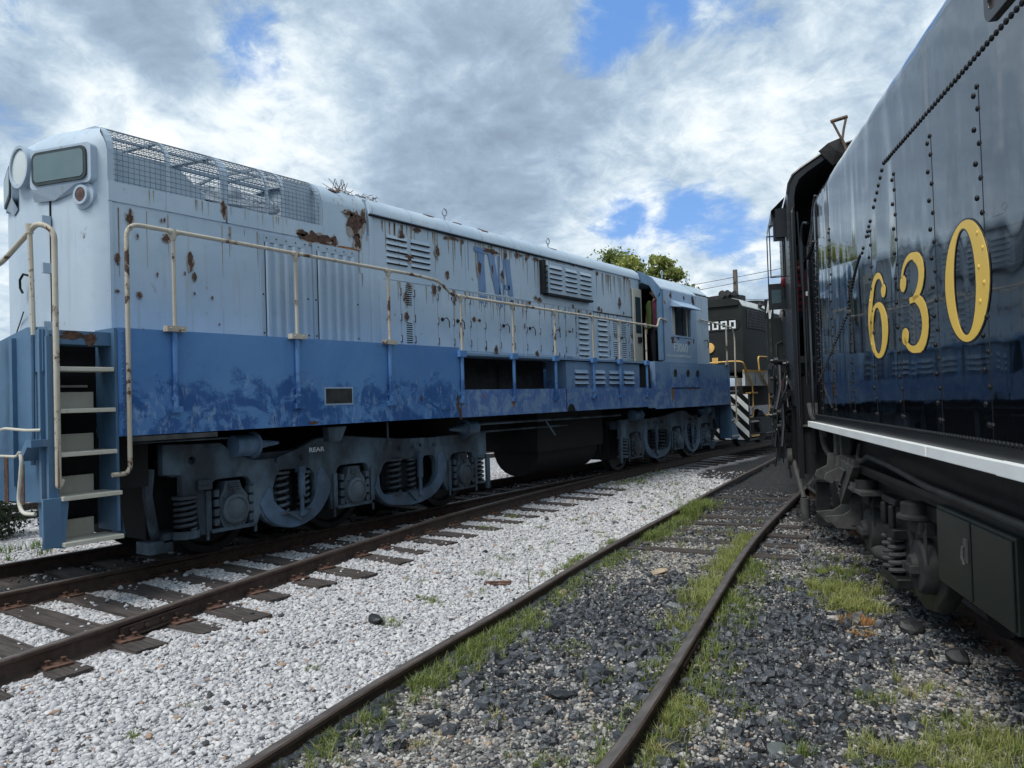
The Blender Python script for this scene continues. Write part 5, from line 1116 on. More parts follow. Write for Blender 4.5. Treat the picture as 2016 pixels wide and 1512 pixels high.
for (a, b) in ((4.08, 4.60), (4.63, 5.18)): d_ = MB(); d_.box(-1.452, -1.44, a, b, .745, 1.18); TPt('cabinet_door', d_, 'dgreen', cbo, .004)
d_ = MB(); d_.box(-1.46, -1.45, 4.66, 4.71, .95, 1.08); d_.tube([(-1.47, 4.685, 1.04), (-1.475, 4.69, .98), (-1.47, 4.67, .94)], .008, 6); TPt('latch', d_, 'greyiron', cbo)
d_ = MB(); d_.box(-1.40, -1.0, 2.2, 3.95, .75, 1.18); TPt('air_reservoir_box', d_, 'dgreen', bevel=.01)

# ------------------------------------------------------------------ steam locomotive ahead of the tender (cab seen from behind)
SA = TA - R(3.7); _k = Vector(tp(9.55, -1.66, .18)) - Matrix.Rotation(SA, 3, 'Z') @ Vector((-1.66, -.15, 0))
steam = thing('steam_locomotive', 'black steam locomotive with a deep open backed cab, in front of the tender', 'locomotive', tuple(_k), SA)
def SP(name, mb, mats, parent=None, bevel=0, label=None):
    me = mb.mesh(name, [mats] if isinstance(mats, str) else mats) if isinstance(mb, MB) else mb
    if not isinstance(mb, MB): me.materials.append(M[mats])
    me.transform(Matrix.Translation((0, -9.7, -.18)))
    o = bpy.data.objects.new(name, me); COL.objects.link(o); o.parent = parent or steam
    if bevel:
        b = o.modifiers.new('bevel', 'BEVEL'); b.width = bevel; b.segments = 2; b.limit_method = 'ANGLE'; b.angle_limit = R(40)
    if label: o['label'] = label
    return o
VS = -1.66
outer = [(VS, 1.75), (VS, 4.28)] + [(VS + .02, 4.40), (VS + .07, 4.50), (VS + .16, 4.57)] + [(-1.25, 4.72), (-1.0, 4.80), (-.6, 4.90), (0, 4.95)]
of = outer + [(-v, z) for v, z in outer[::-1][1:]]
inn = [(v * .955, z - .05) for v, z in of]
n3 = len(of); y0_, y1_ = 9.55, 11.4
cbm = MB(); cbm.add([(v, y0_, z) for v, z in of] + [(v, y1_, z) for v, z in of] + [(v, y0_, z) for v, z in inn] + [(v, y1_, z) for v, z in inn],
    [(i, i + 1, n3 + i + 1, n3 + i) for i in range(n3 - 1)] + [(i, i + 1, 2 * n3 + i + 1, 2 * n3 + i) for i in range(n3 - 1)], 0)
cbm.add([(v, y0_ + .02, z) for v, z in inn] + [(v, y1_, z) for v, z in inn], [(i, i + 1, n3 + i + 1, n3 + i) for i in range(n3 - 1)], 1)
# near-black walls and floor fill the cab so its inside reads as shaded
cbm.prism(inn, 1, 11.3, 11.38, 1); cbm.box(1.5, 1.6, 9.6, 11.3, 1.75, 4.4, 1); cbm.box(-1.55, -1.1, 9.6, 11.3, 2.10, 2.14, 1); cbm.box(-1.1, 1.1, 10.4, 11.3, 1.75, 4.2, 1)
for q in range(30): cbm.dome((VS, 9.62, 1.9 + q * .08), (-1, 0, 0), .010, .008, 6); cbm.dome((VS, 11.3, 1.9 + q * .08), (-1, 0, 0), .010, .008, 6)
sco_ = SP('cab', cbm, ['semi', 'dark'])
po = MB()
po.box(VS + .01, VS + .07, 9.50, 9.56, .9, 3.95); po.box(-1.50, -1.46, 9.46, 9.50, 1.2, 3.35); po.box(-1.60, -1.40, 9.5, 9.55, 3.16, 3.19); po.box(-1.60, -1.38, 9.5, 9.56, 2.26, 2.34)
SP('cab_post', po, 'semi')
hr_ = MB(); hr_.tube(bend([(-1.62, 9.47, 1.5), (-1.62, 9.45, 4.05), (-1.60, 9.52, 4.1)], .04), .014, 8); SP('handrail', hr_, 'semi')
hr_ = MB(); hr_.tube(bend([(-1.56, 9.52, 4.05), (-1.54, 9.50, 3.2), (-1.52, 9.52, 3.1), (-1.36, 9.52, 3.1)], .06), .010, 8); SP('gate_rail', hr_, 'semi')
# bent pipe in the cab opening
wd = MB(); wd.tube(bend([(-1.40, 9.58, 2.96), (-1.47, 9.58, 2.96), (-1.49, 9.58, 2.9), (-1.49, 9.58, 1.9)], .04), .018, 8); SP('pipe', wd, 'dusty')
pl_ = MB(); pl_.box(-1.505, -1.40, 9.44, 9.455, 3.04, 3.09); SP('data_plate', pl_, 'white', label='small white plate in the cab opening')
aw_ = MB(); aw_.add([(VS, 10.0, 4.36), (VS, 11.35, 4.36), (VS - .17, 11.35, 4.20), (VS - .17, 10.0, 4.20), (VS - .17, 10.0, 4.10), (VS - .17, 11.35, 4.10)], [(0, 1, 2, 3), (3, 2, 5, 4)]); aw_.box(VS - .12, VS, 10.0, 10.02, 3.86, 4.22); aw_.box(VS - .15, VS - .01, 10.04, 10.06, 3.82, 4.10)
awo = SP('awning', aw_, 'semi')
ws = MB()
for zz_ in ((3.02, 3.58),): pass
def fframe(mb, v0, v1, y, z0, z1, t=.014):
    mb.box(v0, v0 + t, y, y + .02, z0, z1); mb.box(v1 - t, v1, y, y + .02, z0, z1); mb.box(v0, v1, y, y + .02, z0, z0 + t); mb.box(v0, v1, y, y + .02, z1 - t, z1)
fframe(ws, VS - .19, VS + .0, 10.30, 3.40, 4.08); fframe(ws, VS - .21, VS - .0, 10.6, 3.16, 4.0); SP('wind_deflector', ws, 'semi', label='framed glass wind deflector beside the cab window')
gb = MB(); gb.box(VS - .21, VS, 10.6, 10.64, 3.02, 3.36); gb.box(VS - .17, VS - .05, 10.595, 10.60, 3.10, 3.28, 1); SP('deflector_panel', gb, ['semi', 'glass'])
# parts below and ahead: boiler side details, steps, pipes, trailing wheel
lo_ = MB()
lo_.box(-1.60, -.9, 9.55, 9.62, .95, 2.1, 1); lo_.box(-1.2, 1.2, 9.6, 16, .9, 2.0, 1); lo_.box(-1.55, 1.2, 11.4, 20, 1.9, 2.6, 1)
SP('frame', lo_, ['semi', 'dark'])
bo = MB(); bo.cyl((0, 11.4, 3.05), (0, 24, 3.05), 1.15, 40); SP('boiler', bo, 'semi')
rb = MB(); rb.box(-1.72, -1.2, 11.3, 15, 2.30, 2.34); rb.prism([(11.2, 2.35), (11.9, 2.35), (11.6, 1.9)], 0, -1.75, -1.70); rb.tube([(-1.75, 11.2, 2.15), (-1.75, 11.9, 2.35)], .02, 6); SP('running_board', rb, 'semi')
ib = MB(); ib.box(-1.86, -1.64, 11.7, 12.0, 2.40, 3.0); ib.box(-1.83, -1.80, 11.68, 11.70, 2.42, 2.95, 1); ib.tube([(-1.74, 11.68, 2.40), (-1.74, 11.68, 2.62), (-1.66, 11.68, 2.66)], .012, 6, 1); SP('injector_box', ib, ['dgreen', 'dusty'])
lt_ = MB()
for pts_ in ([(-1.80, 12.4, 3.10), (-1.80, 12.38, 3.34), (-1.80, 12.36, 3.02), (-1.80, 12.33, 3.32)],):
    for a, b in zip(pts_[:-1], pts_[1:]): pass
lt_.add([(-1.84, 12.3, 3.14), (-1.82, 12.3, 3.16), (-1.795, 12.3, 3.34), (-1.81, 12.3, 3.34)], [(0, 1, 2, 3)]); lt_.add([(-1.81, 12.3, 3.34), (-1.795, 12.3, 3.34), (-1.785, 12.3, 3.02), (-1.80, 12.3, 3.02)], [(0, 1, 2, 3)]); lt_.add([(-1.80, 12.3, 3.02), (-1.785, 12.3, 3.02), (-1.745, 12.3, 3.26), (-1.76, 12.3, 3.26)], [(0, 1, 2, 3)])
pl_ = MB(); pl_.box(-1.86, -1.73, 12.304, 12.32, 3.0, 3.36); plo = SP('name_plate', pl_, 'semi'); SP('painted_mark', lt_, 'white', plo, label='white N shaped mark')
r3 = random.Random(9); hw_ = MB()
def junk(mb, n, vr, ur, zr, mi=0):
    for _ in range(n):
        p = Vector((r3.uniform(*vr), r3.uniform(*ur), r3.uniform(*zr))); k = r3.random()
        if k < .45: q = p + Vector((r3.uniform(-.1, .1), r3.uniform(-.3, .3), r3.uniform(-.6, -.15))); mb.tube([p, (p + q) / 2 + Vector((r3.uniform(-.05, .05), 0, 0)), q], r3.uniform(.008, .022), 6, mi)
        elif k < .75: mb.box(p.x - .05, p.x + .05, p.y - .08, p.y + .08, p.z - .04, p.z + .05, mi)
        else: mb.lathe(p, (-1, 0, 0), [(0, .05), (.05, .05), (.06, .03), (.1, .025)], 10, mi)
hw_.box(-1.66, -1.45, 10.25, 12.6, .95, 2.3, 0); hw_.box(-1.72, -1.60, 10.9, 11.5, 1.2, 1.75, 0); hw_.cyl((-1.62, 11.9, .95), (-1.62, 11.9, 1.9), .16, 14)
junk(hw_, 75, (-1.80, -1.62), (10.2, 12.4), (1.25, 2.35)); junk(hw_, 16, (-1.80, -1.66), (10.2, 12.0), (1.3, 2.2), 1)
SP('piping', hw_, ['semi', 'dusty'])
pw = MB(); pw.tube(bend([(-1.52, 9.4, 1.78), (-1.50, 9.35, 1.62), (-1.42, 9.3, 1.58), (-1.40, 9.2, 1.3), (-1.34, 9.1, 1.18)], .08), .030, 10); pw.tube(bend([(-1.50, 9.4, 1.56), (-1.40, 9.3, 1.50), (-1.38, 9.2, 1.40)], .05), .022, 8); pw.tube(bend([(-1.42, 9.4, 1.9), (-1.40, 9.35, 1.6), (-1.38, 9.3, 1.5)], .05), .022, 8)
SP('steam_hose', pw, 'greyiron')
bl_ = MB(); bl_.lathe((-1.44, 9.42, 1.66), (0, 0, -1), [(0, .05), (.03, .07), (.05, .05)], 14); SP('brass_fitting', bl_, 'yellow')
rd = MB(); rd.box(-1.78, -1.74, 10.6, 10.66, 1.92, 2.08); M['red'] = plain('red_tag_paint', (.5, .06, .05), .5); SP('tag', rd, 'red', label='small red tag hanging among the pipes')
su = MB(); su.box(-1.42, -1.18, 9.60, 9.75, .92, 1.46); su.box(-1.47, -1.10, 9.58, 9.8, .87, .92); su.box(-1.6, -1.2, 9.5, 9.7, 1.50, 1.53); su.dome((-1.27, 9.58, 1.05), (0, -1, 0), .05, .05, 14); SP('spring_hanger', su, 'greyiron', bevel=.01)
wl_ = MB()
for x_, sg in ((-.752, 1), (.752, -1)): wl_.lathe((x_ - sg * .075, 10.6, .18 + .5), (sg, 0, 0), [(0, .48), (0, .53), (.025, .54), (.04, .50), (.14, .495), (.14, .42), (.09, .38), (.09, .14), (.2, .1)], 36)
wl_.cyl((-1.1, 10.6, .68), (1.1, 10.6, .68), .09, 12); wl_.lathe((-1.22, 9.95, .60), (1, 0, 0), [(0, .29), (.11, .29)], 30); wl_.box(-1.45, -1.3, 9.7, 9.85, .32, .82); wl_.box(-1.1, -1.0, 9.75, 9.9, .35, .80); SP('trailing_truck', wl_, 'darksteel')
rd_ = MB(); rd_.tube([(-1.66, 10.2, 1.05), (-1.58, 9.9, .62)], .03, 8); rd_.lathe((-1.68, 10.25, 1.10), (-1, 0, 0), [(0, .11), (.05, .10), (.06, .05)], 16); rd_.cyl((-1.57, 9.88, .62), (-1.57, 9.88, .38), .055, 12); SP('side_rod', rd_, 'greyiron')
rf = MB(); rf.tube([(v, 9.55, z) for v, z in of[1:-1]], .018, 6); SP('roof_edge', rf, 'semi', sco_)
ta = MB(); ta.add([(-1.30, 9.52, 4.74), (-1.20, 9.44, 4.80), (-1.05, 9.4, 4.84), (-1.0, 9.42, 4.62), (-1.15, 9.5, 4.55), (-1.12, 9.42, 4.70)], [(0, 1, 5), (1, 2, 5), (2, 3, 5), (3, 4, 5), (4, 0, 5)]); SP('canvas_curtain', ta, 'dusty', sco_)
# shovel standing on the coal, handle up
sv = thing('shovel', 'D handled shovel with worn wooden grip sticking up above the tender', 'shovel', tp(9.35, -.98, 3.9), TA)
m_ = MB(); m_.tube([(0, 0, .0), (-.02, 0, .45), (-.05, 0, .80), (-.085, 0, .90)], .018, 10); m_.tube([(-.085, 0, .90), (-.13, 0, 1.0), (-.185, 0, 1.13)], .014, 8); m_.tube([(-.085, 0, .90), (-.065, 0, 1.02), (-.035, 0, 1.15)], .014, 8); put('shaft', m_, 'handlewood', sv)
m_ = MB(); m_.tube([(-.20, 0, 1.125), (-.02, 0, 1.165)], .021, 10); put('grip', m_, 'handlewood', sv)
m_ = MB(); m_.add([(-.12, -.01, -.35), (.12, -.01, -.35), (.12, 0, 0), (.02, .02, .06), (-.02, .02, .06), (-.12, 0, 0), (0, .03, -.38), (0, .03, -.05)], [(0, 6, 7, 5), (6, 1, 2, 7), (5, 7, 4), (7, 2, 3), (4, 7, 3)]); put('blade', m_, 'dusty', sv)

# ------------------------------------------------------------------ black diesel beyond the blue one
BD = (-8.47, 26, .35)
bd = thing('diesel_locomotive', 'black diesel locomotive numbered 5000 with yellow handrails and striped end, coupled beyond the blue one', 'locomotive', BD)
def BP(name, mb, mats, parent=None, bevel=0, label=None):
    me = mb.mesh(name, [mats] if isinstance(mats, str) else mats) if isinstance(mb, MB) else mb
    if not isinstance(mb, MB): me.materials.append(M[mats])
    me.transform(Matrix.Translation(-Vector(BD))); o = bpy.data.objects.new(name, me); COL.objects.link(o); o.parent = parent or bd
    if label: o['label'] = label
    return o
hd_ = MB(); pr = [(-7.45, 2.5), (-7.45, 4.50), (-7.56, 4.68), (-7.75, 4.74), (CX, 4.76)]
hd_.prism(pr + [(2 * CX - x, z) for x, z in pr[::-1]], 1, 22.2, 36, 0); hdo = BP('hood', hd_, 'blackpaint')
nz = MB(); nz.box(2 * CX + 7.45, -7.45, 22.16, 22.2, 2.5, 4.5); nz.box(-9.4, -7.55, 22.10, 22.16, 4.52, 4.60); nz.tube(rrp := [(x, 22.15, z) for x, z in rrect(-9.0, -7.54, 3.80, 4.12, .12)], .012, 6, closed=True); BP('hood_end', nz, 'blackpaint')
rs = MB(); rs.prism([(-7.448, 4.48), (-7.545, 4.675), (-7.76, 4.745), (-7.76, 4.752), (-7.55, 4.69), (-7.44, 4.50)], 1, 22.2, 36); BP('roof_edge', rs, 'lightgrey', label='pale edge of the roof')  # light grey strip along the roof shoulder
# block numerals 5000 on the end (read from the camera side, left to right = -x to +x)
def blockdigit(mb, ch, x0, z0, w=.20, h=.24, t=.05, y=22.145):
    segs = {'a': (0, w, h - t, h), 'g': (0, w, h / 2 - t / 2, h / 2 + t / 2), 'd': (0, w, 0, t), 'f': (0, t, h / 2, h), 'b': (w - t, w, h / 2, h), 'e': (0, t, 0, h / 2), 'c': (w - t, w, 0, h / 2)}
    for k, s_ in enumerate({'5': 'afgcd', '0': 'abcdef'}[ch]): a, b, c, d = segs[s_]; mb.box(x0 + a, x0 + b, y - .004 - k * .0004, y, z0 + c, z0 + d)
nm = MB()
for i, ch in enumerate('5000'): blockdigit(nm, ch, -8.62 + i * .262, 3.84, .19)
BP('number', nm, 'white', hdo, label='white block numerals 5000')
gy = MB(); gy.lathe((-8.47, 22.15, 3.3), (0, -1, 0), [(0, .16), (.03, .15), (.04, .02)], 20); BP('lamp', gy, 'yellow')
ys_ = MB(); ys_.box(-8.40, -8.22, 22.14, 22.155, 2.82, 3.0); BP('notice_plate', ys_, 'yellow', label='small yellow notice')
rg = MB(); rg.box(-7.452, -7.44, 22.55, 30, 3.86, 4.42, 1)
for q in range(60): rg.box(-7.44, -7.425, 22.56 + q * .12, 22.60 + q * .12, 3.86, 4.42, 0)
for q in range(7): rg.box(-7.43, -7.415, 22.55, 30, 3.88 + q * .085, 3.89 + q * .085, 0)
M['grl'] = plain('grimy_grille_metal', (.07, .07, .075), .6); BP('radiator_grille', rg, ['grl', 'dark'])
for y in (23.2, 25.2): f_ = MB(); f_.lathe((CX + .15, y, 4.74), (0, 0, 1), [(0, .62), (.17, .62), (.18, .60), (.16, .5)], 30); BP('roof_fan', f_, 'dusty')
hn_ = MB(); c = Vector((CX + .5, 22.5, 4.80))
for dx, dy, rr_ in ((-.15, 0, .11), (.05, -.1, .09), (.2, .1, .08), (.02, .2, .08)): hn_.lathe(c + Vector((dx, dy, .12)), (0, -1, .1), [(-.25, .03), (-.05, .04), (.05, rr_ * .7), (.1, rr_)], 14)
hn_.cyl(c, c + Vector((0, 0, .12)), .05, 8); BP('air_horn', hn_, 'dusty')
bl2 = MB(); bl2.lathe((-7.5, 24.0, 4.60), (0, 0, 1), [(0, .06), (.05, .10), (.1, .06), (.16, .02)], 12); bl2.bar((-7.44, 23.7, 4.58), (-7.44, 24.3, 4.52), .04, .04); BP('bell', bl2, 'dusty')
wk = MB(); wk.box(-9.95, -6.97, 20.75, 36, 2.50, 2.56, 1); wk.box(-7.02, -6.96, 20.75, 36, 2.12, 2.505, 0); wk.box(-7.0, -6.955, 20.7, 36, 2.505, 2.565, 2); BP('walkway_sill', wk, ['lightgrey', 'dark', 'yellow'])
dz = MB(); 
for y in (21.6, 22.35, 23.1, 23.9, 25.0): dz.box(-6.958, -6.952, y, y + .015, 2.16, 2.48, 0)
dz.box(-6.956, -6.95, 23.65, 23.72, 2.1, 2.56, 0); BP('sill_seam', dz, 'dark')
bs = MB(); bs.box(-9.9, -7.05, 20.8, 36, 1.55, 2.12); BP('underframe', bs, 'under')
pls = MB(); pls.box(-9.98, -6.86, 20.70, 20.76, .62, 1.90); plo_ = BP('end_plate', pls, 'semi')
stx = MB(); 
for k in range(-2, 12):
    a = -9.9 + k * .36
    quad = [(a, 1.89), (a + .17, 1.89), (a + 1.45, .64), (a + 1.28, .64)]
    # clip to plate
    poly = quad
    def clip(poly, f):
        out_ = []
        for i in range(len(poly)):
            p, q = poly[i], poly[(i + 1) % len(poly)]; fp, fq = f(p), f(q)
            if fp >= 0: out_.append(p)
            if fp * fq < 0: t = fp / (fp - fq); out_.append((p[0] + (q[0] - p[0]) * t, p[1] + (q[1] - p[1]) * t))
        return out_
    poly = clip(poly, lambda p: p[0] + 9.97); poly = clip(poly, lambda p: -6.88 - p[0]) if poly else poly
    if len(poly) > 2: stx.prism([(x, z) for x, z in poly], 1, 20.694, 20.70)
BP('warning_stripes', stx, 'white', plo_)
stp2 = MB(); stp2.box(-7.35, -6.92, 20.78, 21.6, .6, .66, 0); stp2.box(-7.4, -7.35, 20.78, 21.6, .6, 2.1, 0); BP('stairwell', stp2, 'semi')
for z_ in (1.9, 1.5, 1.1, .70): t = MB(); t.box(-7.2, -6.90, 21.0, 21.65, z_, z_ + .04); BP('stair_tread', t, 'yellow' if z_ < 1 or z_ > 1.8 else 'cream')
yr = MB(); xh = -6.93
yr.tube(bend([(xh, 20.9, 1.25), (xh, 21.25, 1.25), (xh, 21.28, 2.1), (xh, 20.55, 2.78), (xh - .3, 20.5, 2.80), (-8.0, 20.5, 2.78)], .12), .022, 8); BP('handrail', yr, 'yellow')
yr = MB(); yr.tube(bend([(xh, 22.4, 1.25), (xh, 22.75, 1.28), (xh, 22.75, 2.05), (xh, 21.95, 2.5), (xh, 21.85, 2.95), (xh, 26, 3.0), (xh, 34, 3.0)], .12), .022, 8); BP('handrail', yr, 'yellow')
yr = MB(); yr.tube(bend([(-7.3, 20.66, 1.2), (-7.3, 20.5, 1.25), (-7.3, 20.5, 1.8), (-7.6, 20.5, 1.85)], .08), .015, 8); BP('grab_iron', yr, 'yellow')
tk2 = MB(); tk2.box(-9.6, -7.25, 22.0, 25, .7, 1.2); 
for y in (22.4, 24.3):
    tk2.lathe((-7.75 - .075, y, .858), (1, 0, 0), [(0, .545), (.03, .55), (.04, .508), (.14, .50), (.14, .4), (.2, .1)], 30)
tk2.lathe((-7.2, 22.5, .95), (1, 0, 0), [(0, .2), (.08, .18), (.1, .05)], 16); BP('truck', tk2, 'dusty')
wt = MB(); wt.box(-7.0, -6.95, 23.2, 23.8, 1.9, 2.05); BP('sill_plate', wt, 'white')
cpl = MB(); cpl.box(-8.62, -8.32, 19.5, 20.7, 1.05, 1.35); BP('coupler', cpl, 'under')

# ------------------------------------------------------------------ people
def skin_body(name, joints, bones, mats, parent, root=0, sub=2, z_mats=None, label=None):
    me = bpy.data.meshes.new(name); me.from_pydata([j[:3] for j in joints], bones, [])
    o = bpy.data.objects.new(name, me); COL.objects.link(o); o.parent = parent
    sm = o.modifiers.new('skin', 'SKIN'); sm.use_smooth_shade = True
    for i, sv_ in enumerate(me.skin_vertices[0].data):
        r_ = joints[i][3]; sv_.radius = (r_, r_) if isinstance(r_, (int, float)) else r_; sv_.use_root = (i == root)
    ss = o.modifiers.new('sub', 'SUBSURF'); ss.levels = sub; ss.render_levels = sub
    dg = bpy.context.evaluated_depsgraph_get(); ev = o.evaluated_get(dg); m2 = bpy.data.meshes.new_from_object(ev); o.modifiers.clear(); o.data = m2; m2.name = name; m2.materials.clear()
    for m in mats: m2.materials.append(M[m])
    if z_mats:
        for p in m2.polygons: p.material_index = z_mats(p.center)
    for p in m2.polygons: p.use_smooth = True
    if label: o['label'] = label
    return o
def head(parent, c, r=.105, hair='hair', face=(0, -1), cap=None):
    c = Vector(c); f = Vector((face[0], face[1], 0)).normalized(); s = Vector((-f.y, f.x, 0)); mb = MB(); n, m = 18, 14; vs = []
    for i in range(m + 1):
        th = math.pi * i / m; z_ = math.cos(th) * r * 1.18
        for k in range(n):
            ph = k * math.tau / n; w = math.sin(th) * r; a, b = math.cos(ph) * w, math.sin(ph) * w * .80
            if z_ < 0: a *= 1 - .22 * (-z_ / r) * (1 if math.cos(ph) > 0 else .6); b *= 1 - .28 * (-z_ / r)
            vs.append(c + f * a + s * b + Vector((0, 0, z_)))
    mb.add(vs, [(i * n + k, i * n + (k + 1) % n, (i + 1) * n + (k + 1) % n, (i + 1) * n + k) for i in range(m) for k in range(n)], 0, True)
    mb.add([c + f * r * 1.02 + Vector((0, 0, .02)), c + f * r * 1.2 + Vector((0, 0, -.03)), c + f * r * .95 + s * .018 + Vector((0, 0, -.035)), c + f * r * .95 - s * .018 + Vector((0, 0, -.035))], [(0, 1, 2), (0, 3, 1), (1, 3, 2)], 0, True)
    for sg in (1, -1):
        mb.lathe(c + f * r * .86 + s * sg * .036 + Vector((0, 0, .01)), f, [(0, .014), (.008, .010), (.011, .002)], 8, 1); mb.lathe(c + s * sg * r * .80 + Vector((0, 0, -.005)), s * sg, [(0, .028), (.012, .03), (.018, .02)], 10, 0)
        mb.obox(c + f * r * .93 + s * sg * .036 + Vector((0, 0, .032)), s * .018, f * .004, Vector((0, 0, .004)), 1)
    mb.obox(c + f * r * .90 + Vector((0, 0, -.062)), s * .024, f * .006, Vector((0, 0, .005)), 2)
    ho = put('head', mb, ['skin', 'hair', 'redlens'], parent)
    hm = MB(); vs = []
    for i in range(9):
        th = math.pi * .58 * i / 8; z_ = math.cos(th) * r * 1.26
        for k in range(n):
            ph = k * math.tau / n; w = math.sin(th) * r * 1.07; front = math.cos(ph)
            zc = z_ if not (front > .2 and th > .95) else max(z_, r * .62)
            vs.append(c + f * (front * w - .008) + s * math.sin(ph) * w * .84 + Vector((0, 0, zc)))
    hm.add(vs, [(i * n + k, i * n + (k + 1) % n, (i + 1) * n + (k + 1) % n, (i + 1) * n + k) for i in range(8) for k in range(n)], 0, True)
    if cap: hm.lathe(c + Vector((0, 0, .03)), (0, 0, 1), [(0, r * 1.06), (.05, r * 1.1), (.11, r * 1.02), (.135, r * .7)], 20); hm.obox(c + f * .12 + Vector((0, 0, .045)), s * .075, f * .06 + Vector((0, 0, -.012)), Vector((0, 0, .006)))
    put('cap' if cap else 'hair', hm, cap or hair, parent)
    return ho
def hand(parent, wrist, d, up, curl=.4, r=.0085, mat_='skin', name='hand', thumb=1):
    """palm plus five separate bent fingers; d = direction of the fingers, up = back of the hand"""
    w = Vector(wrist); d = Vector(d).normalized(); up = Vector(up); up = (up - d * up.dot(d)).normalized(); s = d.cross(up)
    mb = MB(); mb.tube([w - d * .01, w + d * .04, w + d * .085], .03, 10, 0, radii=[.024, .034, .036]); 
    for i, (o_, L) in enumerate(((-.028, .068), (-.010, .078), (.009, .073), (.027, .058))):
        p0 = w + d * .08 + s * o_; p1 = p0 + d * L * .42 - up * L * .10 * curl; p2 = p1 + d * L * .30 * (1 - curl * .4) - up * L * .32 * curl; p3 = p2 + d * L * .22 * (1 - curl) - up * L * .34 * curl
        mb.tube([p0, p1, p2, p3], r, 8, 0, radii=[r * 1.15, r * 1.05, r, r * .75])
    t0 = w + d * .03 - s * .03 * thumb; mb.tube([t0, t0 - s * .028 * thumb + d * .022, t0 - s * .036 * thumb + d * .05 - up * .02 * curl], r, 8, 0, radii=[r * 1.5, r * 1.2, r * .85])
    return put(name, mb, mat_, parent)
# person in the doorway of the blue cab, forearm raised to the door frame
P1 = thing('person', 'person in green vest and maroon shirt standing in the blue cab doorway, arm raised', 'person', (-7.22, 15.72, 2.58))
J = [(0, .04, .90, (.15, .10)), (0, .03, 1.08, (.14, .10)), (-.005, .02, 1.26, (.17, .11)), (-.01, .02, 1.40, (.13, .09)), (-.012, .01, 1.47, .052), (-.012, .0, 1.55, .05),
     (-.095, .05, .84, .095), (-.10, .05, .46, .065), (-.10, .06, .08, .045), (-.11, -.08, .04, .04),
     (.095, .05, .84, .095), (.10, .05, .46, .065), (.10, .06, .08, .045), (.11, -.08, .04, .04),
     (-.17, .03, 1.38, .06), (-.23, .05, 1.12, .045), (-.22, -.04, .88, .032),
     (.15, .03, 1.39, .06), (.235, -.06, 1.40, .046), (.16, -.12, 1.57, .033)]
Bn = [(0, 1), (1, 2), (2, 3), (3, 4), (4, 5), (0, 6), (6, 7), (7, 8), (8, 9), (0, 10), (10, 11), (11, 12), (12, 13), (3, 14), (14, 15), (15, 16), (3, 17), (17, 18), (18, 19)]
def zm(c):
    if c.z > 1.47 and abs(c.x) < .1: return 0
    if (c.x < -.19 and c.z < 1.24) or (c.x > .17 and c.z > 1.36) or (c.x > .12 and c.z > 1.46): return 0
    return 1 if c.z > .88 else 2
skin_body('body', J, Bn, ['skin', 'maroon', 'trousers'], P1, z_mats=zm)
head(P1, (-.015, -.03, 1.645), .098, face=(.25, -1))
hand(P1, (-.22, -.05, .88), (0, -.1, -1), (-1, 0, 0), .5); hand(P1, (.16, -.12, 1.575), (-.9, -.15, .5), (0, -1, .2), .3, thumb=-1)
vm = MB()
for sg in (-1, 1):
    pts = [(sg * .075, .84), (sg * .20, .84), (sg * .195, 1.15), (sg * .215, 1.36), (sg * .14, 1.47), (sg * .07, 1.46), (sg * .055, 1.2)]
    vm.add([(x, -.125 + .35 * max(0, abs(x) - .12), z) for x, z in pts] + [(x, .14, z) for x, z in pts], [tuple(range(7)), tuple(range(7, 14))[::-1]] + [(i, (i + 1) % 7, 7 + (i + 1) % 7, 7 + i) for i in range(7)], 0)
put('vest', vm, 'vest', P1, .02)
# engineer in the steam cab: black cap, red plaid shirt, gloved hand over the window sill
P2 = thing('person', 'person in black cap and red plaid shirt inside the dark steam cab', 'person', tp(10.5, -1.42, 2.10), SA)
J2 = [(0, 0, .86, (.16, .11)), (0, 0, 1.02, (.15, .11)), (0, 0, 1.20, (.18, .12)), (0, 0, 1.33, (.14, .09)), (0, 0, 1.40, .055), (0, 0, 1.47, .05), (-.09, 0, .80, .09), (-.09, 0, .42, .07), (-.09, 0, .08, .05), (.09, 0, .80, .09), (.09, 0, .42, .07), (.09, 0, .08, .05),
      (-.18, .05, 1.30, .06), (-.19, .30, 1.12, .048), (-.20, .38, .96, .040), (.18, 0, 1.30, .06), (.22, 0, 1.05, .05), (.2, -.1, .86, .035)]
B2 = [(0, 1), (1, 2), (2, 3), (3, 4), (4, 5), (0, 6), (6, 7), (7, 8), (0, 9), (9, 10), (10, 11), (3, 12), (12, 13), (13, 14), (3, 15), (15, 16), (16, 17)]
skin_body('body', J2, B2, ['skin', 'plaid', 'trousers'], P2, z_mats=lambda c: 0 if (c.z > 1.42 and abs(c.x) < .1) else (1 if c.z > .84 else 2))
head(P2, (0, .0, 1.56), .10, face=(-.3, 1), cap='capcloth')
hand(P2, (-.205, .39, .93), (-.1, .2, -1), (-1, 0, 0), .5, .010, 'glove', 'gloved_hand'); hand(P2, (.2, -.1, .86), (0, -.3, -1), (1, 0, 0), .5)

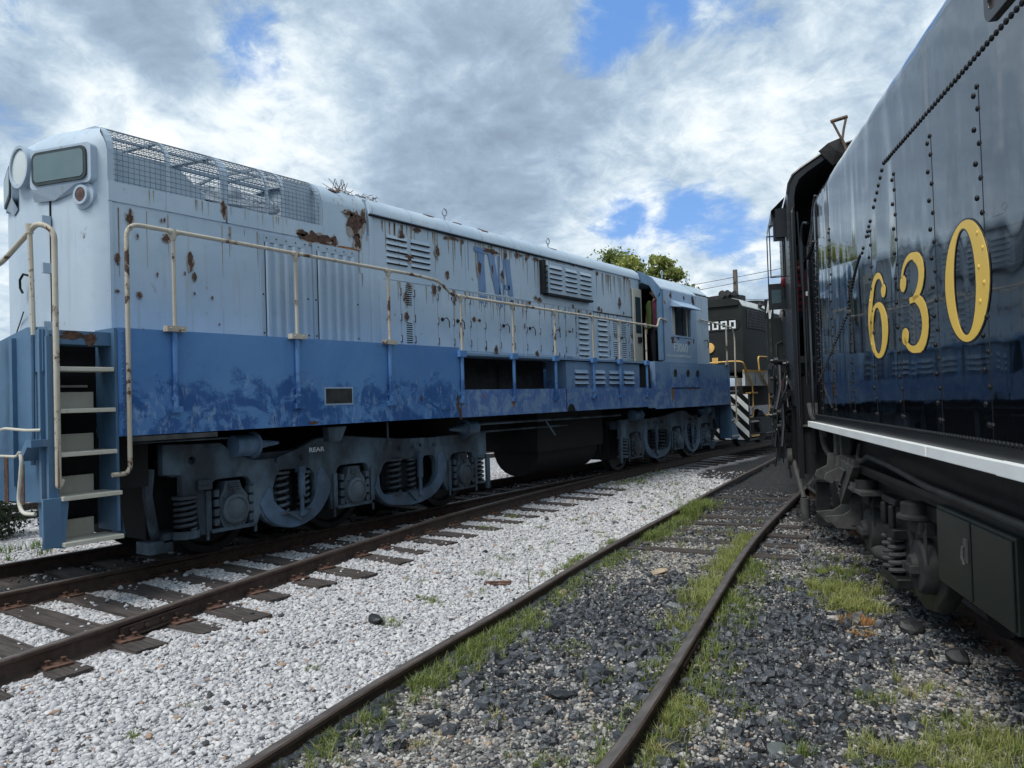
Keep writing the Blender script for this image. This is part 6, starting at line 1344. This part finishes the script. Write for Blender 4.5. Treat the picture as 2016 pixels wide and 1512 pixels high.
# ------------------------------------------------------------------ far things: trees, pole, wires
def tree(x, y, h, rad, lab, seed, zb=0):
    r = random.Random(seed); ra = np.random.default_rng(seed); t = thing('tree', lab, 'tree', (x, y, zb), group='leafy trees behind the blue locomotive'); b = MB(); tips = []
    b.tube([(0, 0, 0), (.1, .05, h * .25), (-.05, .1, h * .5), (.05, 0, h * .8)], .2, 10, radii=[.30, .24, .18, .06])
    for k in range(40):
        z0 = h * r.uniform(.25, .75); a = r.uniform(0, math.tau); L = rad * r.uniform(.5, .98) * (1 - .5 * max(0, z0 / h - .5)); e = r.uniform(.25, .9)
        ph = math.acos(r.uniform(-.7, 1)); rr0 = r.uniform(.55, 1) ** .5; p = Vector((math.sin(ph) * math.cos(a) * rad * rr0, math.sin(ph) * math.sin(a) * rad * rr0, h - rad * .95 + math.cos(ph) * rad * .92 * rr0)); z0 = min(z0, p.z - .4); b.tube([(0, 0, z0), (p.x * .5, p.y * .5, z0 + (p.z - z0) * .6), tuple(p)], .05, 6, radii=[.08, .05, .02]); tips += [p, p * .75 + Vector((0, 0, z0 * .25)), Vector((p.x * .5, p.y * .5, z0 + (p.z - z0) * .6))]
    put('trunk', b, 'bark', t)
    V, F, T = [], [], []
    for p in tips:
        n = 300; cr = r.uniform(.5, .95) * rad / 3.2; shade = r.uniform(.1, .75)
        c = np.array(p) + ra.normal(0, .42 * cr, (n, 3)) * np.array([1, 1, .75])
        for q in c:
            s_ = ra.uniform(.07, .17); a = ra.normal(0, 1, 3); a /= np.linalg.norm(a); bb = np.cross(a, ra.normal(0, 1, 3)); bb /= np.linalg.norm(bb)
            i = len(V); V += [q - a * s_, q + bb * s_ * .5, q + a * s_, q - bb * s_ * .5]; F.append((i, i + 1, i + 2, i + 3)); T += [min(1, max(0, shade + ra.uniform(-.25, .25)))] * 4
    me = bpy.data.meshes.new('crown'); me.from_pydata([tuple(v) for v in V], [], F); me.materials.append(M['leaf']); at = me.attributes.new('tint', 'FLOAT', 'POINT'); at.data.foreach_set('value', T)
    o = bpy.data.objects.new('crown', me); COL.objects.link(o); o.parent = t; return t
def along(dx, dy, dist): L = math.hypot(dx, dy); return dx / L * dist, dy / L * dist
x_, y_ = along(-.462, .868, 47); tree(x_, y_, 10.7, 3.0, 'broad leafy green tree behind the blue locomotive, left one of the pair', 5)
x_, y_ = along(-.420, .892, 46); tree(x_, y_, 10.4, 2.35, 'rounder leafy green tree behind the blue cab, right one of the pair', 8)
x_, y_ = along(-.321, .935, 42); PX, PY = x_, y_
M['darkleaf'] = leafmat('dark_shrub_leaves', (.012, .022, .010), (.035, .055, .022))
for k_, (bx_, by_, br_, bl_) in enumerate(((-13.0, 4.6, .62, 'low dark green weedy bush behind the steps at the left edge'), (-12.7, 5.8, .55, 'low dark weedy bush just right of the step foot, beyond the blue locomotive'), (-13.6, 3.4, .65, 'dark weedy bush cut by the left edge of the photo'))):
    ra_ = np.random.default_rng(40 + k_); bsh = thing('bush', bl_, 'bush', (bx_, by_, float(gh(bx_, by_))), group='weedy bushes beyond the blue locomotive'); V_, F_, T_ = [], [], []; bb_ = MB()
    for _ in range(9): e_ = ra_.normal(0, .35, 2) * br_; bb_.tube([(0, 0, 0), (e_[0] * .5, e_[1] * .5, br_ * .5), (e_[0], e_[1], br_ * 1.1)], .01, 5)
    put('stem', bb_, 'bark', bsh)
    for _ in range(2600):
        d_ = ra_.normal(0, 1, 3); d_ /= np.linalg.norm(d_); c_ = d_ * br_ * ra_.uniform(.4, 1.05) * np.array([1, 1, .75]) + np.array([0, 0, br_ * .62]); s__ = ra_.uniform(.02, .05); a_ = ra_.normal(0, 1, 3); a_ /= np.linalg.norm(a_); b_ = np.cross(a_, ra_.normal(0, 1, 3)); b_ /= np.linalg.norm(b_)
        i_ = len(V_); V_ += [c_ - a_ * s__, c_ + b_ * s__ * .5, c_ + a_ * s__, c_ - b_ * s__ * .5]; F_.append((i_, i_ + 1, i_ + 2, i_ + 3)); T_ += [ra_.uniform(0, 1)] * 4
    me_ = bpy.data.meshes.new('foliage'); me_.from_pydata([tuple(v) for v in V_], [], F_); me_.materials.append(M['darkleaf']); at_ = me_.attributes.new('tint', 'FLOAT', 'POINT'); at_.data.foreach_set('value', T_)
    fo_ = bpy.data.objects.new('foliage', me_); COL.objects.link(fo_); fo_.parent = bsh
pole = thing('utility_pole', 'weathered wooden utility pole rising behind the black diesel locomotive', 'utility pole', (PX, PY, 0)); b = MB(); b.cyl((0, 0, 0), (0, 0, 8.45), .16, 14, 0, .12); put('shaft', b, 'polewood', pole)
b = MB(); b.lathe((0, -.13, 7.7), (0, 0, 1), [(0, .03), (.04, .05), (.1, .04), (.12, .02)], 10); put('insulator', b, 'wire', pole)
def wire(p, q, sag, lab):
    p, q = Vector(p), Vector(q); b = MB(); b.tube([p.lerp(q, t) - Vector((0, 0, sag * 4 * t * (1 - t))) for t in np.linspace(0, 1, 25)], .014, 5); o = put('overhead_wire', b, 'wire'); base(o); tag(o, lab, 'wire', 'overhead wires at the utility pole')
wire((PX, PY, 7.75), (PX - 32, PY - 8, 5.9), .5, 'overhead wire running left from the utility pole'); wire((PX, PY, 7.75), (PX + 25, PY - 6, 9.6), .4, 'overhead wire running right from the utility pole at mid height')
wire((PX, PY - .1, 8.05), (PX - 32, PY - 7.4, 6.2), .4, 'thin upper overhead wire left of the utility pole'); wire((PX, PY, 8.05), (PX + 25, PY - 6, 10.6), .5, 'thin upper overhead wire right of the utility pole'); wire((PX, PY, 6.9), (PX + 25, PY - 4, 4.4), .3, 'lowest overhead wire sloping down to the right of the utility pole')
# twigs on the roof
b = MB(); r4 = random.Random(4)
for _ in range(70):
    y = r4.uniform(6.75, 7.55) if _ > 25 else r4.uniform(6.82, 7.0); p = Vector((-7.66 + r4.uniform(-.08, .08), y, 4.74 + r4.uniform(0, .03))); 
    d = Vector((r4.uniform(-.1, .1), r4.uniform(-.12, .12), r4.uniform(.02, .16 if _ < 26 else .05))); b.tube([p, p + d * .6, p + d + Vector((r4.uniform(-.03, .03), r4.uniform(-.04, .04), 0))], .004, 4, r4.randrange(2))
o = put('twig_pile', b, ['rust', 'handlewood']); base(o); tag(o, 'small heap of dead twigs lying on the locomotive roof behind the radiator grille', 'twigs')
# loose rocks and scrap
def rock(name, x, y, r_, sq, m, lab, cat, seed, z=None):
    rg_ = np.random.default_rng(seed); bm = bmesh.new(); bmesh.ops.create_icosphere(bm, subdivisions=2, radius=1)
    pl = [(lambda v: v / np.linalg.norm(v))(rg_.normal(0, 1, 3)) for _ in range(9)]
    for v in bm.verts:
        p = np.array(v.co)
        for q in pl: d = p @ q; p = p - q * max(0, d - .62) * .85
        v.co = Vector(p * np.array(sq) * r_)
    me = bpy.data.meshes.new(name); bm.to_mesh(me); bm.free(); me.materials.append(M[m]); o = bpy.data.objects.new(name, me); COL.objects.link(o)
    zg = float(gh(x, y)) if z is None else z; o.location = (x, y, zg + r_ * sq[2] * .5); o.rotation_euler = (rg_.uniform(-.2, .2), rg_.uniform(-.2, .2), rg_.uniform(0, 6)); return tag(o, lab, cat)
M['slate'] = plain('dark_slate_stone', (.022, .024, .026), .55, 0, .4, 14, .3); M['tan'] = plain('tan_stone', (.38, .31, .22), .85, 0, .2, 14, .3); M['pale'] = plain('pale_stone', (.42, .41, .38), .85, 0, .2, 14, .3); M['gslate'] = plain('grey_green_slate', (.12, .14, .135), .6, 0, .2, 10, .2)
rock('coal_chunk', -4.60, 4.42, .11, (1.3, .6, .5), 'slate', 'big black coal chunk alone on the white gravel beside a grass tuft', 'coal', 1)
rock('rock', -3.49, 7.42, .085, (1.3, .8, .5), 'tan', 'flat tan rock between the siding rails above the coal', 'rock', 2)
rock('slate_piece', -2.60, 4.05, .115, (1.2, .8, .22), 'slate', 'thin dark slate lying on the coal between the siding rails', 'slate', 3)
rock('slate_piece', -1.25, 4.03, .075, (1.2, .9, .2), 'gslate', 'flat grey green slate piece near the bottom right', 'slate', 4)
rock('rock', -8.15, 6.6, .10, (1, .8, .6), 'tan', 'round tan rock between the two converging rusty rails', 'rock', 5, .17)
rock('rock', -3.93, 6.22, .06, (1.2, .8, .6), 'tan', 'small pale tan rock in grass at the foot of the long rail', 'rock', 6)
rock('rock', -1.55, 6.57, .05, (1.1, .8, .6), 'pale', 'small pale rock between the yellow grass and the tender rail', 'rock', 7)
rock('coal_chunk', -.62, 5.95, .11, (1, .8, .7), 'slate', 'large coal lump beside the tender rail, nearest the rail clamp', 'coal', 8); rock('coal_chunk', -.98, 6.55, .10, (1, .9, .8), 'slate', 'large coal lump beside the tender rail, farther from the camera', 'coal', 9)
b = MB(); b.box(-.13, .13, -.06, .06, 0, .012); b.box(-.13, .13, -.02, .02, .012, .02); o = put('tie_plate', b, 'rust', bevel=.003); o.location = (-4.50, 5.95, float(gh(-4.5, 5.95)) + .01); o.rotation_euler = (.05, -.03, .5); tag(o, 'loose rusty red tie plate lying on the white gravel by a grass patch', 'tie plate')
# ------------------------------------------------------------------ loose stone and grass (stuff)
def gn_scatter(name, pts, rots, scl, tint, material, angular=False, squash=(1, 1, 1)):
    me = bpy.data.meshes.new(name); n = len(pts); me.vertices.add(n); me.vertices.foreach_set('co', np.asarray(pts, np.float32).reshape(-1)); me.materials.append(material)
    a = me.attributes.new('rot', 'FLOAT_VECTOR', 'POINT'); a.data.foreach_set('vector', np.asarray(rots, np.float32).reshape(-1))
    a = me.attributes.new('scl', 'FLOAT_VECTOR', 'POINT'); a.data.foreach_set('vector', np.asarray(scl, np.float32).reshape(-1))
    a = me.attributes.new('tint', 'FLOAT', 'POINT'); a.data.foreach_set('value', np.asarray(tint, np.float32)); me.update()
    o = bpy.data.objects.new(name, me); COL.objects.link(o)
    t = bpy.data.node_groups.new(name, 'GeometryNodeTree'); t.interface.new_socket('Geometry', in_out='INPUT', socket_type='NodeSocketGeometry'); t.interface.new_socket('Geometry', in_out='OUTPUT', socket_type='NodeSocketGeometry')
    N, L = t.nodes, t.links; gi = N.new('NodeGroupInput'); go_ = N.new('NodeGroupOutput'); jn = N.new('GeometryNodeJoinGeometry')
    for k in range(6):
        ic = N.new('GeometryNodeMeshIcoSphere'); ic.inputs['Radius'].default_value = 1; ic.inputs['Subdivisions'].default_value = 1 if angular and k < 5 else 2
        sp = N.new('GeometryNodeSetPosition'); pos = N.new('GeometryNodeInputPosition'); nz = N.new('ShaderNodeTexNoise'); nz.noise_dimensions = '4D'; nz.inputs['W'].default_value = 3.7 * k + 1; nz.inputs['Scale'].default_value = .9 if not angular else 1.5; nz.inputs['Detail'].default_value = 1 if not angular else 3
        L.new(pos.outputs[0], nz.inputs['Vector']); sb = N.new('ShaderNodeVectorMath'); sb.operation = 'SUBTRACT'; sb.inputs[1].default_value = (.5, .5, .5); L.new(nz.outputs['Color'], sb.inputs[0])
        sc = N.new('ShaderNodeVectorMath'); sc.operation = 'SCALE'; sc.inputs['Scale'].default_value = 1.5 if not angular else 1.9; L.new(sb.outputs[0], sc.inputs[0]); L.new(sc.outputs[0], sp.inputs['Offset']); L.new(ic.outputs['Mesh'], sp.inputs['Geometry'])
        sm = N.new('GeometryNodeSetShadeSmooth'); sm.inputs['Shade Smooth'].default_value = not angular; L.new(sp.outputs[0], sm.inputs['Geometry'])
        stm = N.new('GeometryNodeSetMaterial'); stm.inputs['Material'].default_value = material; L.new(sm.outputs[0], stm.inputs['Geometry'])
        g2 = N.new('GeometryNodeGeometryToInstance'); L.new(stm.outputs[0], g2.inputs[0]); L.new(g2.outputs[0], jn.inputs[0])
    ip = N.new('GeometryNodeInstanceOnPoints'); ip.inputs['Pick Instance'].default_value = True
    def attr(nm, ty): a_ = N.new('GeometryNodeInputNamedAttribute'); a_.data_type = ty; a_.inputs['Name'].default_value = nm; return a_.outputs[0]
    m2p = N.new('GeometryNodeMeshToPoints'); L.new(gi.outputs[0], m2p.inputs[0]); L.new(m2p.outputs[0], ip.inputs['Points']); L.new(jn.outputs[0], ip.inputs['Instance'])
    er = N.new('FunctionNodeEulerToRotation'); L.new(attr('rot', 'FLOAT_VECTOR'), er.inputs[0]); L.new(er.outputs[0], ip.inputs['Rotation']); L.new(attr('scl', 'FLOAT_VECTOR'), ip.inputs['Scale'])
    ri = N.new('FunctionNodeRandomValue'); ri.data_type = 'INT'; ri.inputs[4].default_value = 0; ri.inputs[5].default_value = 5; L.new(ri.outputs[2], ip.inputs['Instance Index']); L.new(ip.outputs[0], go_.inputs[0])
    md = o.modifiers.new('scatter', 'NODES'); md.node_group = t; return o
def stone_mat(name, pts, rough=.8, b=.3, ior=1.45):
    def f(q):
        at = q.new('ShaderNodeAttribute'); at.attribute_type = 'INSTANCER'; at.attribute_name = 'tint'
        c = q.ramp(at.outputs['Fac'], pts); n = q.noise(q.co, 2.5, 4, .6)
        q.S('Base Color', q.mix(q.rng(n, .35, .7, 0, .35), c, q.mix(.55, c, (.0, .0, .0)))); q.S('Roughness', rough); q.S('IOR', ior); q.bump(n, b, .2)
    return mat(name, f)
def inview(x, y, m=.9):
    fx, fy, rx, ry = F0.x, F0.y, R0.x, R0.y; d = x * fx + y * fy; l = x * rx + y * ry
    return (d > .9) & (np.abs(l) < d * .68 + m) & (d < 40)
def rand_in(n, x0, x1, y0, y1): return rng.uniform(x0, x1, n), rng.uniform(y0, y1, n)
def make(xs_, ys_, s, flat, lift=.35):
    n = len(xs_); z = gh(xs_, ys_); sc = np.stack([s * rng.uniform(.8, 1.25, n), s * rng.uniform(.6, .95, n), s * flat * rng.uniform(.7, 1.2, n)], -1)
    return np.stack([xs_, ys_, z + sc[:, 2] * lift], -1), np.stack([rng.normal(0, .28, n), rng.normal(0, .28, n), rng.uniform(0, 6.28, n)], -1), sc
def dens(y, x): d = np.hypot(x, y); return d
# white gravel
N_ = 460000; x, y = rand_in(N_, -14.5, -2.9, .8, 17); d = dens(y, x)
keep = inview(x, y) & (x < xat(mid1, y) - .03) & (rng.random(N_) < np.clip(1.25 - (d - 4) / 11, .18, 1)) & ~((x > -9.15) & (x < -7.85) & (rng.random(N_) < .55)) & ~((x < -9.2) & (y > 9) & (rng.random(N_) < .5)) & ((coalness(x, y) < .5) | (rng.random(N_) < .1))
# keep the tie tops mostly clear
ti = np.zeros(N_, bool)
for yy, e in zip(YT, EN): ti |= (np.abs(y - yy) < .125) & (x < e + .02) & (x > -9.9)
keep &= ~ti | (rng.random(N_) < .012)
rb = np.abs(x - xat(railb, y)); keep &= ~((rb < .075) & (y < 19)); keep &= ~(np.abs(x + 7.75) < .08); keep &= ~(np.abs(x + 9.22) < .08)
x, y = x[keep], y[keep]; tie_top = ti[keep]; s = rng.gamma(7, .0112 / 7, len(x)) * (1 + .5 * np.clip((np.hypot(x, y) - 7) / 8, 0, 1)) + .003
p, r_, sc = make(x, y, s, .62); p[tie_top, 2] = .214 + sc[tie_top, 2] * .4
tint = rng.beta(2.4, 1.3, len(x)) * .9; odd = rng.random(len(x)); tint[odd < .035] = .02; tint[odd > .985] = .97; in_shade = (x > -9.3) & (x < -7.9) & (rng.random(len(x)) < .8); tint[in_shade] = rng.uniform(0, .08, in_shade.sum())  # stones between the locomotive's rails tinted dark for its shade
m_ = stone_mat('white_gravel_stone', [(0, (.045, .045, .05)), (.06, (.10, .10, .105)), (.16, (.34, .34, .36)), (.5, (.50, .50, .52)), (.9, (.74, .73, .72)), (.97, (.42, .28, .20))])
o = gn_scatter('white_gravel', p, r_, sc, tint, m_); tag(o, 'white crushed gravel around the blue locomotive tracks', 'gravel', kind='stuff')
# coal and mixed pebbles
N_ = 250000; x, y = rand_in(N_, -5.6, 2.0, .8, 14.5); d = np.hypot(x, y); dk = darkness(x, y)
far_t = np.abs((x - T0.x) * Tn.x + (y - T0.y) * Tn.y)
base_k = inview(x, y) & (x > xat(mid1, y) + .05) & (np.abs(x - xat(mid2, y)) > .05) & (rng.random(N_) < np.clip(1.3 - (d - 3) / 8, .12, 1)) & (np.abs(far_t - .78) > .11)
cl = .5 + .5 * np.sin(x * 5.1 + 1.3 * np.sin(y * 3.3)) * np.cos(y * 4.3 + np.sin(x * 2.9))
iscoal = rng.random(N_) < np.clip(dk * .95 + (cl - .5) * .7 - .12, .05, .95)
k = base_k & iscoal & (rng.random(N_) < .56); xc, yc = x[k], y[k]
s = np.clip(rng.lognormal(math.log(.0185), .48, len(xc)), .006, .062); p, r_, sc = make(xc, yc, s, .72)
m_ = stone_mat('coal_chunk', [(0, (.016, .018, .021)), (.55, (.042, .047, .056)), (.9, (.085, .092, .105)), (1, (.16, .17, .18))], .33, .25, 1.7)
o = gn_scatter('coal', p, r_, sc, rng.random(len(xc)), m_, True); tag(o, 'spilled black coal between and beside the siding rails', 'coal', kind='stuff')
k = base_k & ~iscoal | (base_k & (rng.random(N_) < .10)); xp, yp = x[k], y[k]; s = rng.gamma(8, .0088 / 8, len(xp)) + .002; p, r_, sc = make(xp, yp, s, .65, .3)
m_ = stone_mat('mixed_pebble', [(0, (.05, .05, .052)), (.3, (.18, .175, .17)), (.65, (.37, .36, .34)), (.88, (.58, .57, .54)), (.97, (.42, .33, .23)), (1, (.32, .20, .13))])
o = gn_scatter('mixed_pebbles', p, r_, sc, rng.random(len(xp)) ** .9, m_); tag(o, 'tan and grey pebbles mixed with the coal', 'pebbles', kind='stuff')
# grass: blades in tufts
V, F, T = [], [], []
def blade(x, y, z, h, w, ang, lean, t):
    dx, dy = math.cos(ang), math.sin(ang); px, py = -dy, dx; i = len(V)
    a, b = lean * h * .25, lean * h
    V.extend([(x - px * w, y - py * w, z - .01), (x + px * w, y + py * w, z - .01), (x + dx * a + px * w * .8, y + dy * a + py * w * .8, z + h * .5), (x + dx * a - px * w * .8, y + dy * a - py * w * .8, z + h * .5), (x + dx * b, y + dy * b, z + h * (1 - .25 * lean))])
    F.extend([(i, i + 1, i + 2, i + 3), (i + 3, i + 2, i + 4)]); T.extend([t] * 5)
rg5 = random.Random(21)
def patch(cx, cy, rx, ry, n, h, t=(.1, .5), w=.0028, lean=.7):
    n = int(n * .8); ntu = max(2, n // 14)
    for _ in range(ntu):
        a = rg5.uniform(0, math.tau); rr = math.sqrt(rg5.random()) * (1 + .35 * math.sin(3 * a + cx * 7)); x0, y0 = cx + rx * rr * math.cos(a), cy + ry * rr * math.sin(a); tt = rg5.uniform(*t)
        for _ in range(14):
            x1, y1 = x0 + rg5.gauss(0, .018), y0 + rg5.gauss(0, .018); blade(x1, y1, float(gh(x1, y1)) , h * rg5.uniform(.35, 1.15), w * rg5.uniform(.7, 1.3), rg5.uniform(0, math.tau), rg5.uniform(.15, lean + .55), min(1, max(0, tt + rg5.uniform(-.14, .14))))
PT = [(-4.47, 4.47, .16, .07, 260, .06), (-4.53, 5.09, .22, .09, 340, .055), (-4.83, 6.2, .2, .10, 260, .06), (-5.1, 6.9, .28, .14, 300, .05), (-4.27, 6.5, .14, .1, 120, .06), (-5.35, 7.9, .5, .18, 300, .05), (-5.65, 9.6, .6, .3, 500, .05), (-5.9, 8.6, .5, .2, 260, .045),
      (-5.1, 11, .5, .8, 600, .06), (-5.6, 12.6, .7, 1.0, 800, .06), (-6.3, 13.5, .7, 1.2, 700, .06), (-7.0, 13.6, .25, .8, 500, .12), (-7.15, 15.2, .25, 1.0, 400, .12), (-4.25, 3.43, .08, .05, 60, .05), (-4.3, 2.6, .06, .05, 60, .045), (-4.2, 2.2, .08, .06, 70, .05), (-6.6, 9.2, .10, .1, 130, .09), (-6.35, 8.2, .2, .12, 180, .05),
      (-1.6, 4.5, .09, .07, 130, .05), (-1.35, 4.35, .10, .08, 120, .055), (-1.0, 4.95, .12, .12, 180, .08), (-.75, 5.2, .18, .22, 260, .075, (.4, .8)), (-.47, 4.75, .22, .22, 800, .095, (.3, .65)), (-.72, 4.25, .26, .16, 900, .09, (.3, .65)), (-.45, 4.35, .3, .22, 1200, .10, (.3, .65)), (-.2, 4.6, .25, .35, 700, .095, (.3, .65)), (-.6, 3.95, .2, .12, 400, .10, (.3, .6)), (-1.15, 4.05, .12, .06, 150, .08),
      (-2.60, 5.36, .05, .05, 60, .05), (-2.66, 5.05, .10, .10, 130, .05), (-2.35, 5.66, .14, .08, 220, .06), (-2.75, 3.6, .12, .12, 160, .05, (.3, .8)), (-2.9, 3.1, .10, .1, 130, .05, (.3, .8)), (-2.2, 3.3, .2, .12, 220, .05), (-2.55, 4.6, .12, .08, 110, .045, (.3, .7)), (-3.0, 4.9, .15, .15, 200, .06, (.2, .6)), (-2.45, 4.4, .07, .05, 70, .05),
      (-4.4, 5.6, .25, .12, 120, .05), (-5.2, 5.6, .15, .08, 80, .045), (-5.0, 7.4, .4, .2, 260, .05), (-4.9, 8.8, .4, .25, 260, .05), (-3.9, 9.5, .35, .8, 500, .05, (.2, .6)), (-4.4, 9.6, .3, .5, 300, .05), (-3.6, 10.8, .4, .5, 200, .05)]
for q in PT: patch(*q[:6], *(q[6:] or ((.1, .5),)), w=.0022 + .0006 * (q[1] > 8))
# yellow-green patch with orange dry end beside the tender
patch(-1.72, 7.5, .30, .34, 2400, .10, (.35, .62), w=.003); patch(-1.50, 7.05, .24, .28, 2200, .10, (.40, .68), w=.003); patch(-1.9, 8.2, .25, .25, 900, .09, (.2, .5), w=.003); patch(-1.36, 6.62, .13, .12, 500, .07, (.8, 1.0), w=.003); patch(-1.28, 6.28, .10, .07, 260, .05, (.78, .95), w=.003); patch(-1.35, 7.9, .3, .3, 250, .10, (.5, .8)); patch(-1.95, 8.9, .3, .3, 260, .08)
patch(-2.1, 7.35, .08, .08, 120, .05)
# grass along the siding rails
def alongrail(curve, y0, y1, side, n, h, spread, t=(.1, .5), seed=0):
    r = random.Random(seed); k = 0
    while k < n:
        yy = r.uniform(y0, y1)
        if math.sin(yy * 4.1 + seed) + .6 * math.sin(yy * 9.3 + seed * 2) < r.uniform(-1.6, .6): continue
        xx = float(xat(curve, yy)) + side * (.055 + abs(r.gauss(0, spread))); tt = r.uniform(*t); k += 1
        for _ in range(9): x1, y1_ = xx + r.gauss(0, .014), yy + r.gauss(0, .014); blade(x1, y1_, float(gh(x1, y1_)), h * r.uniform(.4, 1.2), .0026 * r.uniform(.7, 1.3), r.uniform(0, math.tau), r.uniform(.15, 1.25), min(1, max(0, tt + r.uniform(-.1, .1))))
alongrail(mid1, 1.6, 9.5, 1, 380, .085, .16, seed=1); alongrail(mid1, 3.6, 5.6, 1, 240, .11, .14, seed=8); alongrail(mid1, 9.0, 12.5, 1, 420, .12, .14, seed=2); alongrail(mid1, 10.9, 11.7, 1, 110, .26, .10, seed=3, t=(.2, .45)); alongrail(mid1, 6.3, 8.5, -1, 110, .07, .07, seed=4)
alongrail(mid2, 5.6, 9.8, -1, 560, .12, .13, seed=5, t=(.35, .62)); alongrail(mid2, 3.4, 5.8, -1, 130, .07, .10, seed=6); alongrail(mid2, 3.9, 8.6, 1, 300, .10, .14, seed=7); alongrail(mid2, 2.9, 4.4, 1, 200, .08, .12, seed=9, t=(.2, .8))
for (x0, y0, hh) in ((-4.13, 5.95, .30), (-4.10, 5.9, .24), (-2.95, 3.75, .2), (-4.85, 11.2, .45), (-4.9, 11.25, .38), (-2.5, 4.2, .2), (-.6, 4.6, .22), (-.9, 5.3, .24), (-1.5, 4.25, .2)):
    for _ in range(3): blade(x0, y0, float(gh(x0, y0)), hh * rg5.uniform(.8, 1.1), .003, rg5.uniform(0, 6), .12, .3)
for _ in range(26): x0, y0 = rg5.uniform(-11.2, -10.2), rg5.uniform(3.2, 4.6); [blade(x0 + rg5.gauss(0, .03), y0 + rg5.gauss(0, .03), float(gh(x0, y0)), rg5.uniform(.05, .18), .006, rg5.uniform(0, 6.3), rg5.uniform(.3, 1), .1) for _ in range(12)]
me = bpy.data.meshes.new('grass'); me.from_pydata(V, [], F); me.materials.append(M['grass']); at = me.attributes.new('tint', 'FLOAT', 'POINT'); at.data.foreach_set('value', T)
o = bpy.data.objects.new('grass', me); COL.objects.link(o); tag(o, 'thin green and yellowing grass tufts along the siding rails', 'grass', kind='stuff')
